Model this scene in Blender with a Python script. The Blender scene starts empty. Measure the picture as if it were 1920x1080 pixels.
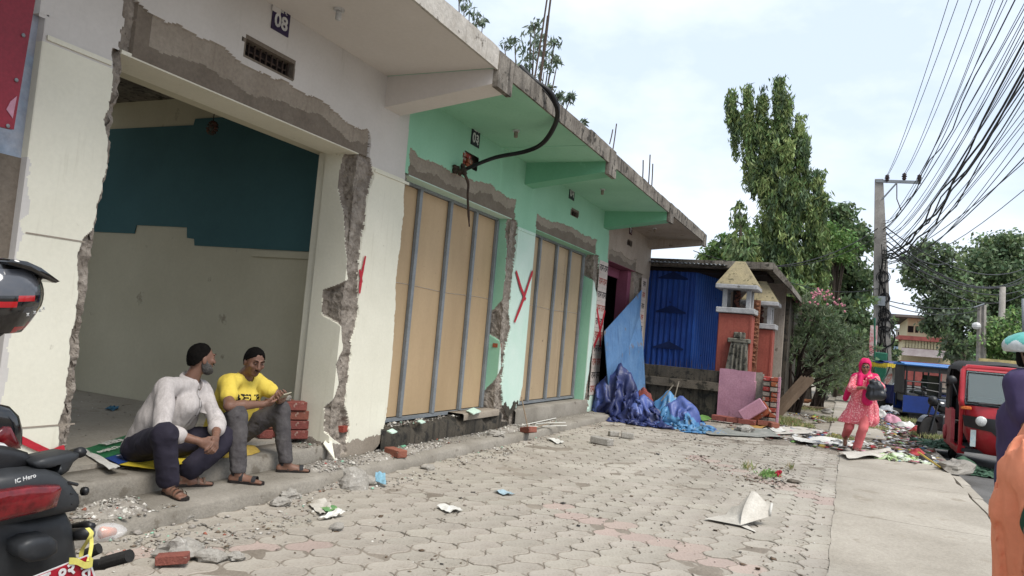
import bpy, math, random
import numpy as np
from mathutils import Vector, Matrix, Euler
random.seed(7); RNG = np.random.default_rng(11)
SC = bpy.context.scene
COL = SC.collection
R = math.radians
# ---------------------------------------------------------------- camera
FPX = 1400.0
CAM = np.array([0.0, 0.0, 1.5])
_d1 = np.array([1592-960.0, -(680-540.0), -FPX]); _d1 /= np.linalg.norm(_d1)
_h = np.array([1, -.088, 0.0]); _up = np.cross(_d1, _h); _up /= np.linalg.norm(_up)
if _up[1] < 0: _up = -_up
ROT = np.stack([_d1, np.cross(_up, _d1), _up])
cd = bpy.data.cameras.new('camera'); cam = bpy.data.objects.new('camera', cd); COL.objects.link(cam)
cd.sensor_width = 36; cd.lens = FPX/1920*36; cd.clip_start = .05; cd.clip_end = 2000
_m = Matrix([list(r) for r in ROT]).to_4x4(); _m.translation = Vector(CAM); cam.matrix_world = _m
SC.camera = cam
# ---------------------------------------------------------------- world, sun, exposure
SUN_EL, SUN_AZ = R(58), R(-118)      # azimuth of the sun, measured from +X towards +Y
w = bpy.data.worlds.new('World'); SC.world = w; w.use_nodes = True
nt = w.node_tree; nt.nodes.clear()
def wn(t): return nt.nodes.new(t)
out = wn('ShaderNodeOutputWorld'); bg = wn('ShaderNodeBackground'); sky = wn('ShaderNodeTexSky')
sky.sky_type = 'NISHITA'; sky.sun_disc = False; sky.sun_elevation = SUN_EL; sky.sun_rotation = R(90)-SUN_AZ
sky.air_density = 1.0; sky.dust_density = 2.5; sky.altitude = 100
tc = wn('ShaderNodeTexCoord'); mp = wn('ShaderNodeMapping'); mp.inputs['Scale'].default_value = (1, 1, 2.2)
mp.inputs['Location'].default_value = (.35, .2, .1)
n1 = wn('ShaderNodeTexNoise'); n1.inputs['Scale'].default_value = 2.1; n1.inputs['Detail'].default_value = 7; n1.inputs['Roughness'].default_value = .55
rp = wn('ShaderNodeValToRGB'); rp.color_ramp.elements[0].position = .40; rp.color_ramp.elements[0].color = (.72, .72, .72, 1)
rp.color_ramp.elements[1].position = .62; rp.color_ramp.elements[1].color = (.97, .97, .97, 1)
mx = wn('ShaderNodeMixRGB'); mx.inputs['Color2'].default_value = (3.8, 4.35, 5.15, 1)
nt.links.new(tc.outputs['Generated'], mp.inputs['Vector']); nt.links.new(mp.outputs[0], n1.inputs['Vector'])
nt.links.new(n1.outputs['Fac'], rp.inputs[0]); nt.links.new(rp.outputs[0], mx.inputs['Fac'])
nt.links.new(sky.outputs[0], mx.inputs['Color1']); mx.inputs['Fac'].default_value = .85
for l_ in list(mx.inputs['Fac'].links): nt.links.remove(l_)
mc = wn('ShaderNodeMixRGB'); mc.inputs['Color2'].default_value = (5.2, 5.5, 6.0, 1); rp.color_ramp.elements[0].color = (0, 0, 0, 1); rp.color_ramp.elements[1].color = (1, 1, 1, 1)
nt.links.new(rp.outputs[0], mc.inputs['Fac']); nt.links.new(mx.outputs[0], mc.inputs['Color1']); nt.links.new(mc.outputs[0], bg.inputs[0])
bg.inputs['Strength'].default_value = .12; nt.links.new(bg.outputs[0], out.inputs[0])
sl = bpy.data.lights.new('sun', 'SUN'); sl.energy = 2.1; sl.angle = R(30); sl.color = (1, .96, .9)
so = bpy.data.objects.new('sun', sl); COL.objects.link(so)
sd = Vector((math.cos(SUN_EL)*math.cos(SUN_AZ), math.cos(SUN_EL)*math.sin(SUN_AZ), math.sin(SUN_EL)))
so.rotation_euler = sd.to_track_quat('Z', 'Y').to_euler(); so.location = (0, -5, 12)
SC.view_settings.view_transform = 'Standard'; SC.view_settings.look = 'None'
SC.view_settings.gamma = 1; SC.view_settings.exposure = .93
# ---------------------------------------------------------------- pixel -> place helpers (1920x1080 photo)
def ray(px, py): return ROT @ np.array([px-960, -(py-540), -FPX])
def Xp(px, py, x): d = ray(px, py); return CAM + d*(x/d[0])
def Yp(px, py, y): d = ray(px, py); return CAM + d*(y/d[1])
def Gp(px, py, z=0.0): d = ray(px, py); return CAM + d*((z-CAM[2])/d[2])
# ---------------------------------------------------------------- noise
_T = RNG.random((64, 64, 64))
def vnoise(p):
    p = np.asarray(p, float); i = np.floor(p).astype(int); f = p-i; f = f*f*(3-2*f)
    r = 0
    for a in (0, 1):
        for b in (0, 1):
            for c in (0, 1):
                wt = (f[..., 0] if a else 1-f[..., 0])*(f[..., 1] if b else 1-f[..., 1])*(f[..., 2] if c else 1-f[..., 2])
                r = r + wt*_T[(i[..., 0]+a) & 63, (i[..., 1]+b) & 63, (i[..., 2]+c) & 63]
    return r*2-1
def fbm(p, o=4):
    p = np.asarray(p, float); s = 0; a = .5
    for k in range(o): s = s + a*vnoise(p*(2**k)+k*7.3); a *= .5
    return s
def n3(x, y, z, o=4): return float(fbm(np.array([[x, y, z]]), o)[0])
# ---------------------------------------------------------------- materials
def lin(c, sat=.84):
    g_ = .3*c[0]+.59*c[1]+.11*c[2]; c = [g_+(v-g_)*sat for v in c[:3]]
    return tuple(((v/255)/12.92 if v/255 <= .04045 else ((v/255+.055)/1.055)**2.4) for v in c[:3])+(1,)
MATS = {}
def M(name, c1, c2=None, s=4.0, rough=.85, bump=.15, bs=70.0, spots=None, sp_s=14.0, sp_t=.64, streak=None, st_t=.5, metal=0.0,
      stretch=None, rnd=0.0, island=False, trans=0.0, spec=.3, det=6, coat=0.0, alpha=1.0, subs=0.0, fine=.10):
    m = bpy.data.materials.new(name); m.use_nodes = True; t = m.node_tree; N = t.nodes; L = t.links
    b = N['Principled BSDF']; b.inputs['Roughness'].default_value = rough; b.inputs['Metallic'].default_value = metal
    b.inputs['Specular IOR Level'].default_value = spec
    if trans: b.inputs['Transmission Weight'].default_value = trans
    if coat: b.inputs['Coat Weight'].default_value = coat; b.inputs['Coat Roughness'].default_value = .08
    if alpha < 1: b.inputs['Alpha'].default_value = alpha
    tcn = N.new('ShaderNodeTexCoord'); vec = tcn.outputs['Object']
    if stretch:
        mpn = N.new('ShaderNodeMapping'); mpn.inputs['Scale'].default_value = stretch; L.new(vec, mpn.inputs[0]); v1 = mpn.outputs[0]
    else: v1 = vec
    def noise(sc, det=5, v=vec, r=.6):
        n = N.new('ShaderNodeTexNoise'); n.inputs['Scale'].default_value = sc; n.inputs['Detail'].default_value = det
        n.inputs['Roughness'].default_value = r; L.new(v, n.inputs['Vector']); return n.outputs['Fac']
    def ramp(f, a, bb):
        r = N.new('ShaderNodeMapRange'); r.inputs['From Min'].default_value = a; r.inputs['From Max'].default_value = bb
        r.clamp = True; L.new(f, r.inputs['Value']); return r.outputs[0]
    def mix(f, a, bb, mode='MIX'):
        x = N.new('ShaderNodeMixRGB'); x.blend_type = mode
        for i, q in ((0, f), (1, a), (2, bb)):
            if hasattr(q, 'links'): L.new(q, x.inputs[i])
            else: x.inputs[i].default_value = q
        return x.outputs[0]
    c2 = c2 or tuple(max(0, v*.82) for v in c1)
    col = mix(ramp(noise(s, det, v1), .35, .65), lin(c1), lin(c2))
    if fine:
        col = mix(ramp(noise(bs*.8, 3), .3, .7), col, mix(1.0, col, (1-fine*2.2,)*3+(1,), 'MULTIPLY'))
    if spots: col = mix(ramp(noise(sp_s, 5), sp_t, sp_t+.06), col, lin(spots))
    if streak:
        mpn = N.new('ShaderNodeMapping'); mpn.inputs['Scale'].default_value = (9, 9, .7); L.new(vec, mpn.inputs[0])
        col = mix(ramp(noise(1.6, 5, mpn.outputs[0]), st_t, st_t+.22), col, lin(streak))
    if rnd:
        if island: src = N.new('ShaderNodeNewGeometry').outputs['Random Per Island']
        else: src = N.new('ShaderNodeObjectInfo').outputs['Random']
        hs = N.new('ShaderNodeHueSaturation'); mr = N.new('ShaderNodeMapRange')
        mr.inputs['To Min'].default_value = 1-rnd; mr.inputs['To Max'].default_value = 1+rnd; L.new(src, mr.inputs['Value'])
        L.new(mr.outputs[0], hs.inputs['Value']); L.new(col, hs.inputs['Color'])
        mr2 = N.new('ShaderNodeMapRange'); mr2.inputs['To Min'].default_value = .5+.02*rnd/.3; mr2.inputs['To Max'].default_value = .5-.03*rnd/.3
        ml = N.new('ShaderNodeMath'); ml.operation = 'MULTIPLY'; ml.inputs[1].default_value = 7.13; L.new(src, ml.inputs[0])
        fr = N.new('ShaderNodeMath'); fr.operation = 'FRACT'; L.new(ml.outputs[0], fr.inputs[0])
        L.new(fr.outputs[0], mr2.inputs['Value']); L.new(mr2.outputs[0], hs.inputs['Hue']); col = hs.outputs[0]
    L.new(col, b.inputs['Base Color'])
    if subs:
        b.inputs['Subsurface Weight'].default_value = subs; b.inputs['Subsurface Radius'].default_value = (.02, .008, .004)
        b.inputs['Subsurface Scale'].default_value = .3
    if bump:
        bn = N.new('ShaderNodeBump'); bn.inputs['Strength'].default_value = min(1, bump*2); bn.inputs['Distance'].default_value = .01
        L.new(noise(bs, 6), bn.inputs['Height']); L.new(bn.outputs[0], b.inputs['Normal'])
    MATS[name] = m; return m
def leafmat(name, c1, c2, rnd=.35):
    m = M(name, c1, c2, s=.8, rough=.55, bump=0, rnd=rnd, island=True, spec=.35, fine=0)
    t = m.node_tree; b = t.nodes['Principled BSDF']; o = t.nodes['Material Output']
    tr = t.nodes.new('ShaderNodeBsdfTranslucent'); ms = t.nodes.new('ShaderNodeMixShader'); ms.inputs[0].default_value = .28
    src = b.inputs['Base Color'].links[0].from_socket; t.links.new(src, tr.inputs[0])
    t.links.new(b.outputs[0], ms.inputs[1]); t.links.new(tr.outputs[0], ms.inputs[2]); t.links.new(ms.outputs[0], o.inputs[0])
    return m
# ---------------------------------------------------------------- objects
def root(name, label, cat, loc=(0, 0, 0), rz=0, group=None):
    o = bpy.data.objects.new(name, None); COL.objects.link(o); o.location = Vector([float(v) for v in loc]); o.rotation_euler = (0, 0, rz)
    o.empty_display_size = .1; o['label'] = label; o['category'] = cat
    if group: o['group'] = group
    return o
def tag(o, label=None, cat=None, group=None, kind=None):
    for k, v in (('label', label), ('category', cat), ('group', group), ('kind', kind)):
        if v: o[k] = v
    return o
def world_of(o):
    m = Matrix.LocRotScale(o.location, o.rotation_euler, o.scale)
    return world_of(o.parent) @ m if o.parent else m
class MB:
    def __init__(s): s.v = []; s.f = []; s.m = []; s.base = None
    def add(s, vs, fs, mi=0):
        n = len(s.v); s.v += [tuple(float(q) for q in v) for v in vs]; s.f += [tuple(i+n for i in f) for f in fs]
        s.m += [mi]*len(fs) if isinstance(mi, int) else list(mi); return s
    def box(s, a, b, mi=0, ch=0.0):
        x0, y0, z0 = a; x1, y1, z1 = b
        x0, x1 = min(x0, x1), max(x0, x1); y0, y1 = min(y0, y1), max(y0, y1); z0, z1 = min(z0, z1), max(z0, z1)
        if ch:
            c = ch; vs = []; 
            for z, k in ((z0, c), (z0+c, 0), (z1-c, 0), (z1, c)):
                vs += [(x0+c+0, y0+k, z), (x1-c, y0+k, z), (x1-k, y0+c, z), (x1-k, y1-c, z), (x1-c, y1-k, z), (x0+c, y1-k, z), (x0+k, y1-c, z), (x0+k, y0+c, z)]
            fs = [tuple(reversed(range(8)))]+[tuple(range(24, 32))]
            for r in range(3):
                for i in range(8): j = (i+1) % 8; fs.append((r*8+i, r*8+j, r*8+8+j, r*8+8+i))
            return s.add(vs, fs, mi)
        return s.add([(x0, y0, z0), (x1, y0, z0), (x1, y1, z0), (x0, y1, z0), (x0, y0, z1), (x1, y0, z1), (x1, y1, z1), (x0, y1, z1)],
                     [(0, 3, 2, 1), (4, 5, 6, 7), (0, 1, 5, 4), (1, 2, 6, 5), (2, 3, 7, 6), (3, 0, 4, 7)], mi)
    def hexa(s, bot, top, mi=0):          # bot/top: 4 points each
        return s.add(list(bot)+list(top), [(0, 3, 2, 1), (4, 5, 6, 7), (0, 1, 5, 4), (1, 2, 6, 5), (2, 3, 7, 6), (3, 0, 4, 7)], mi)
    def obox(s, c, ax, ay, az, mi=0):     # centre and three half-axis vectors
        c, ax, ay, az = [np.array(q, float) for q in (c, ax, ay, az)]
        b = [c-ax-ay-az, c+ax-ay-az, c+ax+ay-az, c-ax+ay-az]; return s.hexa(b, [q+2*az for q in b], mi)
    def prism(s, poly, h, mi=0, axis='z'):  # poly list of (a,b) extruded; h=(h0,h1)
        n = len(poly)
        def P(a, b, c): return {'z': (a, b, c), 'y': (a, c, b), 'x': (c, a, b)}[axis]
        vs = [P(a, b, h[0]) for a, b in poly]+[P(a, b, h[1]) for a, b in poly]
        return s.add(vs, [tuple(reversed(range(n))), tuple(range(n, 2*n))]+[(i, (i+1) % n, n+(i+1) % n, n+i) for i in range(n)], mi)
    def tube(s, pts, r, n=8, mi=0, cap=True, flat=1.0):
        pts = [np.array(p, float) for p in pts]; k = len(pts); rs = r if hasattr(r, '__len__') else [r]*k
        vs = []; u = None
        for i, p in enumerate(pts):
            d = pts[min(i+1, k-1)]-pts[max(i-1, 0)]; d = d/(np.linalg.norm(d)+1e-9)
            if u is None: u = np.cross(d, [0, 0, 1.0]); u = u if np.linalg.norm(u) > .05 else np.cross(d, [0, 1.0, 0])
            u = u-d*np.dot(u, d); u /= np.linalg.norm(u)+1e-9; v = np.cross(d, u)
            for j in range(n): a = 2*math.pi*j/n; vs.append(p+rs[i]*(math.cos(a)*u+math.sin(a)*flat*v))
        fs = [(i*n+j, i*n+(j+1) % n, (i+1)*n+(j+1) % n, (i+1)*n+j) for i in range(k-1) for j in range(n)]
        if cap: fs += [tuple(reversed(range(n))), tuple(range((k-1)*n, k*n))]
        return s.add(vs, fs, mi)
    def lathe(s, prof, c=(0, 0, 0), n=16, mi=0, axis=(0, 0, 1)):   # prof: list of (r,h)
        q = Vector(axis).to_track_quat('Z', 'Y').to_matrix(); c = Vector([float(t) for t in c]); vs = []
        for r, h in prof:
            for j in range(n): a = 2*math.pi*j/n; vs.append(c+q@Vector((r*math.cos(a), r*math.sin(a), h)))
        fs = [(i*n+j, i*n+(j+1) % n, (i+1)*n+(j+1) % n, (i+1)*n+j) for i in range(len(prof)-1) for j in range(n)]
        fs += [tuple(reversed(range(n))), tuple(range((len(prof)-1)*n, len(prof)*n))]
        return s.add(vs, fs, mi)
    def ball(s, c, r, n=10, mi=0, jit=0.0, seed=0):
        rx, ry, rz = r if hasattr(r, '__len__') else (r, r, r); vs = []; k = n//2+1
        for i in range(k+1):
            th = math.pi*i/k
            for j in range(n):
                a = 2*math.pi*j/n; d = np.array([math.sin(th)*math.cos(a), math.sin(th)*math.sin(a), math.cos(th)])
                q = 1+(jit*n3(*(d*1.7+seed*3.1), 3)*2 if jit else 0); vs.append((c[0]+rx*d[0]*q, c[1]+ry*d[1]*q, c[2]+rz*d[2]*q))
        fs = [(i*n+j, (i+1)*n+j, (i+1)*n+(j+1) % n, i*n+(j+1) % n) for i in range(k) for j in range(n)]
        return s.add(vs, fs, mi)
    def grid(s, P, mi=0, closed=False, keep=None):   # P: array [a,b,3]
        a, b = P.shape[:2]; vs = P.reshape(-1, 3); fs = []; ms = []
        for i in range(a-1):
            for j in range(b-1 if not closed else b):
                if keep is not None and not keep[i, j]: continue
                fs.append((i*b+j, (i+1)*b+j, (i+1)*b+(j+1) % b, i*b+(j+1) % b)); ms.append(mi if isinstance(mi, int) else int(mi[i, j]))
        return s.add(vs, fs, ms)
    def mesh(s, name, mats, smooth=False, inv=None):
        me = bpy.data.meshes.new(name)
        vs = s.v if inv is None else [tuple(inv @ Vector(v)) for v in s.v]
        me.from_pydata(vs, [], s.f)
        for m in (mats if isinstance(mats, (list, tuple)) else [mats]): me.materials.append(m)
        if any(s.m): me.polygons.foreach_set('material_index', s.m)
        if smooth: me.polygons.foreach_set('use_smooth', [True]*len(me.polygons))
        me.update(); return me
    def build(s, name, mats, parent=None, smooth=False, kind=None, label=None, cat=None, group=None):
        """verts are given in world space; an unparented mesh gets its origin at its own base"""
        if parent is None:
            a = np.array(s.v); c = Vector(((a[:, 0].min()+a[:, 0].max())/2, (a[:, 1].min()+a[:, 1].max())/2, a[:, 2].min()))
            inv = Matrix.Translation(-c)
        else: inv = world_of(parent).inverted(); c = None
        if kind == 'structure': inv = None; c = None
        o = bpy.data.objects.new(name, s.mesh(name, mats, smooth, inv)); COL.objects.link(o)
        if parent is not None: o.parent = parent
        if c is not None: o.location = c
        return tag(o, label, cat, group, kind)
def np_mesh(name, V, F, mats, mi=None, smooth=False):
    me = bpy.data.meshes.new(name); F = np.asarray(F, np.int32); V = np.asarray(V, np.float32); k = F.shape[1]
    me.vertices.add(len(V)); me.vertices.foreach_set('co', V.ravel())
    me.loops.add(F.size); me.loops.foreach_set('vertex_index', F.ravel())
    me.polygons.add(len(F)); me.polygons.foreach_set('loop_start', np.arange(0, F.size, k, dtype=np.int32))
    for m in (mats if isinstance(mats, (list, tuple)) else [mats]): me.materials.append(m)
    if mi is not None: me.polygons.foreach_set('material_index', np.asarray(mi, np.int32))
    if smooth: me.polygons.foreach_set('use_smooth', np.ones(len(F), bool))
    me.update(calc_edges=True); me.validate(); return me
def np_obj(name, V, F, mats, parent=None, mi=None, smooth=False, **kw):
    V = np.asarray(V, float)
    if parent is not None: c = np.array(world_of(parent).translation)
    elif kw.get('kind') == 'structure': c = np.zeros(3)
    else: c = np.array([(V[:, 0].min()+V[:, 0].max())/2, (V[:, 1].min()+V[:, 1].max())/2, V[:, 2].min()])
    o = bpy.data.objects.new(name, np_mesh(name, V-c, F, mats, mi, smooth)); COL.objects.link(o)
    if parent is not None: o.parent = parent
    else: o.location = Vector(c)
    return tag(o, kw.get('label'), kw.get('cat'), kw.get('group'), kw.get('kind'))
def copy_tree(o, parent=None, **props):
    c = o.copy(); COL.objects.link(c); c.parent = parent
    for ch in list(o.children): copy_tree(ch, c)
    for k, v in props.items(): c[k] = v
    return c
def text_part(name, body, size, pos, xdir, ydir, mat, parent=None, ext=.0015, bold=0.0, align='CENTER'):
    cu = bpy.data.curves.new('tmp', 'FONT'); cu.body = body; cu.size = size; cu.extrude = ext; cu.offset = bold
    cu.align_x = align; cu.align_y = 'CENTER'; cu.resolution_u = 3
    to = bpy.data.objects.new('tmp', cu); COL.objects.link(to); dg = bpy.context.evaluated_depsgraph_get(); dg.update()
    me = bpy.data.meshes.new_from_object(to.evaluated_get(dg)); bpy.data.objects.remove(to); bpy.data.curves.remove(cu)
    x = Vector([float(q) for q in xdir]).normalized(); y = Vector([float(q) for q in ydir]); y = (y-x*y.dot(x)).normalized(); z = x.cross(y)
    m = Matrix((x, y, z)).transposed().to_4x4(); m.translation = Vector([float(q) for q in pos])
    if parent is not None: m = world_of(parent).inverted() @ m
    me.transform(m); me.name = name; me.materials.clear(); me.materials.append(mat)
    o = bpy.data.objects.new(name, me); COL.objects.link(o)
    if parent is not None: o.parent = parent
    return o
# ---------------------------------------------------------------- shared materials
m_soil = M('soil', (112, 100, 86), (140, 128, 112), s=1.2, bump=.5, bs=35, spots=(84, 74, 62), sp_s=5)
m_paver = M('paver_grey', (174, 166, 152), (154, 145, 131), s=1.1, rough=.9, bump=.35, bs=60, spots=(125, 114, 100), sp_s=6, sp_t=.62, rnd=.07)
m_paver_i = M('paver_grey_far', (174, 166, 152), (154, 145, 131), s=1.1, rough=.9, bump=.35, bs=60, spots=(125, 114, 100), sp_s=6, sp_t=.62, rnd=.07, island=True)
m_paver_r = M('paver_red', (178, 157, 145), (166, 148, 136), s=1.3, rough=.9, bump=.35, bs=60, rnd=.06)
m_conc = M('path_concrete', (174, 165, 150), (152, 143, 128), s=.9, rough=.92, bump=.35, bs=50, spots=(142, 132, 116), sp_s=2.2, sp_t=.60, det=8)
m_step = M('step_cement', (152, 145, 133), (128, 121, 109), s=1.6, rough=.9, bump=.3, bs=60, spots=(106, 98, 86), sp_s=4, sp_t=.6)
m_road = M('road_tar', (108, 106, 103), (88, 86, 83), s=1.5, bump=.6, bs=120, spots=(132, 126, 116), sp_s=2)
m_white = M('white_paint', (205, 200, 194), (192, 187, 180), s=.9, bump=.08, bs=40, streak=(176, 170, 160), st_t=.62, fine=.025)
m_soffitw = M('soffit_white', (212, 205, 198), (203, 196, 188), s=.6, bump=.06, bs=30, fine=.025)
m_cream = M('cream_paint', (224, 220, 200), (214, 210, 189), s=1.2, bump=.07, bs=40, streak=(196, 190, 168), st_t=.6, spots=(168, 160, 138), sp_s=11, sp_t=.70, fine=.025)
m_mint = M('mint_paint', (146, 202, 170), (134, 192, 158), s=.9, bump=.08, bs=40, streak=(110, 160, 128), st_t=.62, fine=.025)
m_mintd = M('mint_dark', (116, 184, 146), (102, 170, 132), s=1.2, bump=.08, bs=40, spots=(112, 178, 140), sp_s=5, sp_t=.58, fine=.025)
m_mintp = M('mint_pale', (186, 218, 200), (200, 222, 208), s=1.5, bump=.08, bs=40, streak=(160, 200, 176), st_t=.58, spots=(128, 132, 112), sp_s=9, sp_t=.7, fine=.025)
m_dirty = M('dirty_cream_paint', (178, 164, 148), (160, 146, 130), s=1.6, bump=.12, bs=40, spots=(112, 98, 84), sp_s=5, sp_t=.64, streak=(138, 122, 106), st_t=.55)
m_bare = M('bare_plaster', (158, 146, 130), (144, 131, 115), s=2.2, bump=.25, bs=50, streak=(122, 108, 92), st_t=.6)
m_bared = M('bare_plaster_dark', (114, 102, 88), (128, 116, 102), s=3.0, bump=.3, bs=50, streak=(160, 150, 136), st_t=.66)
m_rub = M('broken_masonry', (160, 149, 136), (126, 115, 103), s=9, rough=.95, bump=.9, bs=45, spots=(82, 72, 64), sp_s=20, sp_t=.62)
m_slab = M('weathered_slab', (140, 132, 120), (98, 90, 80), s=3.5, bump=.4, bs=35, spots=(58, 54, 46), sp_s=8, sp_t=.56, streak=(54, 48, 42), st_t=.5)
m_slabw = M('weathered_white_slab', (196, 190, 180), (168, 160, 148), s=3.0, bump=.3, bs=35, spots=(98, 90, 80), sp_s=7, sp_t=.62, streak=(124, 116, 104), st_t=.6)
m_ply = M('plywood', (186, 156, 116), (170, 141, 102), s=1.5, bump=.06, bs=30, stretch=(1, 1, .25), spots=(120, 98, 74), sp_s=11, sp_t=.69, rough=.6, fine=.025)
m_ply2 = M('scuffed_plywood', (184, 158, 122), (166, 142, 108), s=1.8, bump=.06, bs=30, stretch=(1, 1, .3), spots=(92, 72, 56), sp_s=13, sp_t=.66, streak=(120, 98, 74), st_t=.66, rough=.6, fine=.03)
m_steel = M('grey_steel', (136, 142, 146), (118, 124, 128), s=4, bump=.1, rough=.5, metal=.0, spots=(120, 98, 84), sp_s=14, sp_t=.68)
m_teal = M('teal_paint', (62, 106, 112), (56, 98, 104), s=1.2, bump=.05, bs=30, fine=.025)
m_roomc = M('room_cream_paint', (198, 192, 166), (188, 182, 156), s=1.1, bump=.05, bs=30, spots=(150, 140, 120), sp_s=3, sp_t=.66, fine=.025)
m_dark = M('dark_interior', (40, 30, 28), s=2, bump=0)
m_black = M('black_plastic', (26, 26, 28), (34, 34, 36), s=6, rough=.42, bump=.05, spec=.4)
m_blackg = M('black_gloss', (16, 16, 18), s=3, rough=.12, bump=0, spec=.6, coat=.6, fine=0)
m_rubber = M('rubber', (30, 29, 28), (42, 40, 38), s=8, rough=.85, bump=.2)
m_chrome = M('chrome', (190, 192, 195), s=4, rough=.2, bump=0, metal=1.0, fine=0)
m_whitep = M('white_plastic', (225, 225, 222), s=4, rough=.4, bump=0)
m_brick = M('red_brick', (150, 86, 68), (128, 70, 56), s=7, bump=.5, bs=60, spots=(170, 150, 132), sp_s=9, sp_t=.62, rnd=.16)
m_brickf = M('wall_brick', (176, 84, 54), (150, 66, 46), s=7, bump=.5, bs=60, spots=(160, 148, 134), sp_s=8, sp_t=.56, rnd=.2)
m_redspray = M('red_spray_paint', (206, 36, 52), (190, 30, 44), s=20, bump=0, rough=.6)
m_iron = M('rusty_iron', (86, 66, 54), (62, 50, 44), s=20, rough=.8, bump=.3)
m_cable = M('black_cable', (24, 23, 24), s=10, rough=.5, bump=0, fine=0)
m_purple = M('purple_plate', (52, 36, 84), s=3, rough=.4, bump=0)
m_navyp = M('dark_plate', (36, 32, 48), s=3, rough=.4, bump=0)
m_pink = M('pink_paint', (188, 134, 152), (176, 120, 140), s=1.6, bump=.15, bs=40, spots=(140, 96, 100), sp_s=5, sp_t=.64, streak=(160, 104, 120), st_t=.6)
m_mag = M('magenta_paint', (150, 78, 102), (134, 66, 90), s=2, bump=.1)
m_mort = M('mortar', (158, 148, 134), (136, 126, 112), s=8, bump=.6, bs=50)
m_grime = M('grimy_cement', (84, 76, 64), (58, 54, 46), s=3, bump=.5, bs=40, spots=(36, 34, 30), sp_s=6, sp_t=.55, streak=(30, 28, 25), st_t=.5)

# ---------------------------------------------------------------- ground
def quad(z, x0, x1, y0, y1): return MB().add([(x0, y0, z), (x1, y0, z), (x1, y1, z), (x0, y1, z)], [(0, 1, 2, 3)])
def relief_sheet(name, x0, x1, y0, y1, z, res, amp, mat, sc=1.0, kind='structure', edge=None):
    nx = int((x1-x0)/res)+2; ny = int((y1-y0)/res)+2
    X, Y = np.meshgrid(np.linspace(x0, x1, nx), np.linspace(y0, y1, ny), indexing='ij')
    if edge is not None: X, Y = edge(X, Y)
    Z = z+amp*fbm(np.stack([X*sc, Y*sc, X*0+z*9], -1), 4)
    b = MB(); b.grid(np.stack([X, Y, Z], -1)); return b.build(name, mat, None, True, kind)
ground = quad(-.16, -30, 500, -260, 260); ground.build('ground', m_soil, kind='structure')
relief_sheet('paver_bed', 1.2, 16.4, -.02, 4.2, -.0075, .07, .012, M('paver_dust', (150, 139, 124), (124, 113, 99), s=2, bump=.5, bs=50), 2.4)
relief_sheet('open_ground', 14.0, 75, -1.6, 16.5, -.030, .3, .05, M('dry_earth', (164, 154, 138), (140, 130, 113), s=1.3, bump=.6, bs=25, spots=(104, 98, 74), sp_s=1.5, sp_t=.6), 1.2)
quad(-.150, -8, 300, -11, -1.52).build('road', m_road, kind='structure')
# concrete footpath: slabs with joints between them
fp = [(.6, 3.1), (3.1, 5.7), (5.7, 8.3), (8.3, 10.9), (10.9, 13.9)]
fproot = root('footpath', 'long grey concrete footpath beside the road, strewn with rubbish further on', 'footpath'); fproot['kind'] = 'structure'
del fproot['category']; del fproot['label']
def slab_part(x0, x1, y0, y1, jag=0.0, z=.012):
    nx, ny = 26, 18; U, V = np.meshgrid(np.linspace(0, 1, nx), np.linspace(0, 1, ny), indexing='ij')
    X = x0+(x1-x0)*U; Y = y0+(y1-y0)*V
    X = X+jag*fbm(np.stack([X*3, Y*3, X*0], -1))*(U > .9)*1.0
    Y = Y+.05*fbm(np.stack([X*1.6, X*0, Y*0+3], -1))*((V < .04)*1.0)+.02*fbm(np.stack([X*5, X*0, Y*0], -1))*(V > .96)
    Z = z+.008*fbm(np.stack([X, Y, X*0], -1), 3)
    e = (U < .001) | (U > .999) | (V < .001) | (V > .999); Z = Z-.004*e
    b = MB(); b.grid(np.stack([X, Y, Z], -1))
    rim = [(i, 0) for i in range(nx)]+[(nx-1, j) for j in range(1, ny)]+[(i, ny-1) for i in range(nx-2, -1, -1)]+[(0, j) for j in range(ny-2, 0, -1)]
    n = len(rim); b.add([(X[i, j], Y[i, j], Z[i, j]) for i, j in rim]+[(X[i, j], Y[i, j], -.15) for i, j in rim], [(q, n+q, n+(q+1) % n, (q+1) % n) for q in range(n)])
    return b
for k, (a, c) in enumerate(fp): slab_part(a+.006, c-.006, -1.42, .06, .35 if k == 4 else 0).build('concrete_slab', m_conc, fproot, True)
for (a, c, y0, y1) in ((17.0, 20.2, -.75, .3), (20.22, 24, -.75, .32), (24.02, 30, -.8, .35), (30.02, 40, -.8, .4), (40.02, 70, -.9, .5)):
    slab_part(a, c, y0, y1, .1, .03).build('concrete_slab', m_conc, fproot, True)
# kerb stones
kr = root('kerb', 'k', 'k'); kr['kind'] = 'structure'; del kr['category']; del kr['label']
x = 1.0
while x < 60:
    L = 1.1; a = random.uniform(-.012, .012)
    if x < 12.2 or x > 15: MB().hexa([(x, -1.60+a, -.15), (x+L-.015, -1.60-a, -.15), (x+L-.015, -1.47-a, -.15), (x, -1.47+a, -.15)],
             [(x, -1.585+a, -.02), (x+L-.015, -1.585-a, -.025), (x+L-.015, -1.47-a, -.02), (x, -1.47+a, -.02)]).build('kerb_stone', m_conc, kr)
    x += L
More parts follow.
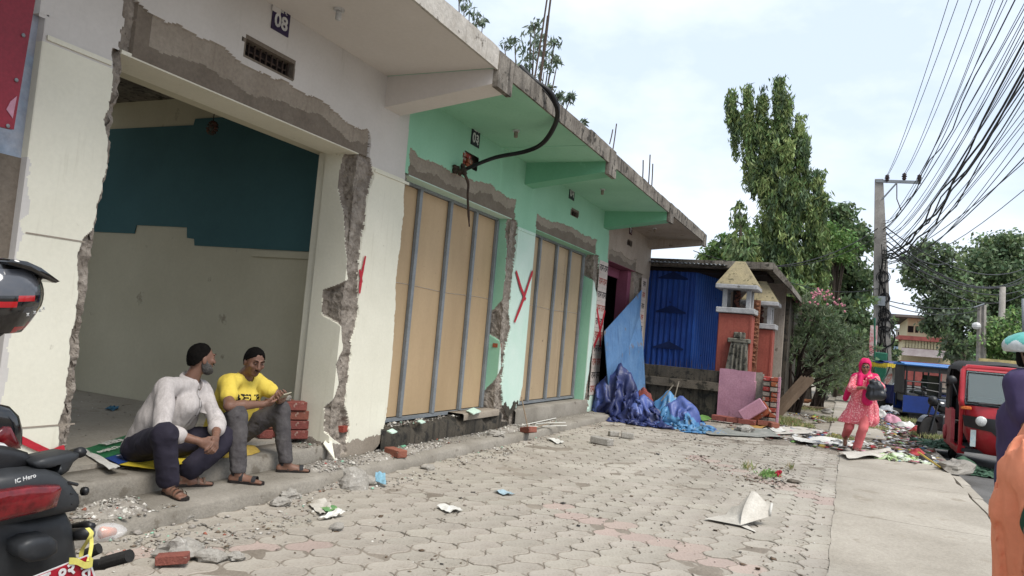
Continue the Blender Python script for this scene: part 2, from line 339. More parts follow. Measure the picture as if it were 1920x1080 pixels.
# ---------------------------------------------------------------- wavy interlocking pavers
CW, CH, AM = .215, .262, .030
def wave_outline(red=1):
    pts = []
    for t in (0, .125, .25, .375, .5, .625, .75, .875): pts.append((t*CH, AM*math.sin(2*math.pi*t)))
    for t in (0, .25, .5, .75): pts.append((CH+AM*.8*math.sin(2*math.pi*t), t*CW))
    for t in (0, .125, .25, .375, .5, .625, .75, .875): pts.append((CH-t*CH, CW+AM*math.sin(2*math.pi*(1-t))))
    for t in (0, .25, .5, .75): pts.append((AM*.8*math.sin(2*math.pi*(1-t)), CW-t*CW))
    c = np.array(pts); ctr = np.array([CH/2, CW/2]); return (c-ctr)*np.array([1-.006/CH*2, 1-.006/CW*2])
_o = wave_outline(); _n = len(_o); _in = _o*.955
def paver_vf():
    vs = [(x, y, -.02) for x, y in _o]+[(x, y, -.004) for x, y in _o]+[(x, y, 0) for x, y in _in]
    fs = [(i, (i+1) % _n, _n+(i+1) % _n, _n+i) for i in range(_n)]+[(_n+i, _n+(i+1) % _n, 2*_n+(i+1) % _n, 2*_n+i) for i in range(_n)]+[tuple(range(2*_n, 3*_n))]
    return vs, fs
pv, pf = paver_vf(); pm = []
for m_ in (m_paver, m_paver_r): q = MB(); q.add(pv, pf); pm.append(q.mesh('paver', m_))
pave = root('paved_forecourt', 'p', 'p'); pave['kind'] = 'structure'; del pave['category']; del pave['label']
cells = []
for i in range(int(15.6/CH)):
    for j in range(int(4.14/CW)):
        x = 1.3+(i+.5)*CH; y = .03+(j+.5)*CW
        q = ROT.T @ (np.array([x, y, 0])-CAM)
        if q[2] > -.3: continue
        px = 960+FPX*q[0]/-q[2]; py = 540-FPX*q[1]/-q[2]
        if px < -60 or px > 1990 or py > 1150: continue
        if x > 13.6+1.2*n3(y*1.3, 0, 1) and random.random() < .75: continue
        red = (abs(x-(5.25+.48*y)) < .16 and y < 2.4) or (abs(x-(8.75+1.1*y)) < .2 and y < 1.9) or (x < 4.1 and 2.9 < y < 4 and (i+j) % 4 == 0)
        cells.append((x*x+y*y, x, y, red))
cells.sort(); st = MB(); sti = []
for k, (d, x, y, red) in enumerate(cells):
    dz = random.uniform(-.004, .003)+.006*n3(x*1.5, y*1.5, 0, 2); rx, ry, rz = [random.gauss(0, .008) for _ in range(3)]
    if k < 300:
        o = bpy.data.objects.new('paver', pm[1 if red else 0]); COL.objects.link(o); o.parent = pave
        o.location = (x, y, dz); o.rotation_euler = (rx, ry, rz)
    else:
        st.add([(x+vx*(1)-vy*rz, y+vy+vx*rz, dz+vz+vx*ry+vy*rx) for vx, vy, vz in pv], pf, 1 if red else 0)
st.build('paver', [m_paver_i, M('paver_red_far', (178, 157, 145), (166, 148, 136), s=1.3, rough=.9, bump=.35, bs=60, rnd=.06, island=True)], pave, kind='stuff')

# ---------------------------------------------------------------- the two steps in front of the shops
stp = root('shop_steps', 'two low worn cement steps running along the foot of the shop row', 'steps', (3, 4.6, 0))
def step_strip(x0, x1, y0, y1, z0, z1, n, seed, chip=.03, front=None, mat=None):
    nx = int((x1-x0)/.05)+2; xs = np.linspace(x0, x1, nx)
    f = (front(xs) if front else xs*0+y0)+chip*.4*fbm(np.stack([xs*3, xs*0+seed, xs*0], -1))
    ch = np.clip(fbm(np.stack([xs*2.3, xs*0+seed*2, xs*0], -1), 4)-.12, 0, 1)*chip*4
    rows = [np.stack([xs, f, xs*0+z0], -1), np.stack([xs, f, xs*0+z1-.02-ch], -1), np.stack([xs, f+.015+ch, xs*0+z1], -1)]
    for t in (.3, .6, 1): rows.append(np.stack([xs, f+.015+ch+(y1-f-.015-ch)*t, z1+.006*fbm(np.stack([xs*3, xs*0+t*5, xs*0], -1))], -1))
    rows.append(np.stack([xs, xs*0+y1, xs*0+z0], -1))
    b = MB(); b.grid(np.stack(rows, 0)[::-1]); return b
step_strip(2.4, 14.6, 4.13, 4.66, -.05, .10, 0, 1, .03).build('lower_step', m_step, stp, True)
step_strip(3.36, 6.14, 4.62, 5.02, .09, .235, 0, 2, .03).build('upper_step', m_step, stp, True)
step_strip(6.95, 10.05, 4.58, 4.92, .09, .33, 0, 3, .07).build('door_sill', m_grime, stp, True)
step_strip(10.55, 14.0, 4.58, 4.92, .09, .34, 0, 4, .05).build('door_sill', m_step, stp, True)
step_strip(8.8, 9.9, 4.555, 4.8, .30, .385, 0, 5, .02).build('sill_stone', m_bare, stp, True)
# ---------------------------------------------------------------- the row of shops
shop = root('shop_row', 'single storey concrete shop row with deep canopy, stripped of its shutters, white and mint green', 'building', (3, 4.6, 0))
YF = 4.6
WM = [m_white, m_mint, m_dirty, m_bare, m_bared, m_rub, m_cream, m_mintp, m_mintd, m_brickf, m_grime]
W_, MI_, DI_, BA_, BD_, RU_, CR_, MP_, MD_, BR_, GR_ = range(11)
def wall_mat(x): return W_ if x < 6.93 else (MI_ if x < 14.6 else DI_)
# wall above the openings: paint with a ragged band of bare plaster along the lintels, recessed vents
vents = [(4.44, 5.04, 3.55, 3.71), (12.28, 12.66, 3.66, 3.78), (15.95, 16.35, 3.66, 3.80), (8.22, 8.62, 3.58, 3.76)]
for xs, zs in ((np.arange(2.8, 18.155, .012), np.linspace(3.17, 3.66, 42)), (np.arange(2.8, 18.155, .04), np.linspace(3.66, 4.12, 14))):
    XX, ZZ = np.meshgrid(xs, zs, indexing='ij')
    nz = fbm(np.stack([XX*2.2, ZZ*1.2, XX*0], -1), 5); nf = fbm(np.stack([XX*14, ZZ*14, XX*0+4], -1), 3)
    def band(x0, x1, h, drop=0): return (XX > x0+.05*nf) & (XX < x1+.06*nf) & (ZZ < h+.12*nz-(XX-x0)/(x1-x0)*drop+.02*nf)
    mi = np.vectorize(wall_mat)(XX)
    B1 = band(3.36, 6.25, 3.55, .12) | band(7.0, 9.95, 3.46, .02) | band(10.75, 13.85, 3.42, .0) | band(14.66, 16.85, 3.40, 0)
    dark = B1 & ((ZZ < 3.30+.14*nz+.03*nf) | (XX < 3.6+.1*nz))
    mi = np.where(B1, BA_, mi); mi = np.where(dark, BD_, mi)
    crk = ((np.abs(XX-3.40-.02*nf) < .05+.04*nz) | (np.abs(XX-6.26-.02*nf) < .035)) & (ZZ < 3.62)
    mi = np.where(crk & B1, RU_, mi)
    Y = YF+.012*B1+.02*(crk & B1)*(1+nf)+.003*nz
    keep = np.ones(XX.shape, bool)
    for (a, b, c, d) in vents: keep &= ~((XX > a) & (XX < b) & (ZZ > c) & (ZZ < d))
    
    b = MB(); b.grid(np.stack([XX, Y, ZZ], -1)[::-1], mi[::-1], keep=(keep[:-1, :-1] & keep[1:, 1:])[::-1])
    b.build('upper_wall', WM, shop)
MB().box((2.8, YF+.13, 3.19), (18.15, 4.95, 4.1)).build('wall_core', m_bare, shop)
for k, (a, b_, c, d) in enumerate(vents[:3]):
    fr = MB()
    for q in ((a-.02, c-.02, b_+.02, c+.012), (a-.02, d-.012, b_+.02, d+.02), (a-.02, c+.012, a+.012, d-.012), (b_-.012, c+.012, b_+.02, d-.012)): fr.box((q[0], YF+.002, q[1]), (q[2], YF+.12, q[3]))
    g = fr.build('vent', m_bared, shop)
    MB().box((a+.01, YF+.10, c+.01), (b_-.01, YF+.125, d-.01)).build('vent_back', m_dark, g)
    nb = 9 if k == 0 else 4
    for i in range(nb): xx = a+.03+(b_-a-.06)*i/(nb-1); MB().box((xx-.006, YF+.05, c+.012), (xx+.006, YF+.062, d-.012)).build('grille_bar', m_iron, g)
    MB().box((a+.012, YF+.064, (c+d)/2-.006), (b_-.012, YF+.074, (c+d)/2+.006)).build('grille_bar', m_iron, g)
hb = MB().box((8.22, YF+.11, 3.56), (8.64, YF+.128, 3.78)); hb.build('hole_back', m_mort, shop)
for i, (xx, zz) in enumerate(((8.23, 3.58), (8.37, 3.585), (8.24, 3.645), (8.40, 3.65), (8.23, 3.71), (8.38, 3.715))):
    MB().box((xx, YF+.03+.02*random.random(), zz), (xx+.13, YF+.11, zz+.055), 0, .004).build('brick', m_brickf, shop)
# lintel undersides
for (x0, x1, dp, mt) in ((3.38, 6.09, 4.98, m_cream), (7.04, 9.86, 4.9, m_mintp), (10.75, 13.86, 4.9, m_mint), (14.64, 16.83, 4.9, m_mag)):
    MB().box((x0, YF+.014, 3.16), (x1, dp, 3.188)).build('lintel_underside', mt, shop)
# shopfront piers with broken arrises
def pier(xL, xR, dL, dR, z0, z1, lb, rb, brk, paint, res=.0105, jagR=None, jagL=None, disp=1.0, rx=.9):
    """lb/rb: (s,z) boundary polylines of the broken strip, s<0 on the left reveal, s>0 across the face"""
    w_ = xR-xL; ss = np.arange(-dL, w_+dR+res/2, res); zs = np.arange(z0, z1+res/2, res)
    S, Z = np.meshgrid(ss, zs, indexing='ij')
    nf = fbm(np.stack([S*9, Z*9, S*0+xL], -1), 4); nh = fbm(np.stack([S*26, Z*26, S*0+xL], -1), 3); nl = fbm(np.stack([S*3, Z*3, S*0+xL], -1), 3)
    X = np.where(S < 0, xL, np.where(S > w_, xR, xL+S)); Yy = np.where(S < 0, YF-S, np.where(S > w_, YF+(S-w_), YF))
    B = np.zeros(S.shape)
    for (l, r) in brk:
        lz = np.array([p[1] for p in l]); lo = np.argsort(lz); rz = np.array([p[1] for p in r]); ro = np.argsort(rz)
        Lb = np.interp(Z, lz[lo], np.array([p[0] for p in l])[lo]); Rb = np.interp(Z, rz[ro], np.array([p[0] for p in r])[ro])
        ed = np.minimum(S-Lb, Rb-S)+.030*nf+.008*nh
        zed = np.minimum(Z-(min(lz.min(), rz.min())), max(lz.max(), rz.max())-Z)+.03*nf
        B = np.maximum(B, np.clip(np.minimum(ed, zed)/.03, 0, 1))
    dep = B*(.030+.035*np.clip(nl+.4, 0, 1)+.030*nf+.018*nh)*disp
    # inward normal
    ax = np.clip(1-np.abs(S)/.06, 0, 1); a2 = np.clip(1-np.abs(S-w_)/.06, 0, 1)
    NX = np.where(S < 0, 1.0, 0)+np.where(S > w_, -1.0, 0)+.9*ax*(S >= 0)-rx*a2*(S <= w_); NY = np.where((S >= 0) & (S <= w_), 1.0, 0)+.9*ax*(S < 0)+.9*a2*(S > w_)
    X = X+NX*dep; Yy = Yy+NY*dep
    if jagR is not None: X = X+np.interp(Z, jagR[0], jagR[1])*np.clip((S-(w_-.3))/.3, 0, 1)*1.0
    mi = paint(S, Z, nf, nh)
    mi = np.where(B > .15, RU_, mi)
    b = MB(); b.grid(np.stack([X, Yy, Z], -1)[::-1], mi[::-1]); return b
def sz(px, py, xj):
    p = Yp(px, py, YF)
    if p[0] >= xj: return (p[0]-xj, p[2])
    p = Xp(px, py, xj); return (-(p[1]-YF), p[2])
def line(pts, xj): return [sz(a, b, xj) for a, b in pts]
# pier 1 (left of the open shop)
l1 = [(222, 100), (216, 180), (206, 230), (212, 300), (200, 370), (190, 430), (166, 455), (162, 500), (166, 560), (158, 600), (148, 660), (142, 720), (128, 790), (122, 850)]
L1 = [(Yp(a-9, b, YF)[0]-2.84, Yp(a, b, YF)[2]) for a, b in l1]
R1 = [(.57+.35, 3.3), (.57+.35, -.1)]
def paint1(S, Z, nf, nh): return np.where(Z > 3.03+.0*S, W_, np.where((S < .035+.05*nf) & (Z < 2.3), W_, CR_))
pier(2.84, 3.41, .35, .3, .08, 3.2, None, None, [(L1, R1)], paint1, jagR=([0, .8, 1.6, 2.4, 3.2], [-.07, -.04, -.06, 0, 0]), disp=1.2, rx=.15).build('pier', WM, shop)
# pier 2 (between the open shop and the first boarded one)
l2 = [(640, 262), (655, 275), (640, 300), (632, 340), (640, 380), (646, 440), (650, 480), (652, 525), (607, 545), (604, 590), (640, 612), (642, 660), (630, 685), (636, 720), (626, 745), (608, 765), (607, 810), (640, 835)]
r2 = [(690, 258), (702, 330), (690, 380), (684, 430), (676, 480), (672, 520), (674, 590), (661, 640), (655, 700), (648, 760), (656, 800), (650, 850)]
l2b = [(757, 360), (757, 400), (752, 440), (748, 480), (742, 520), (741, 600), (736, 680), (728, 760), (714, 830), (700, 850)]
def paint2(S, Z, nf, nh): return np.where(Z > 3.09, np.where((S < -.01), CR_, W_), np.where(Z < .26+.06*nf, np.where(S > .2, BA_, RU_), CR_))
r2b = [(1.6, 3.2), (1.6, 0)]
pier(6.06, 7.04, .40, .25, .08, 3.2, None, None, [(line(l2, 6.06), line(r2, 6.06)), ([(Yp(a, b, YF)[0]-6.06, Yp(a, b, YF)[2]) for a, b in l2b], r2b)], paint2).build('pier', WM, shop)
# pier 3
l3 = [(958, 385), (948, 420), (950, 470), (944, 560), (915, 590), (912, 625), (936, 640), (940, 690), (905, 735), (895, 765), (930, 790)]
r3 = [(968, 380), (972, 430), (968, 480), (962, 520), (955, 590), (958, 620), (948, 660), (942, 720), (944, 765), (955, 790)]
l3b = [(1005, 470), (1000, 520), (998, 580), (990, 640), (985, 700), (972, 760), (955, 780)]
def paint3(S, Z, nf, nh): return np.where(Z > 3.08, MI_, np.where(S < 0, MI_, np.where(Z < .42+.12*nf, GR_, MP_)))
pier(9.83, 10.77, .25, .25, .08, 3.2, None, None, [(line(l3, 9.83), line(r3, 9.83)), ([(Yp(a, b, YF)[0]-9.83, Yp(a, b, YF)[2]) for a, b in l3b], [(1.3, 3.2), (1.3, 0)])], paint3, res=.012).build('pier', WM, shop)
# pier 4
l4 = [(1112, 460), (1095, 490), (1092, 515), (1115, 530), (1120, 560), (1112, 640), (1104, 700), (1094, 760)]
r4 = [(1124, 465), (1124, 520), (1124, 600), (1116, 660), (1110, 720), (1104, 765)]
def paint4(S, Z, nf, nh): return np.where(Z > 3.05, MI_, np.where(S < 0, MI_, MP_))
pier(13.83, 14.67, .25, .25, .08, 3.2, None, None, [(line(l4, 13.83), line(r4, 13.83))], paint4, res=.018).build('pier', WM, shop)
# pier 5
l5 = [(1185, 525), (1190, 560), (1196, 640), (1198, 700)]; r5 = [(1207, 500), (1203, 560), (1204, 620), (1202, 720)]
def paint5(S, Z, nf, nh): return np.where((S < 0), DI_, DI_)
pier(16.83, 18.12, .25, .3, .08, 3.2, None, None, [(line(l5, 16.83), line(r5, 16.83))], paint5, res=.03).build('pier', WM, shop)
# ledges where the tiled lower part of a pier stands proud
for x0, x1, mt in ((2.86, 3.30, m_cream), (6.36, 7.02, m_cream), (10.05, 10.72, m_mintp)):
    MB().box((x0, YF-.014, 3.045), (x1, YF-.0005, 3.075)).build('pier_ledge', mt, shop)
# tiles with printed lettering on the pier beside the dark doorway
m_tile = M('printed_tile', (214, 200, 190), (204, 188, 176), s=3, rough=.4, bump=.03, spots=(190, 130, 118), sp_s=10, sp_t=.66)
m_tred = M('tile_red_print', (190, 92, 76), s=5, bump=0); m_tblk = M('tile_dark_print', (60, 56, 60), s=5, bump=0)
z = .42; k = 0
while z < 3.0:
    for x0, x1 in ((14.10, 14.37), (14.375, 14.645)):
        t = MB().box((x0, YF-.012, z), (x1, YF-.001, z+.262)).build('tile', m_tile, shop)
        text_part('lettering', 'राम', .19, ((x0+x1)/2, YF-.014, z+.12), (1, 0, 0), (0, 0, 1), m_tblk if k % 2 else m_tred, t, bold=.002)
    z += .268; k += 1
z = .42
while z < 3.0:
    t = MB().box((17.42, YF-.012, z), (17.88, YF-.001, z+.262)).build('tile', m_tile, shop)
    text_part('lettering', 'राम', .19, (17.65, YF-.014, z+.12), (1, 0, 0), (0, 0, 1), m_tblk if k % 2 else m_tred, t, bold=.002)
    z += .268; k += 1
# canopy
YE = 3.3
def canopy(x0, x1, mt_soff, mt_edge, zt=4.27, seed=0):
    sl_ = MB().box((x0+.003, YE+.03, 4.085), (x1-.003, YF+.4, 4.20)).build('canopy_slab', mt_soff, shop)
    nx = int((x1-x0)/.04)+2; xs = np.linspace(x0, x1, nx)
    nn = fbm(np.stack([xs*4, xs*0+seed, xs*0], -1), 4)*.02
    rows = [np.stack([xs, xs*0+YE+.028, xs*0+4.07+nn*.3], -1), np.stack([xs, xs*0+YE+nn*.4, xs*0+4.068+nn*.4], -1), np.stack([xs, xs*0+YE+nn*.3, xs*0+4.17], -1),
            np.stack([xs, xs*0+YE+nn*.4, xs*0+zt+nn], -1), np.stack([xs, xs*0+YE+.12, xs*0+zt+nn*1.2], -1), np.stack([xs, xs*0+YE+.13, xs*0+4.2], -1)]
    b = MB(); b.grid(np.stack(rows, 0)); 
    for e, o_ in ((0, 1), (nx-1, 0)): b.add([r[e] for r in rows], [tuple(range(6)) if o_ else tuple(reversed(range(6)))])
    b.build('canopy_edge', mt_edge, shop)
canopy(-2.0, 6.42, m_soffitw, m_slabw, 4.28, 1); canopy(6.42, 9.3, m_mint, m_slab, 4.27, 2); canopy(9.32, 10.5, m_mint, m_slab, 4.30, 3)
canopy(10.52, 14.3, m_mint, m_slab, 4.27, 4); canopy(14.32, 18.2, m_dirty, m_slab, 4.28, 5)
def beam(x0, x1, mt, mt2, zi=3.75, zo=3.93, ye=YE):
    b = MB().hexa([(x0, ye+.05, zo), (x1, ye+.05, zo), (x1, YF+.01, zi), (x0, YF+.01, zi)], [(x0, ye+.05, 4.087), (x1, ye+.05, 4.087), (x1, YF+.01, 4.087), (x0, YF+.01, 4.087)], [0]*6)
    b.m = [1, 0, 0, 0, 0, 0] if False else [0]*6
    b.build('canopy_beam', mt, shop)
    MB().box((x0-.004, ye-.012, zo-.03), (x1+.02, ye+.048, 4.26)).build('beam_end', mt2, shop)
beam(6.43, 6.74, m_soffitw, m_slab); beam(10.18, 10.5, m_mintd, m_slab); beam(14.18, 14.5, m_mintd, m_slab); beam(17.85, 18.18, m_dirty, m_slab, 3.86, 4.0)
MB().box((-2, YF+.4, 4.075), (18.2, 9.4, 4.22)).build('roof_slab', m_slab, shop)
# boarded doors
def door(x0, x1, panes, z0, z1, posts, pw=.065):
    for i, (a, b_) in enumerate(panes):
        t = random.uniform(-.004, .004); MB().box((a+.003, 4.842+t, z0), (b_-.003, 4.852+t, z1)).build('plywood_sheet', m_ply if x0 < 9 else m_ply2, shop)
    for a in posts: MB().box((a-pw/2, 4.79, z0-.01), (a+pw/2, 4.836, z1+.005), 0, .004).build('steel_post', m_steel, shop)
    MB().box((x0, 4.80, z1+.006), (x1, 4.85, 3.16)).build('steel_rail', m_steel, shop)
    MB().box((x0, 4.80, z0-.05), (x1, 4.86, z0-.012)).build('steel_rail', m_steel, shop)
pA = [7.63, 8.39, 9.12, 9.80]; door(7.05, 9.84, [(7.05, 7.63), (7.63, 8.39), (8.39, 9.12), (9.12, 9.80)], .40, 3.12, pA)
pB = [10.84, 11.48, 12.16, 12.83, 13.42]; door(10.76, 13.84, [(10.84, 11.48), (11.48, 12.16), (12.16, 12.83), (12.83, 13.80)], .41, 3.12, [10.84, 11.5, 12.3, 12.98, 13.74])
for (x0, x1, zc) in ((7.05, 9.8, 1.96), (10.84, 13.8, 1.98)):
    p = [(x0+(x1-x0)*t, 4.787 if False else 4.838, zc+.01*math.sin(t*9)) for t in np.linspace(0, 1, 12)]
    MB().tube(p, .006, 4, flat=.4).build('string', m_whitep, shop)
# red crosses sprayed on the piers
def spray(pts, w0, name='spray_cross'):
    b = MB()
    for seg in pts:
        P = [np.array(q, float) for q in seg]; n = 14; L = []
        for i in range(n+1):
            t = i/n*(len(P)-1); k = min(int(t), len(P)-2); q = P[k]+(P[k+1]-P[k])*(t-k)
            d = P[k+1]-P[k]; d /= np.linalg.norm(d); nn = np.array([-d[1], d[0]])
            ww = w0*(.7+.6*abs(n3(q[0]*7, q[1]*7, 2, 2))+.3*math.sin(i/n*3.1))
            L.append((q+nn*ww/2, q-nn*ww/2))
        yy = YF-.016-.001*len(b.v)/60
        b.add([(v[0], yy, v[1]) for l in L for v in l], [(2*i, 2*i+1, 2*i+3, 2*i+2) for i in range(n)])
    b.build(name, m_redspray, shop)
F2 = lambda px, py: (Yp(px, py, YF)[0], Yp(px, py, YF)[2])
spray([[F2(683, 480), F2(675, 520), F2(672, 550)], [F2(672, 505), F2(676, 530)]], .035)
spray([[F2(966, 508), F2(975, 540), F2(984, 562)], [F2(997, 508), F2(980, 560), F2(963, 604)]], .065)
spray([[F2(1118, 578), F2(1124, 620), F2(1124, 650)], [F2(1133, 582), F2(1124, 620), F2(1112, 650)]], .09)
spray([[F2(20, 815), F2(60, 835), F2(95, 850)], [F2(118, 838), F2(90, 850)]], .04)
# rooms behind the openings
rm = MB()
MB().box((6.62, 4.99, .2), (6.87, 10.0, 4.08)).build('partition_wall', m_roomc, shop)
xw = 6.616; 
def wallpoly(pts): return MB().prism([(Xp(a, b_, 6.615)[1], Xp(a, b_, 6.615)[2]) for a, b_ in pts], (6.606, 6.6195), 0, 'x')
def teal():
    top = [(9.6, 3.72), (7.55, 3.72), (7.53, 3.80), (5.0, 3.80)]; bot = [(5.0, 2.20), (5.4, 2.205), (7.30, 2.22), (7.32, 2.30), (7.44, 2.31), (7.46, 2.44), (8.35, 2.45), (8.37, 2.34), (9.6, 2.35)]
    return MB().prism(top[::-1]+bot[::-1] if False else (list(reversed(top))+list(reversed(bot))), (6.606, 6.6195), 0, 'x')
teal().build('teal_paint_panel', m_teal, shop)
MB().box((6.585, 5.35, 2.12), (6.605, 6.35, 2.19)).build('wooden_batten', m_roomc, shop)
MB().box((2.9, 9.7, 3.5), (6.62, 9.95, 4.08)).box((5.9, 9.7, .2), (6.62, 9.95, 3.498)).build('back_wall', m_roomc, shop)  # unseen doorway gap added in this wall to let daylight into the room
MB().box((2.75, 4.99, .2), (2.9, 9.7, 4.08)).build('partition_wall', m_roomc, shop)
MB().box((2.95, 4.98, 3.19), (6.6, 5.2, 4.07)).build('lintel_beam', m_roomc, shop)
MB().box((2.9, 5.02, .05), (6.61, 9.69, .27)).build('room_floor', m_conc, shop)
MB().box((6.1, 4.985, .2), (6.6, 5.12, 4.0)).build('reveal_wall', m_cream, shop)
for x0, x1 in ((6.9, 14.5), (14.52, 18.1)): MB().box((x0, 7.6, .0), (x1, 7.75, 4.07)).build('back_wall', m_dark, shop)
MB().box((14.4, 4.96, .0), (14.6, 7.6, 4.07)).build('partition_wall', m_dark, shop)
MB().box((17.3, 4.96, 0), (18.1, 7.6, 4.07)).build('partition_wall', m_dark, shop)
MB().box((16.55, 4.70, .1), (16.82, 4.95, 3.15)).build('door_frame', m_mag, shop)
MB().box((14.68, 4.88, .1), (14.86, 4.95, 3.15)).build('door_frame', m_mag, shop)
MB().box((14.7, 4.9, 2.95), (16.8, 4.96, 3.155)).build('door_frame', m_mag, shop)
# the neighbour's reveal left of the first pier
MB().box((1.2, 4.88, .0), (2.45, 5.0, 4.08)).build('neighbour_wall', M('yellowed_paint', (190, 178, 120), (206, 200, 186), s=2, bump=.1), shop)
MB().box((2.45, 4.66, .05), (2.845, 4.9, 2.3)).build('neighbour_pier', m_bared, shop)
MB().box((2.45, 4.665, 2.3), (2.845, 4.9, 4.08)).build('neighbour_pier', M('bluish_paint', (178, 180, 190), (150, 168, 190), s=5, bump=.2, bs=30), shop)
MB().box((2.80, 4.6, 3.19), (2.86, 4.7, 4.08)).build('wall_corner', m_white, shop)
# rods and stubs on the roof
def rods(name, lst, label):
    r_ = root(name, label, 'steel rods', lst[0][0])
    for base, top, wd in lst: MB().tube([base, (np.array(base)+np.array(top))/2+np.array([.01, 0, 0]), top], wd, 5).build('rod', m_iron, r_)
    return r_
def rod(px, py, qx, qy, y, wd=.008): return (tuple(Yp(px, py, y)), tuple(Yp(qx, qy, y)), wd)
rods('reinforcement_rods', [rod(1002, 150, 1030, -30, 3.8, .012), rod(1012, 152, 1036, -30, 3.85, .014), rod(1012, 155, 1028, 30, 3.8, .02)], 'tall bundle of rusty rods rising from the roof behind the hanging cable')
rods('reinforcement_rods', [rod(1143, 270, 1149, 243, 3.7, .01), rod(1149, 282, 1156, 232, 3.7, .01)], 'pair of leaning rusty rods on the roof edge above the second beam')
rods('reinforcement_rods', [rod(1205, 335, 1206, 300, 3.7, .012), rod(1216, 345, 1219, 290, 3.7, .012), rod(1222, 350, 1224, 307, 3.7, .012)], 'three upright rusty rods on the roof nearer the far end of the shops')
# number plates
def plate(px0, py0, px1, py1, txt, mt, label, small='कोठा नं.'):
    a = Yp(px0, py0, YF); c = Yp(px1, py1, YF); w2 = abs(c[0]-a[0])/2*.84; h2 = w2*1.12; cx = (a[0]+c[0])/2; cz = (a[2]+c[2])/2
    r_ = root('number_plate', label, 'sign', (cx, YF, cz))
    MB().box((cx-w2, YF-.012, cz-h2), (cx+w2, YF-.0015, cz+h2)).build('plate', mt, r_)
    text_part('number', txt, w2*1.55, (cx-.0, YF-.0135, cz-h2*.25), (1, 0, 0), (0, 0, 1), m_whitep, r_, bold=.004)
    text_part('small_lettering', small, w2*.42, (cx, YF-.0135, cz+h2*.62), (1, 0, 0), (0, 0, 1), m_whitep, r_, bold=.001)
    return r_
r_ = plate(508, 15, 543, 58, '08', m_purple, 'purple plate numbered 08 on the white wall above the open shop')
MB().box((4.68, YF-.016, 4.035), (4.78, YF-.013, 4.085)).build('paint_splash', m_white, r_)
plate(883, 242, 899, 270, '0३', m_navyp, 'dark plate numbered 03 on the green wall above the broken hole')
plate(1067, 350, 1077, 368, '0२', m_navyp, 'dark plate numbered 02 above the small vent on the green wall')
plate(1180, 423, 1185, 436, '0१', M('maroon_plate', (86, 36, 52), s=3, bump=0), 'tiny maroon plate high on the grimy cream wall at the far end')
# bulb holders under the canopy
for (px, py, lab) in ((636, 18, 'white bulb holder on the white canopy ceiling'), (968, 245, 'bulb holder on the green canopy ceiling above the first boarded door'),
                      (1130, 355, 'bulb holder on the green canopy ceiling above the second boarded door'), (1228, 428, 'dark bulb holder on the grimy ceiling at the far end')):
    p = Gp(px, py, 4.08)
    h = root('bulb_holder', lab, 'light fitting', (p[0], p[1], 4.085))
    MB().lathe([(.045, 4.065), (.045, 4.085)], (p[0], p[1], 0), 14).build('mount', m_whitep, h)
    MB().lathe([(.022, 3.99), (.026, 4.0), (.026, 4.05), (.02, 4.066)], (p[0], p[1], 0), 12).build('socket', m_whitep if px == 636 else m_bare, h, True)
# decoration hanging in the room
p = Xp(398, 240, 6.3); h = root('hanging_ornament', 'small round brown ornament hanging on a thread inside the dark room', 'ornament', p)
MB().tube([(p[0], p[1], p[2]+.06), (p[0]+.01, p[1], p[2]+.25), (p[0], p[1]-.02, 4.07)], .006, 5).build('thread', m_cable, h)
ob = MB()
for i in range(14): a = 2*math.pi*i/14; ob.tube([p+np.array([0, .03*math.cos(a), .03*math.sin(a)]), p+np.array([0, .085*math.cos(a), .085*math.sin(a)])], [.012, .016], 6)
ob.ball(p, (.03, .04, .04), 10); ob.build('rosette', M('ornament', (112, 66, 52), (70, 90, 84), s=20, bump=.2), h, True)
# cable bundle
def spline(P, n=10):
    P = [np.array(p, float) for p in P]; out_ = []
    for i in range(len(P)-1):
        p0, p1, p2, p3 = P[max(i-1, 0)], P[i], P[i+1], P[min(i+2, len(P)-1)]
        for t in np.linspace(0, 1, n, endpoint=False): out_.append(.5*((2*p1)+(-p0+p2)*t+(2*p0-5*p1+4*p2-p3)*t*t+(-p0+3*p1-3*p2+p3)*t**3))
    return out_+[P[-1]]
cb = root('cable_bundle', 'thick black cable bundle curving over the canopy edge into a broken wall hole', 'cable', Yp(885, 310, YF))
main = [Yp(975, 125, 3.6), Yp(1003, 152, 3.4), Yp(1030, 172, 3.24), Yp(1045, 205, 3.2), Yp(1040, 235, 3.35), Yp(1018, 268, 3.6), Yp(985, 284, 3.85), Yp(930, 295, 4.2), Yp(885, 312, 4.45), Yp(868, 320, 4.55)]
sp = spline(main, 8); k = len(sp)
MB().tube(sp, [.03]*int(k*.55)+list(np.linspace(.03, .022, k-int(k*.55))), 8).build('black_sheath', m_cable, cb, True)
for q in range(4):
    off = np.array([random.uniform(-.03, .03), random.uniform(-.02, .02), random.uniform(-.03, .03)])
    MB().tube([s+off*(1+.4*math.sin(i*.3+q)) for i, s in enumerate(sp)], .008, 5).build('wire', m_cable, cb, True)
e = Yp(866, 318, 4.5); t2 = spline([e, Yp(872, 328, 4.42), Yp(878, 345, 4.4), Yp(877, 370, 4.4), Yp(880, 425, 4.4)], 5)
MB().tube(t2, [.03]*5+[.02]*5+[.016]*(len(t2)-12)+[.01]*2, 6).build('cut_end', m_iron, cb, True)
kb = MB()
for q in range(9): kb.ball(e+np.array([random.uniform(-.08, .05), random.uniform(-.05, .08), random.uniform(-.06, .06)]), .035, 8, 0, .5, q)
kb.build('cable_joint', m_iron, cb, True)

for a_, b_ in ((2.96, 3.22), (6.18, 6.95), (9.96, 10.66), (13.94, 14.58), (16.95, 18.0)): MB().box((a_, 4.72, .05), (b_, 4.97, 3.15)).build('pier_core', m_rub, shop)

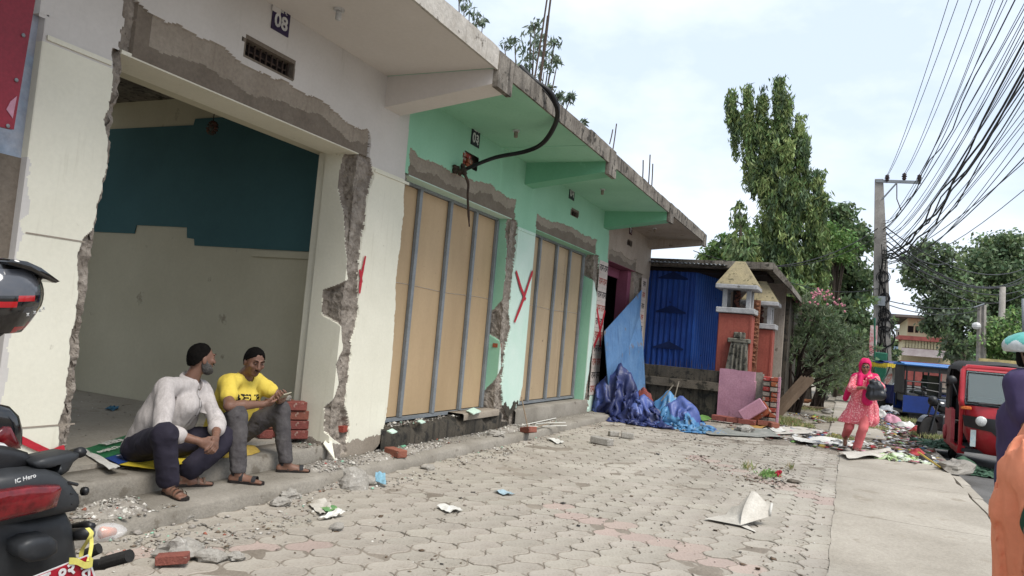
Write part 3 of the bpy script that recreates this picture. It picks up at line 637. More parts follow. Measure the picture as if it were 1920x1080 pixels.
for px0, px1, py in ((48, 160, 440), (40, 138, 806)):
    a = Yp(px0, py-4, YF); c = Yp(px1, py+6, YF); MB().box((a[0], YF-.0035, a[2]-.006), (c[0], YF-.001, a[2]+.004)).build('tile_joint', m_bare, shop)

for xb, yb_, zb_, e in ((9.86, 4.65, 1.30, .0), (6.30, 4.63, .38, .3)): rot_brick = MB().obox((xb+.02, yb_+.03, zb_), (.055, .01, 0), (-.01, .05, 0), (0, 0, .03)).build('brick', m_brickf, shop)
# ---------------------------------------------------------------- beyond the shops: shed, low walls, shrine towers
def X3(px, py, x): return tuple(Xp(px, py, x))
m_blue = M('blue_tin', (34, 80, 172), (28, 66, 152), s=2, rough=.5, bump=.1, bs=30, spots=(18, 26, 48), sp_s=7, sp_t=.68, fine=.04)
m_blue2 = M('blue_tin_bright', (40, 98, 198), (34, 84, 178), s=2, rough=.5, bump=.1, bs=30, spots=(18, 26, 48), sp_s=10, sp_t=.66, streak=(20, 44, 100), st_t=.64, fine=.04)
m_sheet = M('faded_blue_sheet', (74, 122, 176), (98, 140, 186), s=1.6, rough=.6, bump=.1, bs=30, spots=(110, 104, 100), sp_s=2.4, sp_t=.6, streak=(56, 92, 140), st_t=.52)
m_orange = M('red_ochre_paint', (168, 82, 66), (150, 70, 56), s=2, bump=.2, bs=40, spots=(120, 52, 44), sp_s=5, sp_t=.66, streak=(140, 56, 46), st_t=.56)
m_cap = M('mossy_cap', (160, 146, 108), (138, 126, 96), s=5, bump=.4, bs=40, spots=(92, 86, 62), sp_s=9, sp_t=.58)
m_capw = M('lime_washed_cement', (176, 176, 176), (150, 150, 150), s=4, bump=.3, bs=40, spots=(100, 98, 92), sp_s=9, sp_t=.62)
def corr(name, P0, P1, z0, z1, mat, parent, pitch=.14, amp=.022, top1=None):
    n = int(np.hypot(P1[0]-P0[0], P1[1]-P0[1])/pitch*8); t = np.linspace(0, 1, n); d = np.array([P1[0]-P0[0], P1[1]-P0[1]]); L = np.linalg.norm(d); d /= L; nn = np.array([-d[1], d[0]])
    off = amp*np.clip(np.sin(t*L/pitch*2*math.pi)*1.6, -1, 1)
    x = P0[0]+d[0]*t*L+nn[0]*off; y = P0[1]+d[1]*t*L+nn[1]*off; zt = z1+((top1 if top1 is not None else z1)-z1)*t
    b = MB(); b.grid(np.stack([np.stack([x, y, t*0+z0], -1), np.stack([x, y, zt], -1)], 0)); b.grid(np.stack([np.stack([x+nn[0]*.004, y+nn[1]*.004, t*0+z0], -1), np.stack([x+nn[0]*.004, y+nn[1]*.004, zt], -1)], 0)[::-1])
    return b.build(name, mat, parent)
shed = root('tin_shed', 'blue corrugated tin shed with flat concrete roof next to the end of the shops', 'shed', (19, 3.5, 0))
corr('tin_wall', (18.7, 4.75), (18.7, 3.58), .35, 3.44, m_blue, shed)
corr('tin_wall', (18.7, 3.57), (20.6, 3.16), .35, 3.44, m_blue2, shed, top1=3.42)
for zc in (1.45, 2.35, 3.2): MB().box((18.66, 3.75, zc), (18.672, 4.5, zc+.03)).add([(18.665, 3.75, zc+.03), (18.665, 4.5, zc+.03), (18.665, 4.12, zc+.19)], [(0, 1, 2)]).build('wall_ornament', M('dark_blue_trim', (20, 44, 104), s=3, bump=0), shed)
MB().box((20.7, 1.6, 0), (20.85, 3.2, 3.4)).build('shed_wall', m_dirty, shed)
MB().box((20.7, 3.2, 0), (20.85, 5.2, 3.4)).build('shed_wall', m_grime, shed)
MB().box((20.9, 1.5, 0), (24.6, 1.66, 3.1)).build('shed_wall', m_grime, shed)
MB().hexa([(18.2, 1.72, 3.50), (25, 1.72, 3.5), (25, 6, 3.5), (18.2, 6, 3.5)], [(18.2, 1.72, 3.66), (25, 1.72, 3.66), (25, 6, 3.66), (18.2, 6, 3.66)]).build('roof_slab', m_slab, shed)
MB().hexa([(18.2, 1.26, 3.0), (25, 1.26, 3.0), (25, 1.715, 3.45), (18.2, 1.715, 3.45)], [(18.2, 1.3, 3.18), (25, 1.3, 3.18), (25, 1.715, 3.66), (18.2, 1.715, 3.66)]).build('sloping_eave', m_slab, shed)
b = MB(); n = 80; t = np.linspace(0, 1, n); y = 4.95-2.2*t; off = .02*np.sin(t*2.2/.1*2*math.pi)
b.grid(np.stack([np.stack([y*0+17.9, y, 3.55+off-.02*t], -1), np.stack([y*0+20.0, y, 3.66+off-.02*t], -1)], 0)); b.build('tin_roof', m_steel, shed)
MB().box((18.62, 1.9, 3.40), (20.6, 4.9, 3.47)).build('roof_joist', m_dark, shed)
# dark platform wall
lw = root('low_wall', 'low grimy black cement wall with a thick coping under the blue shed', 'wall', (17, 3.4, 0))
step_strip(16.92, 17.2, 0, 0, 0, 0, 0, 0).v
def wavy_box(a, c, mat, name, parent, amp=.015, res=.08):
    x0, y0, z0 = a; x1, y1, z1 = c; b = MB()
    def face(o, u, v, nrm):
        nu = max(2, int(np.linalg.norm(u)/res)+1); nv = max(2, int(np.linalg.norm(v)/res)+1)
        U, V = np.meshgrid(np.linspace(0, 1, nu), np.linspace(0, 1, nv), indexing='ij')
        P = np.array(o)+U[..., None]*np.array(u)+V[..., None]*np.array(v); Nn = fbm(P*3.1, 4)[..., None]*amp; Nm = fbm(P[..., [1, 2, 0]]*3.1+5, 4)[..., None]*amp
        P = P+Nn*np.array([1, 1, .6])+Nm*np.array([-1, 1, .6]); b.grid(P)
    dx, dy, dz = x1-x0, y1-y0, z1-z0
    face((x0, y0, z0), (0, dy, 0), (0, 0, dz), 0); face((x0, y0, z1), (0, dy, 0), (dx, 0, 0), 0)
    face((x0, y0, z0), (0, 0, dz), (dx, 0, 0), 0); face((x1, y0, z0), (0, 0, dz), (0, dy, 0), 0); face((x0, y1, z0), (dx, 0, 0), (0, 0, dz), 0)
    return b.build(name, mat, parent, True)
wavy_box((17.05, 2.6, -.1), (17.3, 4.5, .62), m_grime, 'wall_face', lw)
wavy_box((16.95, 2.58, .62), (17.4, 4.5, .80), M('mossy_coping', (104, 94, 80), (82, 74, 62), s=3, bump=.4, bs=40, spots=(48, 44, 36), sp_s=6, sp_t=.55), 'coping', lw)
wavy_box((17.08, 2.62, .80), (17.3, 4.45, 1.06), m_grime, 'parapet', lw)
for i in range(14):
    yy = 2.75+i*.12; MB().tube([(17.15, yy, 1.05), (17.15+random.uniform(-.02, .02), yy+random.uniform(-.02, .02), 1.05+random.uniform(.08, .2))], .005, 4).build('iron_spike', m_iron, lw)
# shrine towers
def tower(x, y, w_, label, zp, zt, r_pl=.06):
    t = root('shrine_tower', label, 'shrine', (x, y, 0)); h = w_/2
    MB().box((x-h, y-h, -.1), (x+h, y+h, zp-.13), 0, .02).build('shaft', m_orange, t)
    MB().box((x-h-.012, y-h-.012, -.1), (x-h+.03, y-h+.03, zp-.14)).build('corner_strip', m_orange, t)
    MB().box((x-h-r_pl, y-h-r_pl, zp-.12), (x+h+r_pl, y+h+r_pl, zp), 0, .012).build('platform', m_capw, t)
    hh = .42
    for sx in (-1, 1):
        for sy in (-1, 1): MB().box((x+sx*(h-.10)-.05, y+sy*(h-.10)-.05, zp+.002), (x+sx*(h-.10)+.05, y+sy*(h-.10)+.05, zp+hh), 0, .008).build('post', m_capw, t)
    MB().box((x-.03, y-.03, zp+.002), (x+.12, y+.12, zp+hh)).build('niche_core', m_dark, t)
    c = MB()
    for i in range(9): c.ball((x-.04+random.uniform(-.02, .02), y+random.uniform(-.06, .06), zp+.05+i*.04), (.05, .05, .035), 7, 0, .3, i)
    c.build('carved_figure', M('carved_brown', (104, 58, 42), (70, 40, 34), s=20, bump=.4), t)
    a = h+.10; z0 = zp+hh+.002
    MB().box((x-a, y-a, z0), (x+a, y+a, z0+.10), 0, .015).build('roof_edge', m_capw, t)
    b_ = a-.01; c2 = .10; z1 = z0+.103
    MB().hexa([(x-b_, y-b_, z1), (x+b_, y-b_, z1), (x+b_, y+b_, z1), (x-b_, y+b_, z1)], [(x-c2, y-c2, zt), (x+c2, y-c2, zt), (x+c2, y+c2, zt), (x-c2, y+c2, zt)]).build('pyramid_roof', m_cap, t)
    return t
tower(17.65, 2.38, .72, 'nearer orange shrine tower with mossy pyramid roof, behind the pink wall', 2.50, 3.58)
tower(18.6, 1.98, .66, 'farther orange shrine tower with stained pyramid roof, half hidden by the nearer one', 2.23, 3.24)
sc = MB()
for i in range(16):
    zz = 1.3+i*.09; sc.ball((18.0, 2.0, zz), (.06, .07, .05), 8, 0, .5, i)
sc.box((17.98, 1.93, 1.1), (18.10, 2.09, 2.75)); sc.build('carved_panel', M('carved_ochre', (150, 96, 66), (104, 62, 44), s=18, bump=.6), None, False, None, 'narrow ochre carved panel standing between the two orange shrine towers', 'carving')
# old stone pedestal leaning
pd = root('stone_pedestal', 'weathered grey stone pedestal leaning before the nearer orange shrine tower', 'stone', (17.22, 2.32, 1.0))
m_old = M('old_stone', (124, 120, 106), (92, 88, 76), s=6, bump=.6, bs=40, spots=(52, 50, 42), sp_s=7, sp_t=.52, streak=(186, 180, 164), st_t=.6)
MB().hexa([(17.1, 2.02, 1.0), (17.3, 2.02, 1.0), (17.3, 2.5, 1.0), (17.1, 2.5, 1.0)], [(17.1, 2.06, 1.72), (17.3, 2.06, 1.72), (17.3, 2.40, 1.72), (17.1, 2.40, 1.72)]).build('shaft', m_old, pd)
MB().box((17.08, 2.0, 1.722), (17.32, 2.48, 1.82), 0, .015).build('ledge', m_old, pd)
MB().box((17.12, 2.12, 1.822), (17.3, 2.36, 1.96), 0, .02).build('cap', m_old, pd)
for i in range(4): MB().tube([(17.09, 2.08+i*.09, 1.05), (17.09, 2.08+i*.085, 1.68)], .03, 6).build('flute', m_old, pd)
# broken pink wall
pw = root('pink_wall', 'broken pink plastered brick wall standing in front of the orange shrine towers', 'wall', (17, 2, 0))
ys = np.linspace(1.68, 2.58, 40); zs = np.linspace(-.05, 1.12, 50); Y_, Z_ = np.meshgrid(ys, zs, indexing='ij')
top = 1.12+.03*fbm(np.stack([ys*5, ys*0, ys*0], -1)); Z_ = Z_/1.12*top[:, None]
nq = fbm(np.stack([Y_*4, Z_*4, Z_*0], -1)); brk_ = (Y_ < 1.80+.07*nq)
X_ = 16.98+.008*nq+.03*brk_; b = MB(); b.grid(np.stack([X_, Y_, Z_], -1)[::-1], (brk_*1)[::-1]); b.build('plaster_face', [m_pink, m_mort], pw)
MB().hexa([(17.0, 1.66, -.05), (17.18, 1.66, -.05), (17.18, 2.57, -.05), (17.0, 2.57, -.05)], [(17.02, 1.66, 1.09), (17.18, 1.66, 1.09), (17.18, 2.57, 1.08), (17.02, 2.57, 1.08)]).build('wall_core', m_mort, pw)
zz = 0; k = 0
while zz < 1.05:                       # the torn end of the wall: courses of brick and mortar lumps
    for q in range(2):
        wv = .18; y0 = 1.28+q*.19; x0 = 16.66+random.uniform(-.012, .012)
        if q == 0:
            MB().box((x0+.02, y0, zz), (x0+.13, y0+.05, zz+.105), 0, .006).build('pink_render', m_pink, pw)
            MB().box((x0, y0+.055, zz+.004), (x0+.115, y0+.05+.14+random.uniform(-.02, .01), zz+.092), 0, .01).build('brick', m_brickf if k % 3 != 1 else m_mort, pw)
        else:
            MB().box((x0+.03, y0+.01, zz+.004), (x0+.3, y0+.16, zz+.09), 0, .012).build('brick', m_brickf if random.random() < .4 else m_mort, pw)
    zz += .107; k += 1
MB().box((16.80, 1.30, -.02), (17.1, 1.655, 1.0)).build('wall_core', m_mort, pw)
def rot_box(name, c, half, eul, mat, ch, parent=None, **kw):
    b = MB().box((-half[0], -half[1], -half[2]), half, 0, ch); m = Matrix.Translation(Vector([float(q) for q in c])) @ Euler(eul).to_matrix().to_4x4()
    b.v = [tuple(m @ Vector(v)) for v in b.v]; return b.build(name, mat, parent, False, kw.get('kind'), kw.get('label'), kw.get('cat'), kw.get('group'))
g = Gp(1395, 785, 0)
blk = root('wall_fragment', 'big tipped pink plastered chunk of brick wall lying before the pink wall', 'rubble', (16.5, 1.75, 0))
rot_box('pink_face', (16.45, 1.78, .34), (.10, .27, .13), (R(-38), 0, R(8)), m_pink, .02, blk); rot_box('brick_side', (16.57, 1.68, .30), (.07, .24, .14), (R(-38), 0, R(8)), m_brickf, .02, blk)
def brick_obj(c, eul, label=None, group=None, mesh=[None], mat=None, sc=1.0):
    if mesh[0] is None or mat is not None:
        q = MB().box((-.115, -.055, -.035), (.115, .055, .035), 0, .006)
        me = q.mesh('brick', mat or m_brick)
        if mat is None: mesh[0] = me
    else: me = mesh[0]
    if mat is None: me = mesh[0]
    o = bpy.data.objects.new('brick', me); COL.objects.link(o); o.location = Vector([float(t) for t in c]); o.rotation_euler = eul; o.scale = (sc, sc, sc)
    return tag(o, label, 'brick', group)
pkb = [((16.5, 2.42, .09), (0, 0, R(80)), 'pinkish brick at the left end of the row before the pink wall'), ((16.45, 2.12, .09), (0, 0, R(95)), 'dark red brick in the middle of the row before the pink wall'),
       ((16.4, 1.86, .09), (0, 0, R(84)), 'grey-edged brick under the tipped pink wall chunk'), ((16.5, 1.5, .09), (R(10), 0, R(100)), 'brick lying at the foot of the torn pink wall end'),
       ((16.42, 1.35, .09), (0, 0, R(20)), 'brick standing out below the torn end of the pink wall')]
for c, e, l in pkb: brick_obj(c, e, l, sc=1.5)
# leaning blue sheet
P = [Yp(1190, 543, 4.66), Yp(1132, 622, 4.40), Yp(1137, 690, 4.32), Yp(1141, 738, 4.3), Yp(1210, 740, 4.2), Yp(1205, 650, 4.3), Yp(1199, 590, 4.5)]
P[0][1] = 4.5
c = sum(P)/7; nn = np.cross(P[1]-P[0], P[4]-P[0]); nn /= np.linalg.norm(nn); b = MB(); V = [tuple(p) for p in P]+[tuple(p+nn*.015) for p in P]+[tuple(c), tuple(c+nn*.015)]
F_ = [(i, (i+1) % 7, 14) for i in range(7)]+[((i+1) % 7+7, i+7, 15) for i in range(7)]+[(i+7, (i+1) % 7+7, (i+1) % 7, i) for i in range(7)]
b.add(V, F_).build('tin_sheet', m_sheet, None, False, None, 'faded blue tin sheet leaning in the dark doorway above the tarpaulins', 'metal sheet')
# crumpled tarpaulins
def crumple(name, cx, cy, rx, ry, h, rot, mats, seed, fold=.10, peak=(0, 0), label=None, cat=None, z0=0.0, n=(70, 170), sharp=2.0, fs=3.0, parent=None, group=None, kind=None):
    Rr, T = np.meshgrid(np.linspace(0, 1, n[0]), np.linspace(0, 2*math.pi, n[1], endpoint=False), indexing='ij')
    u = Rr*np.cos(T); v = Rr*np.sin(T); o = 1+.25*fbm(np.stack([np.cos(T)*1.3+seed, np.sin(T)*1.3, T*0], -1), 3)*2*Rr
    x = u*rx*o; y = v*ry*o
    r2 = (u-peak[0])**2+(v-peak[1])**2; hb = h*np.clip(1-r2**1.1, 0, 1)**.65
    q = np.stack([x*fs+seed*3, y*fs, hb*fs*.7], -1); w1 = fbm(q*.55+2, 3); w2 = fbm(q*.55+11, 3); f = 0
    for i_, (am_, fr_) in enumerate(((.8, .8), (.6, 1.1), (.4, 1.9), (.28, 2.7), (.15, 4.5))):
        an = seed*2.1+i_*1.9; ph = (x*math.cos(an)+y*math.sin(an)+hb*.5)*fr_*fs*.55+(w1 if i_ % 2 else w2)*2.2; f = f+am_*(4*np.abs(ph-np.floor(ph)-.5)-1)*(.5+np.clip(fbm(q*.9+i_*5, 2)+.3, 0, 1))
    f = f*fold*.62
    wv = fbm(q*.8+3, 3)[..., None]*np.array([1, .7, 0]); 
    z = z0+hb*(1+.25*fbm(q*.6, 2))+f*(.35+.65*np.clip(hb/(h+1e-6)*2, 0, 1))*(1-.7*Rr**6); z = np.maximum(z, z0+.006+.02*np.abs(fbm(q*3, 2)))
    z = np.where(Rr > .999, z0-.004, z)
    c_, s_ = math.cos(rot), math.sin(rot); X = cx+x*c_-y*s_+wv[..., 0]*fold*1.5; Y = cy+x*s_+y*c_+wv[..., 1]*fold*1.5
    b = MB(); b.grid(np.stack([X, Y, z], -1), 0, True)
    if len(mats) > 1:
        mm = (fbm(np.stack([X*1.6+seed, Y*1.6, z*3], -1), 3)); mm = mm[:-1].ravel(); b.m = [1 if q > .12 else 0 for q in mm]
    return b.build(name, mats, parent, True, kind, label, cat, group)
def tarpm(n, c1, c2, dirt=(120, 112, 108), t=.62, rough=.38): return M(n, c1, c2, s=3.2, rough=.45, bump=.2, bs=30, spots=dirt, sp_s=7, sp_t=t, spec=.4, fine=.03)
t_dk = tarpm('tarp_dark_blue', (44, 56, 112), (34, 42, 86), (84, 90, 112), .64); t_vi = tarpm('tarp_violet_blue', (76, 96, 164), (58, 76, 146), (120, 124, 140), .62)
t_lt = tarpm('tarp_light_blue', (78, 138, 186), (60, 116, 170), (112, 126, 134), .58); t_tl = tarpm('tarp_teal', (74, 122, 150), (58, 104, 136), (126, 128, 126), .56)
def drape(name, c, size, comp, obst, mats, seed, label, cat, n=56, rot=0.0, iters=95, z0=0.0, lift=.25, parent=None):
    """a sheet let fall, pushed together and buckled over a few buried lumps (position based cloth)"""
    g_ = np.random.default_rng(seed); sx, sy = size; nx = int(n*max(1, sx/sy)**.5); ny = int(n*max(1, sy/sx)**.5); hx, hy = sx/(nx-1), sy/(ny-1)
    U, V = np.meshgrid(np.linspace(-.5, .5, nx), np.linspace(-.5, .5, ny), indexing='ij'); q = np.stack([U*3+seed, V*3, U*0], -1)
    P = np.stack([U*sx*comp+.10*sx*comp*fbm(q, 2), V*sy*comp+.10*sy*comp*fbm(q+9, 2), lift*(.5+fbm(q*1.6+4, 3))+.02*g_.random(U.shape)], -1)
    ob2 = []
    for (ox, oy, rx_, ry_, rz_) in obst:
        for k_ in range(5): a_ = k_*1.26+g_.random(); q_ = .62 if k_ else 0; ob2.append((ox+q_*rx_*math.cos(a_), oy+q_*ry_*math.sin(a_), rx_*(.35+.2*g_.random()), ry_*(.35+.2*g_.random()), rz_*(1 if k_ == 0 else .35+.5*g_.random())))
    obst = ob2
    for (ox, oy, rx_, ry_, rz_) in obst: P[..., 2] += rz_*np.exp(-(((P[..., 0]-ox)/rx_)**2+((P[..., 1]-oy)/ry_)**2))
    P[..., 2] += .05; v = np.zeros_like(P)
    def con(A, B_, L, k):
        a, b = P[A], P[B_]; d = b-a; l = np.linalg.norm(d, axis=-1, keepdims=True)+1e-9; m = d*(.5*k*(l-L)/l); P[A] = a+m; P[B_] = b-m
    S_ = slice
    cons = []
    for o in (0, 1):
        ka = (nx-1-o)//2*2; cons.append(((S_(o, o+ka, 2), S_(None)), (S_(o+1, o+1+ka, 2), S_(None)), hx, 1.0))
        kb_ = (ny-1-o)//2*2; cons.append(((S_(None), S_(o, o+kb_, 2)), (S_(None), S_(o+1, o+1+kb_, 2)), hy, 1.0))
        cons.append(((S_(o, o+ka, 2), S_(0, ny-1)), (S_(o+1, o+1+ka, 2), S_(1, ny)), math.hypot(hx, hy), .5)); cons.append(((S_(o, o+ka, 2), S_(1, ny)), (S_(o+1, o+1+ka, 2), S_(0, ny-1)), math.hypot(hx, hy), .5))
    cons2 = [((S_(0, nx-2), S_(None)), (S_(2, nx), S_(None)), 2*hx, .12), ((S_(None), S_(0, ny-2)), (S_(None), S_(2, ny)), 2*hy, .12)]
    for it in range(iters):
        old = P.copy(); v[..., 2] -= .0012; P += v
        for _ in range(3):
            for A, B_, L, k in cons: con(A, B_, L, k)
        for A, B_, L, k in cons2: con(A, B_, L, k)
        for (ox, oy, rx_, ry_, rz_) in obst:
            d = (P-np.array([ox, oy, 0]))/np.array([rx_, ry_, rz_]); l = np.linalg.norm(d, axis=-1, keepdims=True)+1e-9; P = np.where(l < 1, np.array([ox, oy, 0])+d/l*np.array([rx_, ry_, rz_]), P)
        low = P[..., 2] < .006; P[..., 2] = np.where(low, .006+.004*((U*57+V*31) % 1), P[..., 2]); v = (P-old)*.86; v[low] *= .2; v = np.clip(v, -.02, .02)
    c_, s_ = math.cos(rot), math.sin(rot); X = c[0]+P[..., 0]*c_-P[..., 1]*s_; Y = c[1]+P[..., 0]*s_+P[..., 1]*c_; b = MB(); Q_ = np.stack([X, Y, P[..., 2]+z0], -1); b.grid(Q_)
    if len(mats) > 1: mm = fbm(np.stack([U*2.2+seed, V*2.2, U*0], -1), 3)[:-1, :-1].ravel(); b.m = [1 if t > .10 else 0 for t in mm]
    return b.build(name, mats, parent, True, None, label, cat)
drape('tarpaulin', (14.55, 4.12), (3.0, 2.8), .33, [(0, .02, .34, .36, 1.12)], [t_dk, t_vi], 3, 'tall crumpled heap of dark blue tarpaulin against the foot of the shop pier', 'tarpaulin', 62, .3, lift=.5)
drape('tarpaulin', (14.2, 3.50), (2.4, 2.6), .38, [(.05, .05, .32, .38, .56)], [t_vi, t_dk], 5, 'violet blue tarpaulin heap in the middle of the pile beside the leaning sheet', 'tarpaulin', 58, 0, lift=.4)
drape('tarpaulin', (14.4, 2.86), (2.3, 2.5), .38, [(.05, .0, .30, .38, .60)], [t_lt, t_vi], 8, 'light blue torn tarpaulin heap at the right of the pile', 'tarpaulin', 56, .2, lift=.4)
drape('tarpaulin', (14.15, 2.42), (1.1, 1.3), .55, [(0, 0, .12, .2, .10)], [t_tl, t_lt], 11, 'low light blue end of the tarpaulins spreading toward the bricks', 'tarpaulin', 44, .5, lift=.2)
drape('tarpaulin', (15.3, 3.3), (1.5, 1.9), .45, [(0, 0, .26, .34, .62)], [t_lt], 14, 'bright blue tarpaulin behind the violet heap, below the dark wall', 'tarpaulin', 44, 0, lift=.3)
crumple('red_cloth', 15.9, 3.95, .16, .2, .62, 0, [M('red_cloth', (150, 66, 52), (120, 70, 70), s=8, rough=.9)], 3.3, .08, (0, 0), 'bundle of dull red and orange cloth propped at the foot of the leaning sheet', 'cloth', fs=5, n=(24, 50))
p = Gp(1225, 790)
for k, (px, py, qx, qy) in enumerate(((1265, 745, 1273, 715), (1240, 752, 1262, 722))):
    a = Xp(px, py, 14.5); c = Xp(qx, qy, 14.5); MB().tube([a, c], .012, 5).build('stick', M('bare_wood_%d' % k, (172, 160, 140), s=6), None, False, None, ('thin pale stick poking up out of the light blue tarpaulin', 'short pale stick leaning across the violet tarpaulin heap')[k], 'stick')
# boards leaning behind the pink wall
bd = root('leaning_boards', 'weathered boards leaning between the orange tower and the oleander trunk', 'boards', (19.8, 1.3, 0))
m_wood = M('grey_wood', (146, 124, 100), (120, 100, 80), s=3, stretch=(1, 1, .3), bump=.3)
for i in range(4): MB().obox((19.6+i*.1, 1.15+i*.08, .52), (.01, 0, 0), (0, .04, .05), (0, -.38, .52)).build('board', m_wood, bd)
# ---------------------------------------------------------------- vegetation
G_ = np.random.default_rng(5)
def leaf_cloud(centers, dirs, L, Wd, bend=.3):
    """two-triangle folded leaves: centers [n,3], dirs [n,3]"""
    n = len(centers); d = dirs/(np.linalg.norm(dirs, axis=1, keepdims=True)+1e-9); r = G_.normal(size=(n, 3)); s = np.cross(d, r); s /= np.linalg.norm(s, axis=1, keepdims=True)+1e-9
    Ls = (L*(.6+.8*G_.random(n)))[:, None]; Ws = (Wd*(.6+.8*G_.random(n)))[:, None]; up = np.cross(s, d)
    a = centers-d*Ls/2; c = centers+d*Ls/2-up*Ls*bend*.3; l = centers+s*Ws/2+up*Ls*bend*.15; r_ = centers-s*Ws/2+up*Ls*bend*.15
    V = np.stack([a, l, c, r_], 1).reshape(-1, 3); i = np.arange(n)*4; F = np.stack([i, i+1, i+2, i+3], 1); return V, F
def blob_leaves(blobs, per, L, Wd, droop=.2, shell=.55, clump=.35, sub=14):
    """blobs: list of (centre, radius[, squash]); leaves gathered in sub-clumps so light and gaps show"""
    global CID; Cs, Ds, CI = [], [], []; nc_ = 0
    for bl in blobs:
        c, r = np.array(bl[0], float), bl[1]; sq = bl[2] if len(bl) > 2 else 1.0
        k = max(3, int(sub*(.6+.8*G_.random()))); d = G_.normal(size=(k, 3)); d /= np.linalg.norm(d, axis=1, keepdims=True)
        cc = d*(r*(shell+(1-shell)*G_.random((k, 1)))); cc[:, 2] *= sq
        m = max(2, int(per*r*r/k))
        for q, dd in zip(cc, d):
            p = G_.normal(size=(m, 3))*r*clump*np.array([1, 1, .55]); Cs.append(c+q+p)
            di = G_.normal(size=(m, 3))+dd*.8; di[:, 2] -= droop*3; Ds.append(di); CI.append(np.full(m, nc_)); nc_ += 1
    CID = np.concatenate(CI); return leaf_cloud(np.concatenate(Cs), np.concatenate(Ds), L, Wd)
def clump_mi(k, p=.42): 
    t = G_.random(CID.max()+1) < p; return (t[CID] ^ (G_.random(len(CID)) < .15)).astype(int)
def crown(name, blobs, per, L, Wd, mat, parent, **kw):
    V, F = blob_leaves(blobs, per, L, Wd, **kw); return np_obj(name, V, F, mat, parent)
def pxblob(lst, x, jit=1.0):
    out_ = []
    for t in lst:
        px, py, rp = t[:3]; xx = x+random.uniform(-jit, jit)*(rp/FPX*x)*.8; p = Xp(px, py, xx); out_.append((p, rp/FPX*xx)+((t[3],) if len(t) > 3 else ()))
    return out_
def limbs(b, base, ends, r0, mi=0, sag=.1):
    base = np.array(base, float)
    for e in ends:
        e = np.array(e, float); m1 = base*.6+e*.4+np.array([random.uniform(-.3, .3), random.uniform(-.3, .3), sag*np.linalg.norm(e-base)])
        b.tube([base, m1, e], [r0, r0*.6, r0*.15], 6, mi)
m_bark = M('bark', (104, 90, 76), (78, 66, 56), s=5, bump=.7, bs=25, stretch=(1, 1, .3))
m_barkd = M('bark_dark', (70, 56, 46), (50, 40, 34), s=6, bump=.7, bs=25)
L_ash = leafmat('ashoka_leaf', (122, 146, 78), (86, 112, 60), .45); L_ash2 = leafmat('ashoka_leaf_light', (146, 164, 92), (110, 136, 72), .3)
L_dk = leafmat('dark_leaf', (94, 118, 78), (74, 98, 64), .4); L_md = leafmat('mid_leaf', (114, 138, 88), (92, 118, 74), .4)
L_br = leafmat('bright_leaf', (124, 162, 82), (98, 140, 66), .35); L_ol = leafmat('oleander_leaf', (132, 146, 112), (100, 118, 84), .4)
L_gy = leafmat('grey_green_leaf', (114, 128, 104), (86, 104, 82), .4)
# tall drooping ashoka tree
XA = 34.0
ash = root('ashoka_tree', 'very tall drooping evergreen tree rising behind the shrine towers against the sky', 'tree', Xp(1475, 760, XA))
cols = [  # (px, py top, half width px, length px)
 (1465, 142, 9, 60), (1463, 142, 7, 40), (1466, 160, 14, 90), (1478, 178, 12, 120), (1500, 235, 10, 70), (1458, 180, 12, 120), (1443, 232, 12, 100), (1430, 158, 7, 90), (1428, 180, 10, 100), (1404, 158, 7, 60), (1405, 185, 9, 50), (1372, 165, 6, 40), (1372, 180, 9, 50), (1383, 205, 7, 60), (1412, 212, 10, 70),
 (1400, 215, 10, 90), (1420, 235, 16, 90), (1445, 240, 22, 130), (1475, 250, 26, 140), (1510, 250, 9, 60), (1498, 210, 12, 90), (1430, 290, 18, 60), (1412, 300, 12, 30), (1460, 320, 28, 150), (1490, 330, 26, 150), (1515, 310, 18, 110), (1535, 320, 12, 90),
 (1450, 370, 26, 150), (1480, 390, 34, 160), (1520, 390, 24, 140), (1540, 360, 12, 110), (1440, 400, 20, 160), (1455, 460, 30, 160), (1490, 470, 32, 170), (1525, 470, 26, 160), (1430, 440, 18, 120), (1445, 520, 26, 150), (1480, 540, 30, 150), (1520, 540, 28, 130), (1545, 430, 12, 100),
 (1545, 500, 14, 100), (1470, 600, 30, 120), (1510, 600, 30, 110), (1440, 330, 14, 40), (1418, 320, 9, 22), (1410, 470, 14, 90), (1415, 540, 18, 90)]
Cs, Ds, TI = [], [], []
for (px, py, hw, ln) in cols:
    nst = max(6, int(hw*ln/190))
    for s_ in range(nst*3):
        ox = random.gauss(0, hw*.40); oy = random.random()**1.25*ln; Lh = random.uniform(18, 40)
        xx = XA+random.uniform(-.055, .055)*hw*.55-(.2 if s_ % 3 else 0); p0 = Xp(px+ox, py+oy, xx); m = int(Lh*1.5)
        t = G_.random(m); pos = p0+np.stack([G_.normal(size=m)*.09, G_.normal(size=m)*.10*(1.1-t*.6), -t*Lh*XA/FPX], -1)
        Cs.append(pos); di = G_.normal(size=(m, 3))*np.array([.5, .6, .3]); di[:, 2] -= 1.1; Ds.append(di); TI.append(np.full(m, random.choice((0, 0, 1, 2))))
Cs = np.concatenate(Cs); Ds = np.concatenate(Ds); V, F = leaf_cloud(Cs, Ds, .26, .07, .3)
mi = np.concatenate(TI); np_obj('crown', V, F, [L_ash, L_ash2, L_dk], ash, mi=mi)
b = MB(); tp = [Xp(1475, 790, XA), Xp(1478, 600, XA+.1), Xp(1475, 420, XA+.1), Xp(1470, 260, XA), Xp(1466, 160, XA)]; b.tube(tp, [.35, .3, .22, .12, .03], 9)
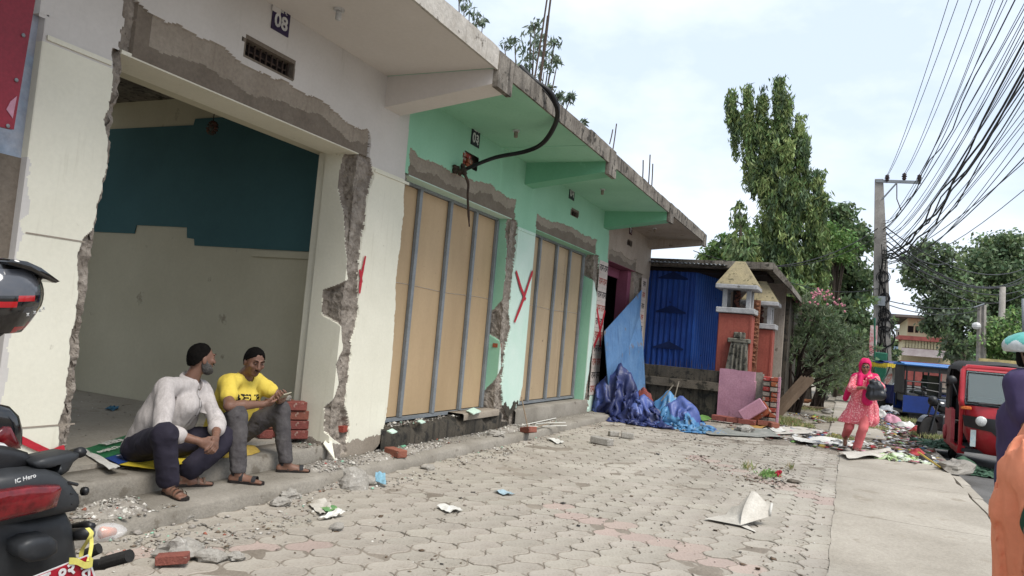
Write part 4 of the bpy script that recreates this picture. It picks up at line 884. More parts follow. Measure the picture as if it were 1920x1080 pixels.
for (a, c) in ((tp[2], Xp(1420, 260, XA)), (tp[2], Xp(1390, 200, XA)), (tp[3], Xp(1378, 190, XA)), (tp[2], Xp(1520, 340, XA)), (tp[1], Xp(1525, 430, XA))): b.tube([a, (a+c)/2+np.array([0, 0, .4]), c], [.12, .07, .02], 6)
b.build('trunk', m_bark, ash)
bird = root('crow', 'small dark bird perched on the topmost tip of the tall tree', 'bird', Xp(1461, 168, XA)); p = Xp(1463, 166, XA)
MB().ball(p, (.07, .13, .07), 8).tube([p+np.array([0, .1, .03]), p+np.array([0, .17, .09])], [.05, .045], 7).tube([p+np.array([0, .17, .09]), p+np.array([0, .24, .08])], [.02, .004], 5).tube([p, p+np.array([0, -.24, -.05])], [.04, .02], 5).build('body', m_black, bird, True)
# smaller pointed one to the left, and broadleaf crowns around
def tree(name, label, cat_loc, blobs, per, L, Wd, mats, trunkpts=None, tr=(.2, .1), bark=None, group=None, split=None, **kw):
    t = root(name, label, 'tree', cat_loc, group=group); V, F = blob_leaves(blobs, per, L, Wd, **kw)
    mi = clump_mi(2) if len(mats) > 1 else None; np_obj('crown', V, F, mats, t, mi=mi)
    if trunkpts:
        b = MB(); b.tube(trunkpts, list(np.linspace(tr[0], tr[1], len(trunkpts))), 8)
        for bl in random.sample(blobs, min(8, len(blobs))): e = np.array(bl[0]); s = np.array(trunkpts[-2 if len(trunkpts) > 2 else 0]); b.tube([s, (s+e)/2+np.array([0, 0, .3]), e], [tr[1]*.8, tr[1]*.5, .03], 5)
        b.build('trunk', bark or m_bark, t)
    return t
tree('young_ashoka_tree', 'smaller pointed drooping tree left of the tall one, above the shed roof', Xp(1392, 560, 33), pxblob([(1387, 392, 9, 1.6), (1386, 415, 13, 1.5), (1390, 440, 18, 1.4), (1392, 470, 24, 1.2), (1385, 500, 26), (1405, 500, 24), (1410, 470, 18)], 33), 1500, .32, .1, [L_ash, L_md], [Xp(1392, 700, 33), Xp(1390, 480, 33), Xp(1387, 400, 33)], (.18, .03), droop=.7)
tree('broadleaf_tree', 'broad green tree spreading left behind the shed roof', Xp(1340, 560, 36), pxblob([(1330, 478, 16, .7), (1350, 465, 18, .7), (1365, 450, 14), (1375, 480, 20), (1345, 490, 16, .7), (1410, 440, 16), (1420, 460, 20), (1318, 486, 8, .5)], 36), 1500, .28, .13, [L_br, L_md], [Xp(1385, 700, 36), Xp(1385, 560, 36), Xp(1370, 480, 36)], (.3, .1))
tree('dense_tree', 'dense dark tree with rounded crown right of the tall drooping tree', Xp(1570, 700, 37), pxblob([(1560, 395, 22), (1580, 405, 20), (1555, 430, 26), (1605, 440, 22), (1618, 455, 16), (1590, 450, 26), (1600, 490, 26), (1575, 520, 32), (1600, 540, 30), (1560, 560, 34), (1610, 590, 26), (1590, 610, 30), (1620, 520, 20), (1560, 480, 30), (1555, 620, 34), (1620, 640, 22), (1625, 615, 18), (1540, 650, 36), (1600, 660, 34)], 37), 1100, .26, .14, [L_dk, L_md], [Xp(1580, 770, 37), Xp(1580, 600, 37), Xp(1585, 450, 37)], (.35, .12))
tree('flame_tree', 'feathery bright green tree with layered fronds beside the dense dark crown', Xp(1560, 700, 35.5), pxblob([(1555, 430, 20, .5), (1575, 445, 20, .5), (1590, 462, 16, .5), (1560, 465, 22, .5), (1580, 485, 18, .5), (1545, 450, 16, .5)], 35), 1800, .2, .07, [L_br], [Xp(1570, 770, 35.5), Xp(1565, 600, 35.5), Xp(1565, 470, 35.5)], (.2, .08))
tree('dense_tree', 'dark leafy understorey tree between the tall tree trunk and the sloping shed roof', Xp(1500, 740, 31), pxblob([(1500, 560, 30), (1470, 600, 34), (1530, 600, 34), (1500, 640, 34), (1550, 640, 30), (1470, 540, 24), (1590, 580, 24), (1580, 640, 28), (1460, 640, 26), (1440, 600, 22), (1420, 560, 24), (1615, 680, 20), (1600, 700, 24), (1560, 700, 26), (1625, 560, 14)], 31), 700, .28, .13, [L_dk, L_ash], [Xp(1510, 760, 31), Xp(1505, 600, 31), Xp(1500, 560, 31)], (.25, .1), droop=.3)
# oleander bushes by the path: many stems, narrow leaves in whorls, pink flowers
def oleander(label, x, stems, blobs, per, base, fl=()):
    t = root('oleander_bush', label, 'bush', base); b = MB()
    for q in range(stems):
        bl = random.choice(blobs); e = np.array(bl[0])+G_.normal(size=3)*bl[1]*.4; s = np.array(base)+np.array([random.uniform(-.18, .18), random.uniform(-.22, .22), -.1]); mm = s*.55+e*.45+np.array([0, (s[1]-e[1])*.25, .25])
        b.tube([s, mm, e], [.045, .03, .008], 5)
    b.build('stems', m_barkd, t)
    Cs, Ds = [], []
    for bl in blobs:
        c, r = np.array(bl[0]), bl[1]; k = int(per*r*r)
        for w_ in range(k):
            d = G_.normal(size=3); d /= np.linalg.norm(d); p = c+d*r*(.45+.6*G_.random()); m = 16
            ax = d*.6+np.array([0, 0, .7]); ax /= np.linalg.norm(ax); dd = G_.normal(size=(m, 3))+ax*1.4; dd /= np.linalg.norm(dd, axis=1, keepdims=True)
            Cs.append(p+dd*.09-ax*G_.random((m, 1))*.14); Ds.append(dd)
    V, F = leaf_cloud(np.concatenate(Cs), np.concatenate(Ds), .19, .03, .25)
    mi = (G_.random(len(F)) < .35).astype(int); np_obj('foliage', V, F, [L_ol, L_md], t, mi=mi)
    m_fl = MATS.get('oleander_flower') or M('oleander_flower', (206, 136, 146), (190, 108, 124), s=9, bump=0)
    if fl:
        f = MB()
        for q in fl:
            for _ in range(8): f.ball(np.array(q)+G_.normal(size=3)*.09, .032, 6, 0, .5, random.random()*9)
        f.build('flowers', m_fl, t, kind='stuff')
    return t
oleander('big grey-green oleander bush with pink flowers and bundled bare stems right of the shrine towers', 21.5, 28, pxblob([(1490, 610, 36), (1520, 590, 34), (1550, 600, 34), (1470, 590, 20), (1575, 625, 30), (1590, 650, 26), (1560, 640, 36), (1520, 640, 34), (1480, 650, 26), (1500, 570, 22), (1535, 565, 22), (1600, 680, 20), (1465, 620, 18), (1540, 680, 26), (1610, 640, 16), (1560, 700, 24), (1580, 690, 24), (1470, 670, 14)], 22.2), 95, (22.6, 1.42, 0),
         [Xp(1530, 552, 22), Xp(1550, 556, 22), Xp(1541, 550, 22.3), Xp(1500, 562, 22), Xp(1575, 575, 21.8), Xp(1522, 560, 21.8)])
oleander('lower dark oleander bush behind the big one, hanging over the footpath', 26, 20, pxblob([(1560, 690, 32), (1590, 670, 26), (1545, 720, 26), (1585, 710, 22), (1610, 690, 14), (1625, 668, 14), (1640, 650, 12), (1520, 700, 26)], 26), 60, (26.5, .9, 0))
# mango tree crowns peeping over the canopy
def over(label, lst, x, seed):
    t = root('mango_tree', label, 'tree', Xp(lst[0][0], 700, x)); bl = []
    for (px, py, rp) in lst: bl.append((Xp(px, py, x+random.uniform(-.4, .4)), rp/FPX*x))
    V, F = blob_leaves(bl, 1000, .20, .055, droop=.45, sub=12, clump=.28); np_obj('crown', V, F, L_gy, t)
    b = MB(); s = np.array(Xp(lst[0][0]-10, 420, x)); b.tube([np.array([s[0], s[1], -.1]), s], [.16, .08], 7)
    for q in bl: b.tube([s, (s+np.array(q[0]))/2, np.array(q[0])], [.06, .04, .01], 5)
    b.build('trunk', m_bark, t)
over('leafy branch tips at the top edge, peeping over the white canopy', [(880, 20, 14), (895, 35, 13), (870, 5, 14), (905, 42, 8), (888, 50, 7), (860, -20, 20)], 15, 1)
over('grey green tree crown with loose leaves rising above the corner of the canopy', [(995, 58, 16), (1020, 75, 20), (965, 85, 18), (945, 80, 10), (1000, 100, 24), (1030, 110, 18), (1040, 80, 12), (985, 118, 18), (1020, 135, 18), (1045, 118, 8), (1003, 45, 9), (1060, 185, 14), (1048, 178, 9), (1070, 182, 8), (1035, 165, 10), (1095, 232, 10)], 16.5, 2)
# trees on the far side of the road
def XB(l, x): return pxblob(l, x)
tree('rain_tree', 'large open-crowned tree shading the yellow building beyond the road', Xp(1780, 700, 62), XB([(1720, 475, 20), (1700, 495, 16), (1740, 472, 22), (1760, 488, 26), (1780, 505, 28), (1738, 510, 24), (1720, 535, 24), (1765, 540, 30), (1800, 530, 26), (1750, 568, 22), (1780, 580, 30), (1800, 610, 30), (1775, 612, 24), (1752, 606, 16), (1820, 560, 22), (1815, 640, 26), (1792, 648, 22), (1825, 600, 20), (1740, 612, 12), (1700, 520, 10)], 60), 520, .34, .18, [L_md, L_gy], [Xp(1800, 745, 62), Xp(1800, 640, 62), Xp(1775, 560, 62)], (.45, .2))
tree('leafy_tree', 'big dark rounded tree at the right edge beyond the poles', Xp(1880, 700, 66), XB([(1850, 470, 24), (1870, 462, 26), (1895, 475, 28), (1830, 490, 22), (1860, 500, 34), (1900, 510, 34), (1870, 540, 36), (1910, 555, 34), (1840, 530, 28), (1885, 590, 36), (1925, 600, 34), (1925, 500, 30), (1845, 580, 24), (1915, 640, 34)], 64), 560, .34, .2, [L_dk, L_md], [Xp(1890, 745, 66), Xp(1885, 650, 66), Xp(1880, 560, 66)], (.5, .2))
tree('bright_tree', 'bright light green bushy tree behind the yellow fence at the right', Xp(1880, 720, 48), XB([(1860, 640, 26), (1885, 630, 28), (1910, 645, 26), (1870, 620, 18), (1900, 615, 18), (1850, 660, 22), (1880, 665, 28), (1915, 670, 26), (1862, 605, 12), (1905, 590, 12), (1935, 640, 24)], 47), 800, .24, .12, [L_br, L_md], [Xp(1880, 740, 48), Xp(1880, 660, 48)], (.2, .1))
tree('leafy_tree', 'dark tree half hidden behind the utility pole above the yellow garland', Xp(1680, 700, 70), XB([(1668, 655, 12), (1672, 662, 10), (1668, 640, 8), (1660, 668, 12), (1672, 600, 9), (1668, 610, 8), (1670, 675, 10)], 70), 420, .36, .2, [L_dk, L_md], [Xp(1676, 745, 70), Xp(1676, 660, 70)], (.25, .1))
hb_ = [(np.array([300+random.uniform(-20, 20), y_, 4+random.uniform(-1, 1)]), 9+random.uniform(0, 4), .6) for y_ in range(-150, 250, 11)]
V, F = blob_leaves(hb_, 10, 2.2, 1.6); np_obj('far_trees', V, F, L_dk, None, kind='stuff', label='hazy far line of trees closing the view at the end of the road', cat='trees')
# ---------------------------------------------------------------- poles, wires
m_pole = M('pole_concrete', (158, 152, 144), (136, 130, 122), s=3, bump=.3, bs=30, spots=(110, 104, 96), sp_s=8)
XP_ = 34.0
up = root('utility_pole', 'tall concrete utility pole wrapped in cables beside the footpath, with a steel cross-arm', 'pole', Xp(1655, 735, XP_))
pt = [Xp(1656, 745, XP_), Xp(1652, 540, XP_), Xp(1648, 337, XP_)]
b = MB(); dcs = [.34, .28, .155]
vs = []
for p, h in zip(pt, dcs): vs += [(p[0]-h, p[1]-h, p[2]), (p[0]+h, p[1]-h, p[2]), (p[0]+h, p[1]+h, p[2]), (p[0]-h, p[1]+h, p[2])]
b.add(vs, [(4*i+j, 4*i+(j+1) % 4, 4*i+4+(j+1) % 4, 4*i+4+j) for i in range(2) for j in range(4)]+[(8, 9, 10, 11)]); b.build('shaft', m_pole, up)
A0, A1 = Xp(1642, 341, XP_), Xp(1726, 344, XP_); MB().obox((A0+A1)/2+np.array([-.18, 0, 0]), (.04, 0, 0), (A1-A0)/2, (0, 0, .06)).build('cross_arm', m_steel, up)
MB().tube([Xp(1654, 375, XP_)+np.array([-.18, 0, 0]), Xp(1680, 346, XP_)+np.array([-.2, 0, 0])], .035, 5).build('brace', m_steel, up)
ins = []
for px, py in ((1663, 336), (1695, 333), (1723, 336)):
    p = Xp(px, py, XP_)+np.array([-.18, 0, 0]); ins.append(p)
    MB().lathe([(.02, -.2), (.09, -.08), (.06, -.03), (.11, 0), (.07, .05), (.09, .1), (.02, .16)], p, 10).build('insulator', M('insulator', (52, 34, 32), s=3, rough=.2, bump=0) if 'insulator' not in MATS else MATS['insulator'], up, True)
P1 = lambda px, py, dx=-.34: Xp(px, py, XP_)+np.array([dx, 0, 0])
for k, (px, py, r_) in enumerate(((1657, 632, .34), (1658, 590, .2), (1656, 560, .16), (1655, 520, .2), (1660, 610, .24))):
    c = P1(px, py, -.3); b = MB()
    for q in range(5):
        rr = r_*random.uniform(.8, 1.15); o_ = G_.normal(size=3)*.04
        b.tube([c+o_+np.array([.03*math.sin(a*2+q), rr*math.cos(a), rr*1.1*math.sin(a)]) for a in np.linspace(0, 6.3, 18)], .016, 4)
    b.build('cable_coil', m_cable, up)
MB().box(tuple(P1(1652, 566, -.42)-np.array([0, .14, .18])), tuple(P1(1652, 566, -.24)+np.array([0, .14, .2]))).build('junction_box', m_steel, up)
b = MB()
for q in range(8):
    x0 = random.uniform(1645, 1664); pts = [P1(x0+random.uniform(-5, 5), y_, -.36-random.random()*.05) for y_ in np.linspace(random.uniform(425, 520), random.uniform(640, 730), 9)]; b.tube(pts, .016, 4)
b.build('hanging_cable', m_cable, up, kind='stuff')
MB().tube([P1(1681, 346, -.2), P1(1681, 375, -.2), P1(1689, 396, -.2)], .02, 4).build('loose_strap', m_iron, up)
# overhead wires: from the pole toward and over the camera on the road side
wl = []
def wire(p0, p1, sag, r, n=18): return [np.array(p0)*(1-t)+np.array(p1)*t-np.array([0, 0, sag*4*t*(1-t)]) for t in np.linspace(0, 1, n)]
def toedge(px, py, x): return Xp(px, py, x)
ORD = ['first', 'second', 'third', 'fourth', 'fifth', 'sixth', 'seventh', 'eighth', 'ninth', 'tenth', 'eleventh', 'twelfth', 'thirteenth', 'fourteenth', 'fifteenth', 'sixteenth', 'seventeenth', 'eighteenth', 'nineteenth', 'twentieth', 'twenty-first', 'twenty-second', 'twenty-third', 'twenty-fourth', 'twenty-fifth', 'twenty-sixth', 'twenty-seventh', 'twenty-eighth', 'twenty-ninth', 'thirtieth']
def wire_label(k):
    if k < 5: return '%s from the left of the thin power wires rising from the pole insulators' % ORD[k]
    order = sorted(range(5, len(specs)), key=lambda i: (specs[i][3] > 0, specs[i][2] if specs[i][3] <= 0 else 0, specs[i][3])); q = order.index(k)
    return '%s of the sagging black cables below the insulator wires, counted from the upper left' % ORD[q]
specs = []  # (start px,py on pole, end px,py at frame edge, radius)
for i, (sx, sy) in enumerate(((1663, 330), (1663, 333), (1695, 327), (1696, 330), (1723, 330))):
    specs.append((sx, sy, (1782, 1800, 1826, 1842, 1865)[i], -10, .011))
for sy, ex, ey, r in ((420, 1885, -10, .013), (425, 1893, -10, .011), (432, 1908, -10, .02), (440, 1925, 30, .013), (450, 1925, 45, .013), (436, 1925, 8, .013), (445, 1925, 22, .011), (470, 1925, 68, .03), (475, 1925, 90, .014), (480, 1925, 105, .014), (478, 1925, 120, .035), (482, 1925, 131, .03),
                      (486, 1925, 145, .025), (490, 1925, 155, .018), (488, 1925, 168, .02), (492, 1925, 180, .014), (494, 1925, 200, .012), (485, 1925, 215, .012), (470, 1925, 262, .014), (478, 1925, 290, .018), (480, 1925, 300, .014), (465, 1925, 352, .012), (415, 1870, -10, .010), (430, 1925, -2, .011), (460, 1925, 57, .01), (455, 1925, 80, .01), (498, 1925, 240, .011), (500, 1925, 225, .011)):
    specs.append((1656, sy, ex, ey, r))
bw = MB()
for k, (sx, sy, ex, ey, r) in enumerate(specs):
    # the strands gather near (1735,500) like a loose trunk before fanning out
    a = P1(sx, sy, -.18); xe = 11.0; e = Xp(ex, ey, xe)
    ext = e+(e-Xp(ex-(ex-sx)*.04, ey-(ey-sy)*.04, xe+1.0))*3
    W_3 = wire(a, e, .25 if sy < 340 else .6+.25*math.sin(k*1.7), r); 
    if r > .019: W_3 = [w_+np.array([0, .05*math.sin(i*1.3+k), .05*math.cos(i*1.7+k)])*min(1, i/4)*min(1, (17-i)/4) for i, w_ in enumerate(W_3)]
    o_ = MB().tube(W_3+[ext], list(np.linspace(r*.95, r*.45, len(W_3)))+[r*.4], 5)
    oo = o_.build('overhead_wire', m_cable, None, True, None, wire_label(k), 'wire', 'overhead wires fanning from the utility pole')
# wires from the pole across to the right and left
def strand(a, c, sag, r, lab, grp='wires crossing behind the pole'):
    MB().tube(wire(a, c, sag, r, 14), r, 4).build('overhead_wire', m_cable, None, True, None, lab, 'wire', grp)
for i, (y0, ex, ey, sg) in enumerate(((420, 1930, 500, 1.2), (430, 1930, 512, 1.6), (445, 1930, 520, 1.3), (455, 1930, 538, 1.2), (452, 1930, 545, 1.6), (470, 1930, 525, 1.0), (428, 1800, 480, 1.0))):
    strand(P1(1656, y0, .2), Xp(ex, ey, 60), sg, .03, '%s black cable from the top drooping from the pole toward the right edge' % ORD[(0, 2, 3, 5, 6, 4, 1)[i]])
for i, (y0, ex, ey, sg, r) in enumerate(((425, 1395, 500, .5, .02), (440, 1300, 470, .9, .014), (540, 1455, 520, .3, .014))):
    strand(P1(1650, y0, 0), Xp(ex, ey, 25), sg, r, ('black cable running left from the pole past the tall tree', 'thin wire drooping left from the pole across the trees', 'thin lower wire running left from the pole to the shed')[i], None)
strand(Xp(1650, 560, 34), Xp(1838, 575, 46), .25, .02, 'upper of two thin grey wires running to the twin poles'); strand(Xp(1650, 566, 34), Xp(1838, 580, 46), .4, .02, 'lower of two thin grey wires running to the twin poles')
tp = root('twin_pole', 'pair of close slim concrete poles clamped together beyond the auto rickshaws', 'pole', Xp(1838, 730, 46))
for (a, c, e, f) in ((1834, 730, 1837, 575), (1843, 730, 1845, 572)): MB().tube([Xp(a, c, 46), Xp(e, f, 46)], [.14, .11], 4).build('shaft', m_pole, tp)
MB().tube([Xp(1826, 577, 45.8), Xp(1846, 570, 45.8)], .05, 4).build('crosspiece', m_steel, tp); MB().ball(Xp(1831, 611, 45.7), (.18, .22, .2), 8).build('meter_box', m_whitep, tp)
MB().tube([Xp(1875, 720, 52), Xp(1880, 538, 52)], [.2, .16], 8).build('concrete_pole', m_pole, None, True, None, 'thick bare concrete pole standing among the bright trees at the right', 'pole')
MB().tube([Xp(1921, 640, 44), Xp(1919, 560, 44)], [.1, .09], 6).build('grey_post', m_steel, None, True, None, 'thin grey post at the very right edge above the helmeted man', 'pole')
# green painted box at the pole's foot
gb = root('green_hoarding', 'green painted metal box standing at the foot of the cable wrapped pole', 'cabinet', Xp(1655, 745, 32))
a = Xp(1634, 752, 32.5); c = Xp(1664, 662, 32.5); MB().box((32.3, a[1], a[2]-.1), (33.0, c[1], c[2]), 0, .03).build('box', M('green_paint', (32, 112, 84), (26, 94, 70), s=2, rough=.5), gb)
MB().tube([Xp(1641, 750, 32.2), Xp(1640, 596, 32.2)], .035, 5).build('frame_post', MATS['green_paint'], gb)
MB().box(tuple(Xp(1641, 700, 32.6)), tuple(Xp(1632, 610, 32.7)+np.array([0, 0, 0]))).build('red_panel', M('red_poster', (206, 80, 92), (220, 206, 200), s=4, bump=0), gb)
# ---------------------------------------------------------------- yellow building beyond the road
m_yel = M('pale_yellow_paint', (216, 204, 160), (204, 190, 146), s=.5, streak=(186, 172, 134), bump=.05); m_roofd = M('dark_eave', (86, 76, 70), s=1)
XH = 88
yb = root('yellow_building', 'pale yellow two storey building with dark eaves beyond the trees', 'building', Xp(1740, 700, XH))
def hy(px): return Xp(px, 690, XH)[1]
def hz(py): return Xp(1720, py, XH)[2]
y0, y1 = hy(1697), hy(1790); z_up0, z_up1 = hz(634), hz(603)
MB().box((XH, y1, z_up0), (XH+14, y0, z_up1+.3)).build('upper_wall', m_yel, yb)
MB().hexa([(XH-1.6, y1-1, z_up1+.3), (XH+15, y1-1, z_up1+.3), (XH+15, y0+1.3, z_up1+.3), (XH-1.6, y0+1.3, z_up1+.3)], [(XH-1.4, y1-1, z_up1+.55), (XH+15, y1-1, z_up1+1.6), (XH+15, y0+1.2, z_up1+1.6), (XH-1.4, y0+1.2, z_up1+.55)]).build('roof', m_roofd, yb)
for px in (1701, 1706, 1715, 1724, 1733): y_ = hy(px); w_ = MB().box((XH-.04, y_-.14, hz(624)), (XH-.005, y_+.14, hz(612))).build('window', m_dark, yb)
y2 = hy(1682); y3 = hy(1768)
MB().box((XH-6, y3, -.1), (XH-.002, y2, z_up0-.5)).build('lower_wall', m_yel, yb)
MB().box((XH-7.5, y3-.3, z_up0-.5), (XH-.01, y2+.4, z_up0-.1)).build('red_band', M('faded_red_paint', (168, 82, 74), s=2), yb)
zz0 = hz(668); zz1 = hz(657)
for i in range(16): y_ = y2-(y2-y3)*(i+.5)/16; MB().box((XH-7.1, y_-.16, hz(656)), (XH-6.01, y_+.16, z_up0-.52)).build('column', m_yel, yb)
for i in range(15): y_ = y2-(y2-y3)*(i+1)/16; MB().box((XH-6.03, y_-.13, hz(654)), (XH-6.005, y_+.13, hz(642))).build('window', m_dark, yb)
MB().box((XH-7.3, y3, zz0-.1), (XH-7.15, y2+.1, zz1)).build('balcony_rail', M('pinkish_parapet', (178, 160, 160), (196, 184, 180), s=2), yb)
MB().box((XH-7.4, y3, -.1), (XH-7.2, y2+.2, zz0-.62)).build('red_base', MATS['faded_red_paint'], yb)
# faint town behind
for k, (px, py, ww, hh, col, lab) in enumerate(((1682, 645, 12, 22, (150, 176, 200), 'small pale blue building glimpsed between the pole and the yellow building'), (1690, 628, 14, 18, (196, 190, 170), 'pale hazy building with rooftop clutter far behind the blue one'))):
    X_ = 120+k*30; a = Xp(px-ww/2, py+hh, X_); c = Xp(px+ww/2, py-hh/2, X_); h = root('town_building', lab, 'building', a)
    MB().box((X_, c[1], -.1), (X_+8, a[1], c[2])).build('wall', M('town_%d' % k, col), h)
    MB().box((X_-.3, c[1]-.3, c[2]), (X_+8.3, a[1]+.3, c[2]+.3)).build('roof', m_capw, h)
    for i in range(3):
        for j in range(2): yy = c[1]+(a[1]-c[1])*(i+.5)/3; z_ = c[2]-1.2-j*2.2; MB().box((X_-.03, yy-.25, z_), (X_-.005, yy+.25, z_+.8)).build('window', m_dark, h)
# yellow and brown boundary fence at the right
yf = root('boundary_fence', 'low boundary fence with yellow posts and rusty panels beyond the rickshaws', 'fence', Xp(1880, 715, 45))
ya, yb2 = Xp(1840, 700, 45)[1], Xp(1990, 700, 45)[1]
n = 12
for i in range(n+1): y_ = ya+(yb2-ya)*i/n; MB().box((44.8, y_-.14, -.1), (45.1, y_+.14, Xp(1880, 675, 45)[2])).build('post', M('yellow_post', (206, 186, 120)) if 'yellow_post' not in MATS else MATS['yellow_post'], yf)
for i in range(n): y_ = ya+(yb2-ya)*(i+.5)/n; MB().box((44.9, y_-abs(yb2-ya)/n/2+.145, -.1), (45.0, y_+abs(yb2-ya)/n/2-.145, Xp(1880, 678, 45)[2])).build('panel', M('rust_panel', (150, 84, 66), (120, 100, 84), s=3) if 'rust_panel' not in MATS else MATS['rust_panel'], yf)
MB().box((52, -60, -.1), (52.25, Xp(1768, 700, 52)[1], 1.9)).build('compound_wall', M('compound_paint', (140, 112, 100), (176, 168, 150), s=.5), None, False, None, 'long reddish compound wall on the far side of the road', 'wall')
# ---------------------------------------------------------------- vehicles
m_red = M('red_enamel', (186, 32, 42), (168, 26, 36), s=2, rough=.28, bump=.02, bs=10, spots=(150, 84, 76), sp_s=4, sp_t=.7, coat=.3, fine=.03)
m_redf = M('faded_red_enamel', (196, 84, 88), (180, 60, 66), s=3, rough=.5, bump=.05)
m_canvas = M('grey_canvas', (62, 60, 58), (48, 46, 45), s=4, rough=.8, bump=.2)
m_glass = bpy.data.materials.new('windscreen_glass'); m_glass.use_nodes = True
_b = m_glass.node_tree.nodes['Principled BSDF']; _b.inputs['Base Color'].default_value = (.55, .65, .65, 1); _b.inputs['Roughness'].default_value = .03; _b.inputs['Alpha'].default_value = .25; _b.inputs['Specular IOR Level'].default_value = .8
m_lens = M('lamp_lens', (216, 218, 214), s=30, rough=.1, bump=.1, coat=.5); m_amber = M('amber_lens', (226, 110, 40), s=30, rough=.15, bump=.05)
m_rim = M('alloy_grey', (96, 96, 98), s=6, rough=.4, metal=.6, bump=0)
m_bluep = M('blue_enamel', (26, 58, 140), (22, 48, 118), s=2, rough=.3, bump=.02, coat=.3); m_roofb = M('blue_roof', (54, 128, 206), (42, 108, 188), s=3, rough=.35, bump=.03)
m_yelp = M('yellow_fringe', (226, 198, 40), (200, 168, 30), s=8, rough=.7)
def wheel(name, c, r, w_, ax, parent, rim=None):
    t_ = root('x', 'x', 'x'); bpy.data.objects.remove(t_)
    tyre = MB().lathe([(r*.62, -w_*.42), (r*.86, -w_*.5), (r*.97, -w_*.34), (r, 0), (r*.97, w_*.34), (r*.86, w_*.5), (r*.62, w_*.42)], c, 24, 0, ax).build(name, m_rubber, parent, True)
    rm_ = MB().lathe([(r*.2, -w_*.3), (r*.60, -w_*.25), (r*.64, 0), (r*.60, w_*.25), (r*.2, w_*.3)], c, 16, 0, ax).build('rim', rim or m_rim, tyre, True)
    return tyre
def place(mbs, T):
    for b in mbs: b.v = [tuple(T @ Vector(v)) for v in b.v]
def loc_root(name, label, cat, loc, rz, group=None):
    r_ = root(name, label, cat, loc, rz, group); T = Matrix.Translation(Vector([float(q) for q in loc])) @ Matrix.Rotation(rz, 4, 'Z')
    def add(nm, mb, mat, parent=None, smooth=False, **kw):
        place([mb], T); return mb.build(nm, mat, parent or r_, smooth, **kw)
    return r_, add, T
# red auto rickshaw, local +X is its front
def ribs(y0, y1, x0, x1, z0, z1): pass
g = Gp(1868, 866, -.15)
auto, A, T = loc_root('auto_rickshaw', 'red three wheeled auto rickshaw with black canvas hood parked facing the camera', 'auto rickshaw', (15.9, -2.44, -.15), R(180))
hw = .66
def shell(prof, ys, mi=0):     # prof: list of (x,z) ; ys half-width per point -> swept nose surface
    P = np.array([[(x, -y_, z), (x+.0, -y_*.6, z), (x, 0, z), (x, y_*.6, z), (x, y_, z)] for (x, z), y_ in zip(prof, ys)], float); return P
# nose: rows bottom -> top, bulging forward in the middle
rows = []
for (z, xf, hy_, bl) in ((.30, .92, .34, .10), (.42, 1.02, .46, .12), (.62, 1.06, .56, .13), (.82, 1.05, .61, .12), (.98, .99, .63, .10), (1.10, .92, .64, .06)):
    rows.append([(xf-bl*2.2*abs(t)**2.4-(.25 if abs(t) > .98 else 0), t*hy_, z) for t in np.linspace(-1, 1, 17)])
A('nose', MB().grid(np.array(rows), 0), m_red, smooth=True)
blk_ = []
for (z, xf, hy_, bl) in ((.74, 1.075, .59, .12), (.84, 1.085, .615, .12), (.93, 1.06, .63, .11)):
    blk_.append([(xf-bl*2.2*abs(t)**2.4, t*hy_, z-.06*(1-abs(t))*(1 if z < .8 else .3)-.06*(abs(t) < .35)*(z < .8)) for t in np.linspace(-.98, .98, 17)])
A('black_grille', MB().grid(np.array(blk_)), m_black, smooth=True)
for sy in (-1, 1):
    A('headlight', MB().lathe([(.085, -.02), (.085, .03), (.06, .05), (.01, .055)], (1.0, sy*.36, .86), 18, 0, (1, 0, 0)), m_lens, smooth=True)
    A('indicator_lamp', MB().box((.90, sy*.56-.10, 1.03), (.955, sy*.56+.06, 1.085), 0, .01), m_amber)
A('windscreen_frame', MB().tube([(.92, -.64, 1.08), (.90, -.66, 1.2), (.70, -.62, 1.70), (.66, -.55, 1.76), (.66, .55, 1.76), (.70, .62, 1.70), (.90, .66, 1.2), (.92, .64, 1.08)], .045, 8), m_red, smooth=True)
A('windscreen_seal', MB().tube([(.925, -.57, 1.16), (.925, .57, 1.16), (.74, .55, 1.66), (.735, -.55, 1.66), (.925, -.57, 1.16)], .014, 6), m_rubber)
A('windscreen', MB().add([(.915, -.60, 1.13), (.915, .60, 1.13), (.73, .57, 1.69), (.73, -.57, 1.69)], [(0, 1, 2, 3)]), m_glass)
A('header_panel', MB().hexa([(.60, -.60, 1.70), (.72, -.60, 1.70), (.72, .60, 1.70), (.60, .60, 1.70)], [(.55, -.56, 1.80), (.66, -.58, 1.79), (.66, .58, 1.79), (.55, .56, 1.80)]), m_red)
A('wiper', MB().tube([(.95, -.40, 1.15), (.935, -.05, 1.17)], .01, 4), m_black)
A('number_plate', MB().box((1.05, -.15, .98), (1.058, .10, 1.09)), m_black)
text_part('lettering', 'बा १२\nह ४२३', .05, T @ Vector((1.062, -.02, 1.045)), T.to_3x3() @ Vector((0, 1, 0)), (0, 0, 1), m_whitep, auto)
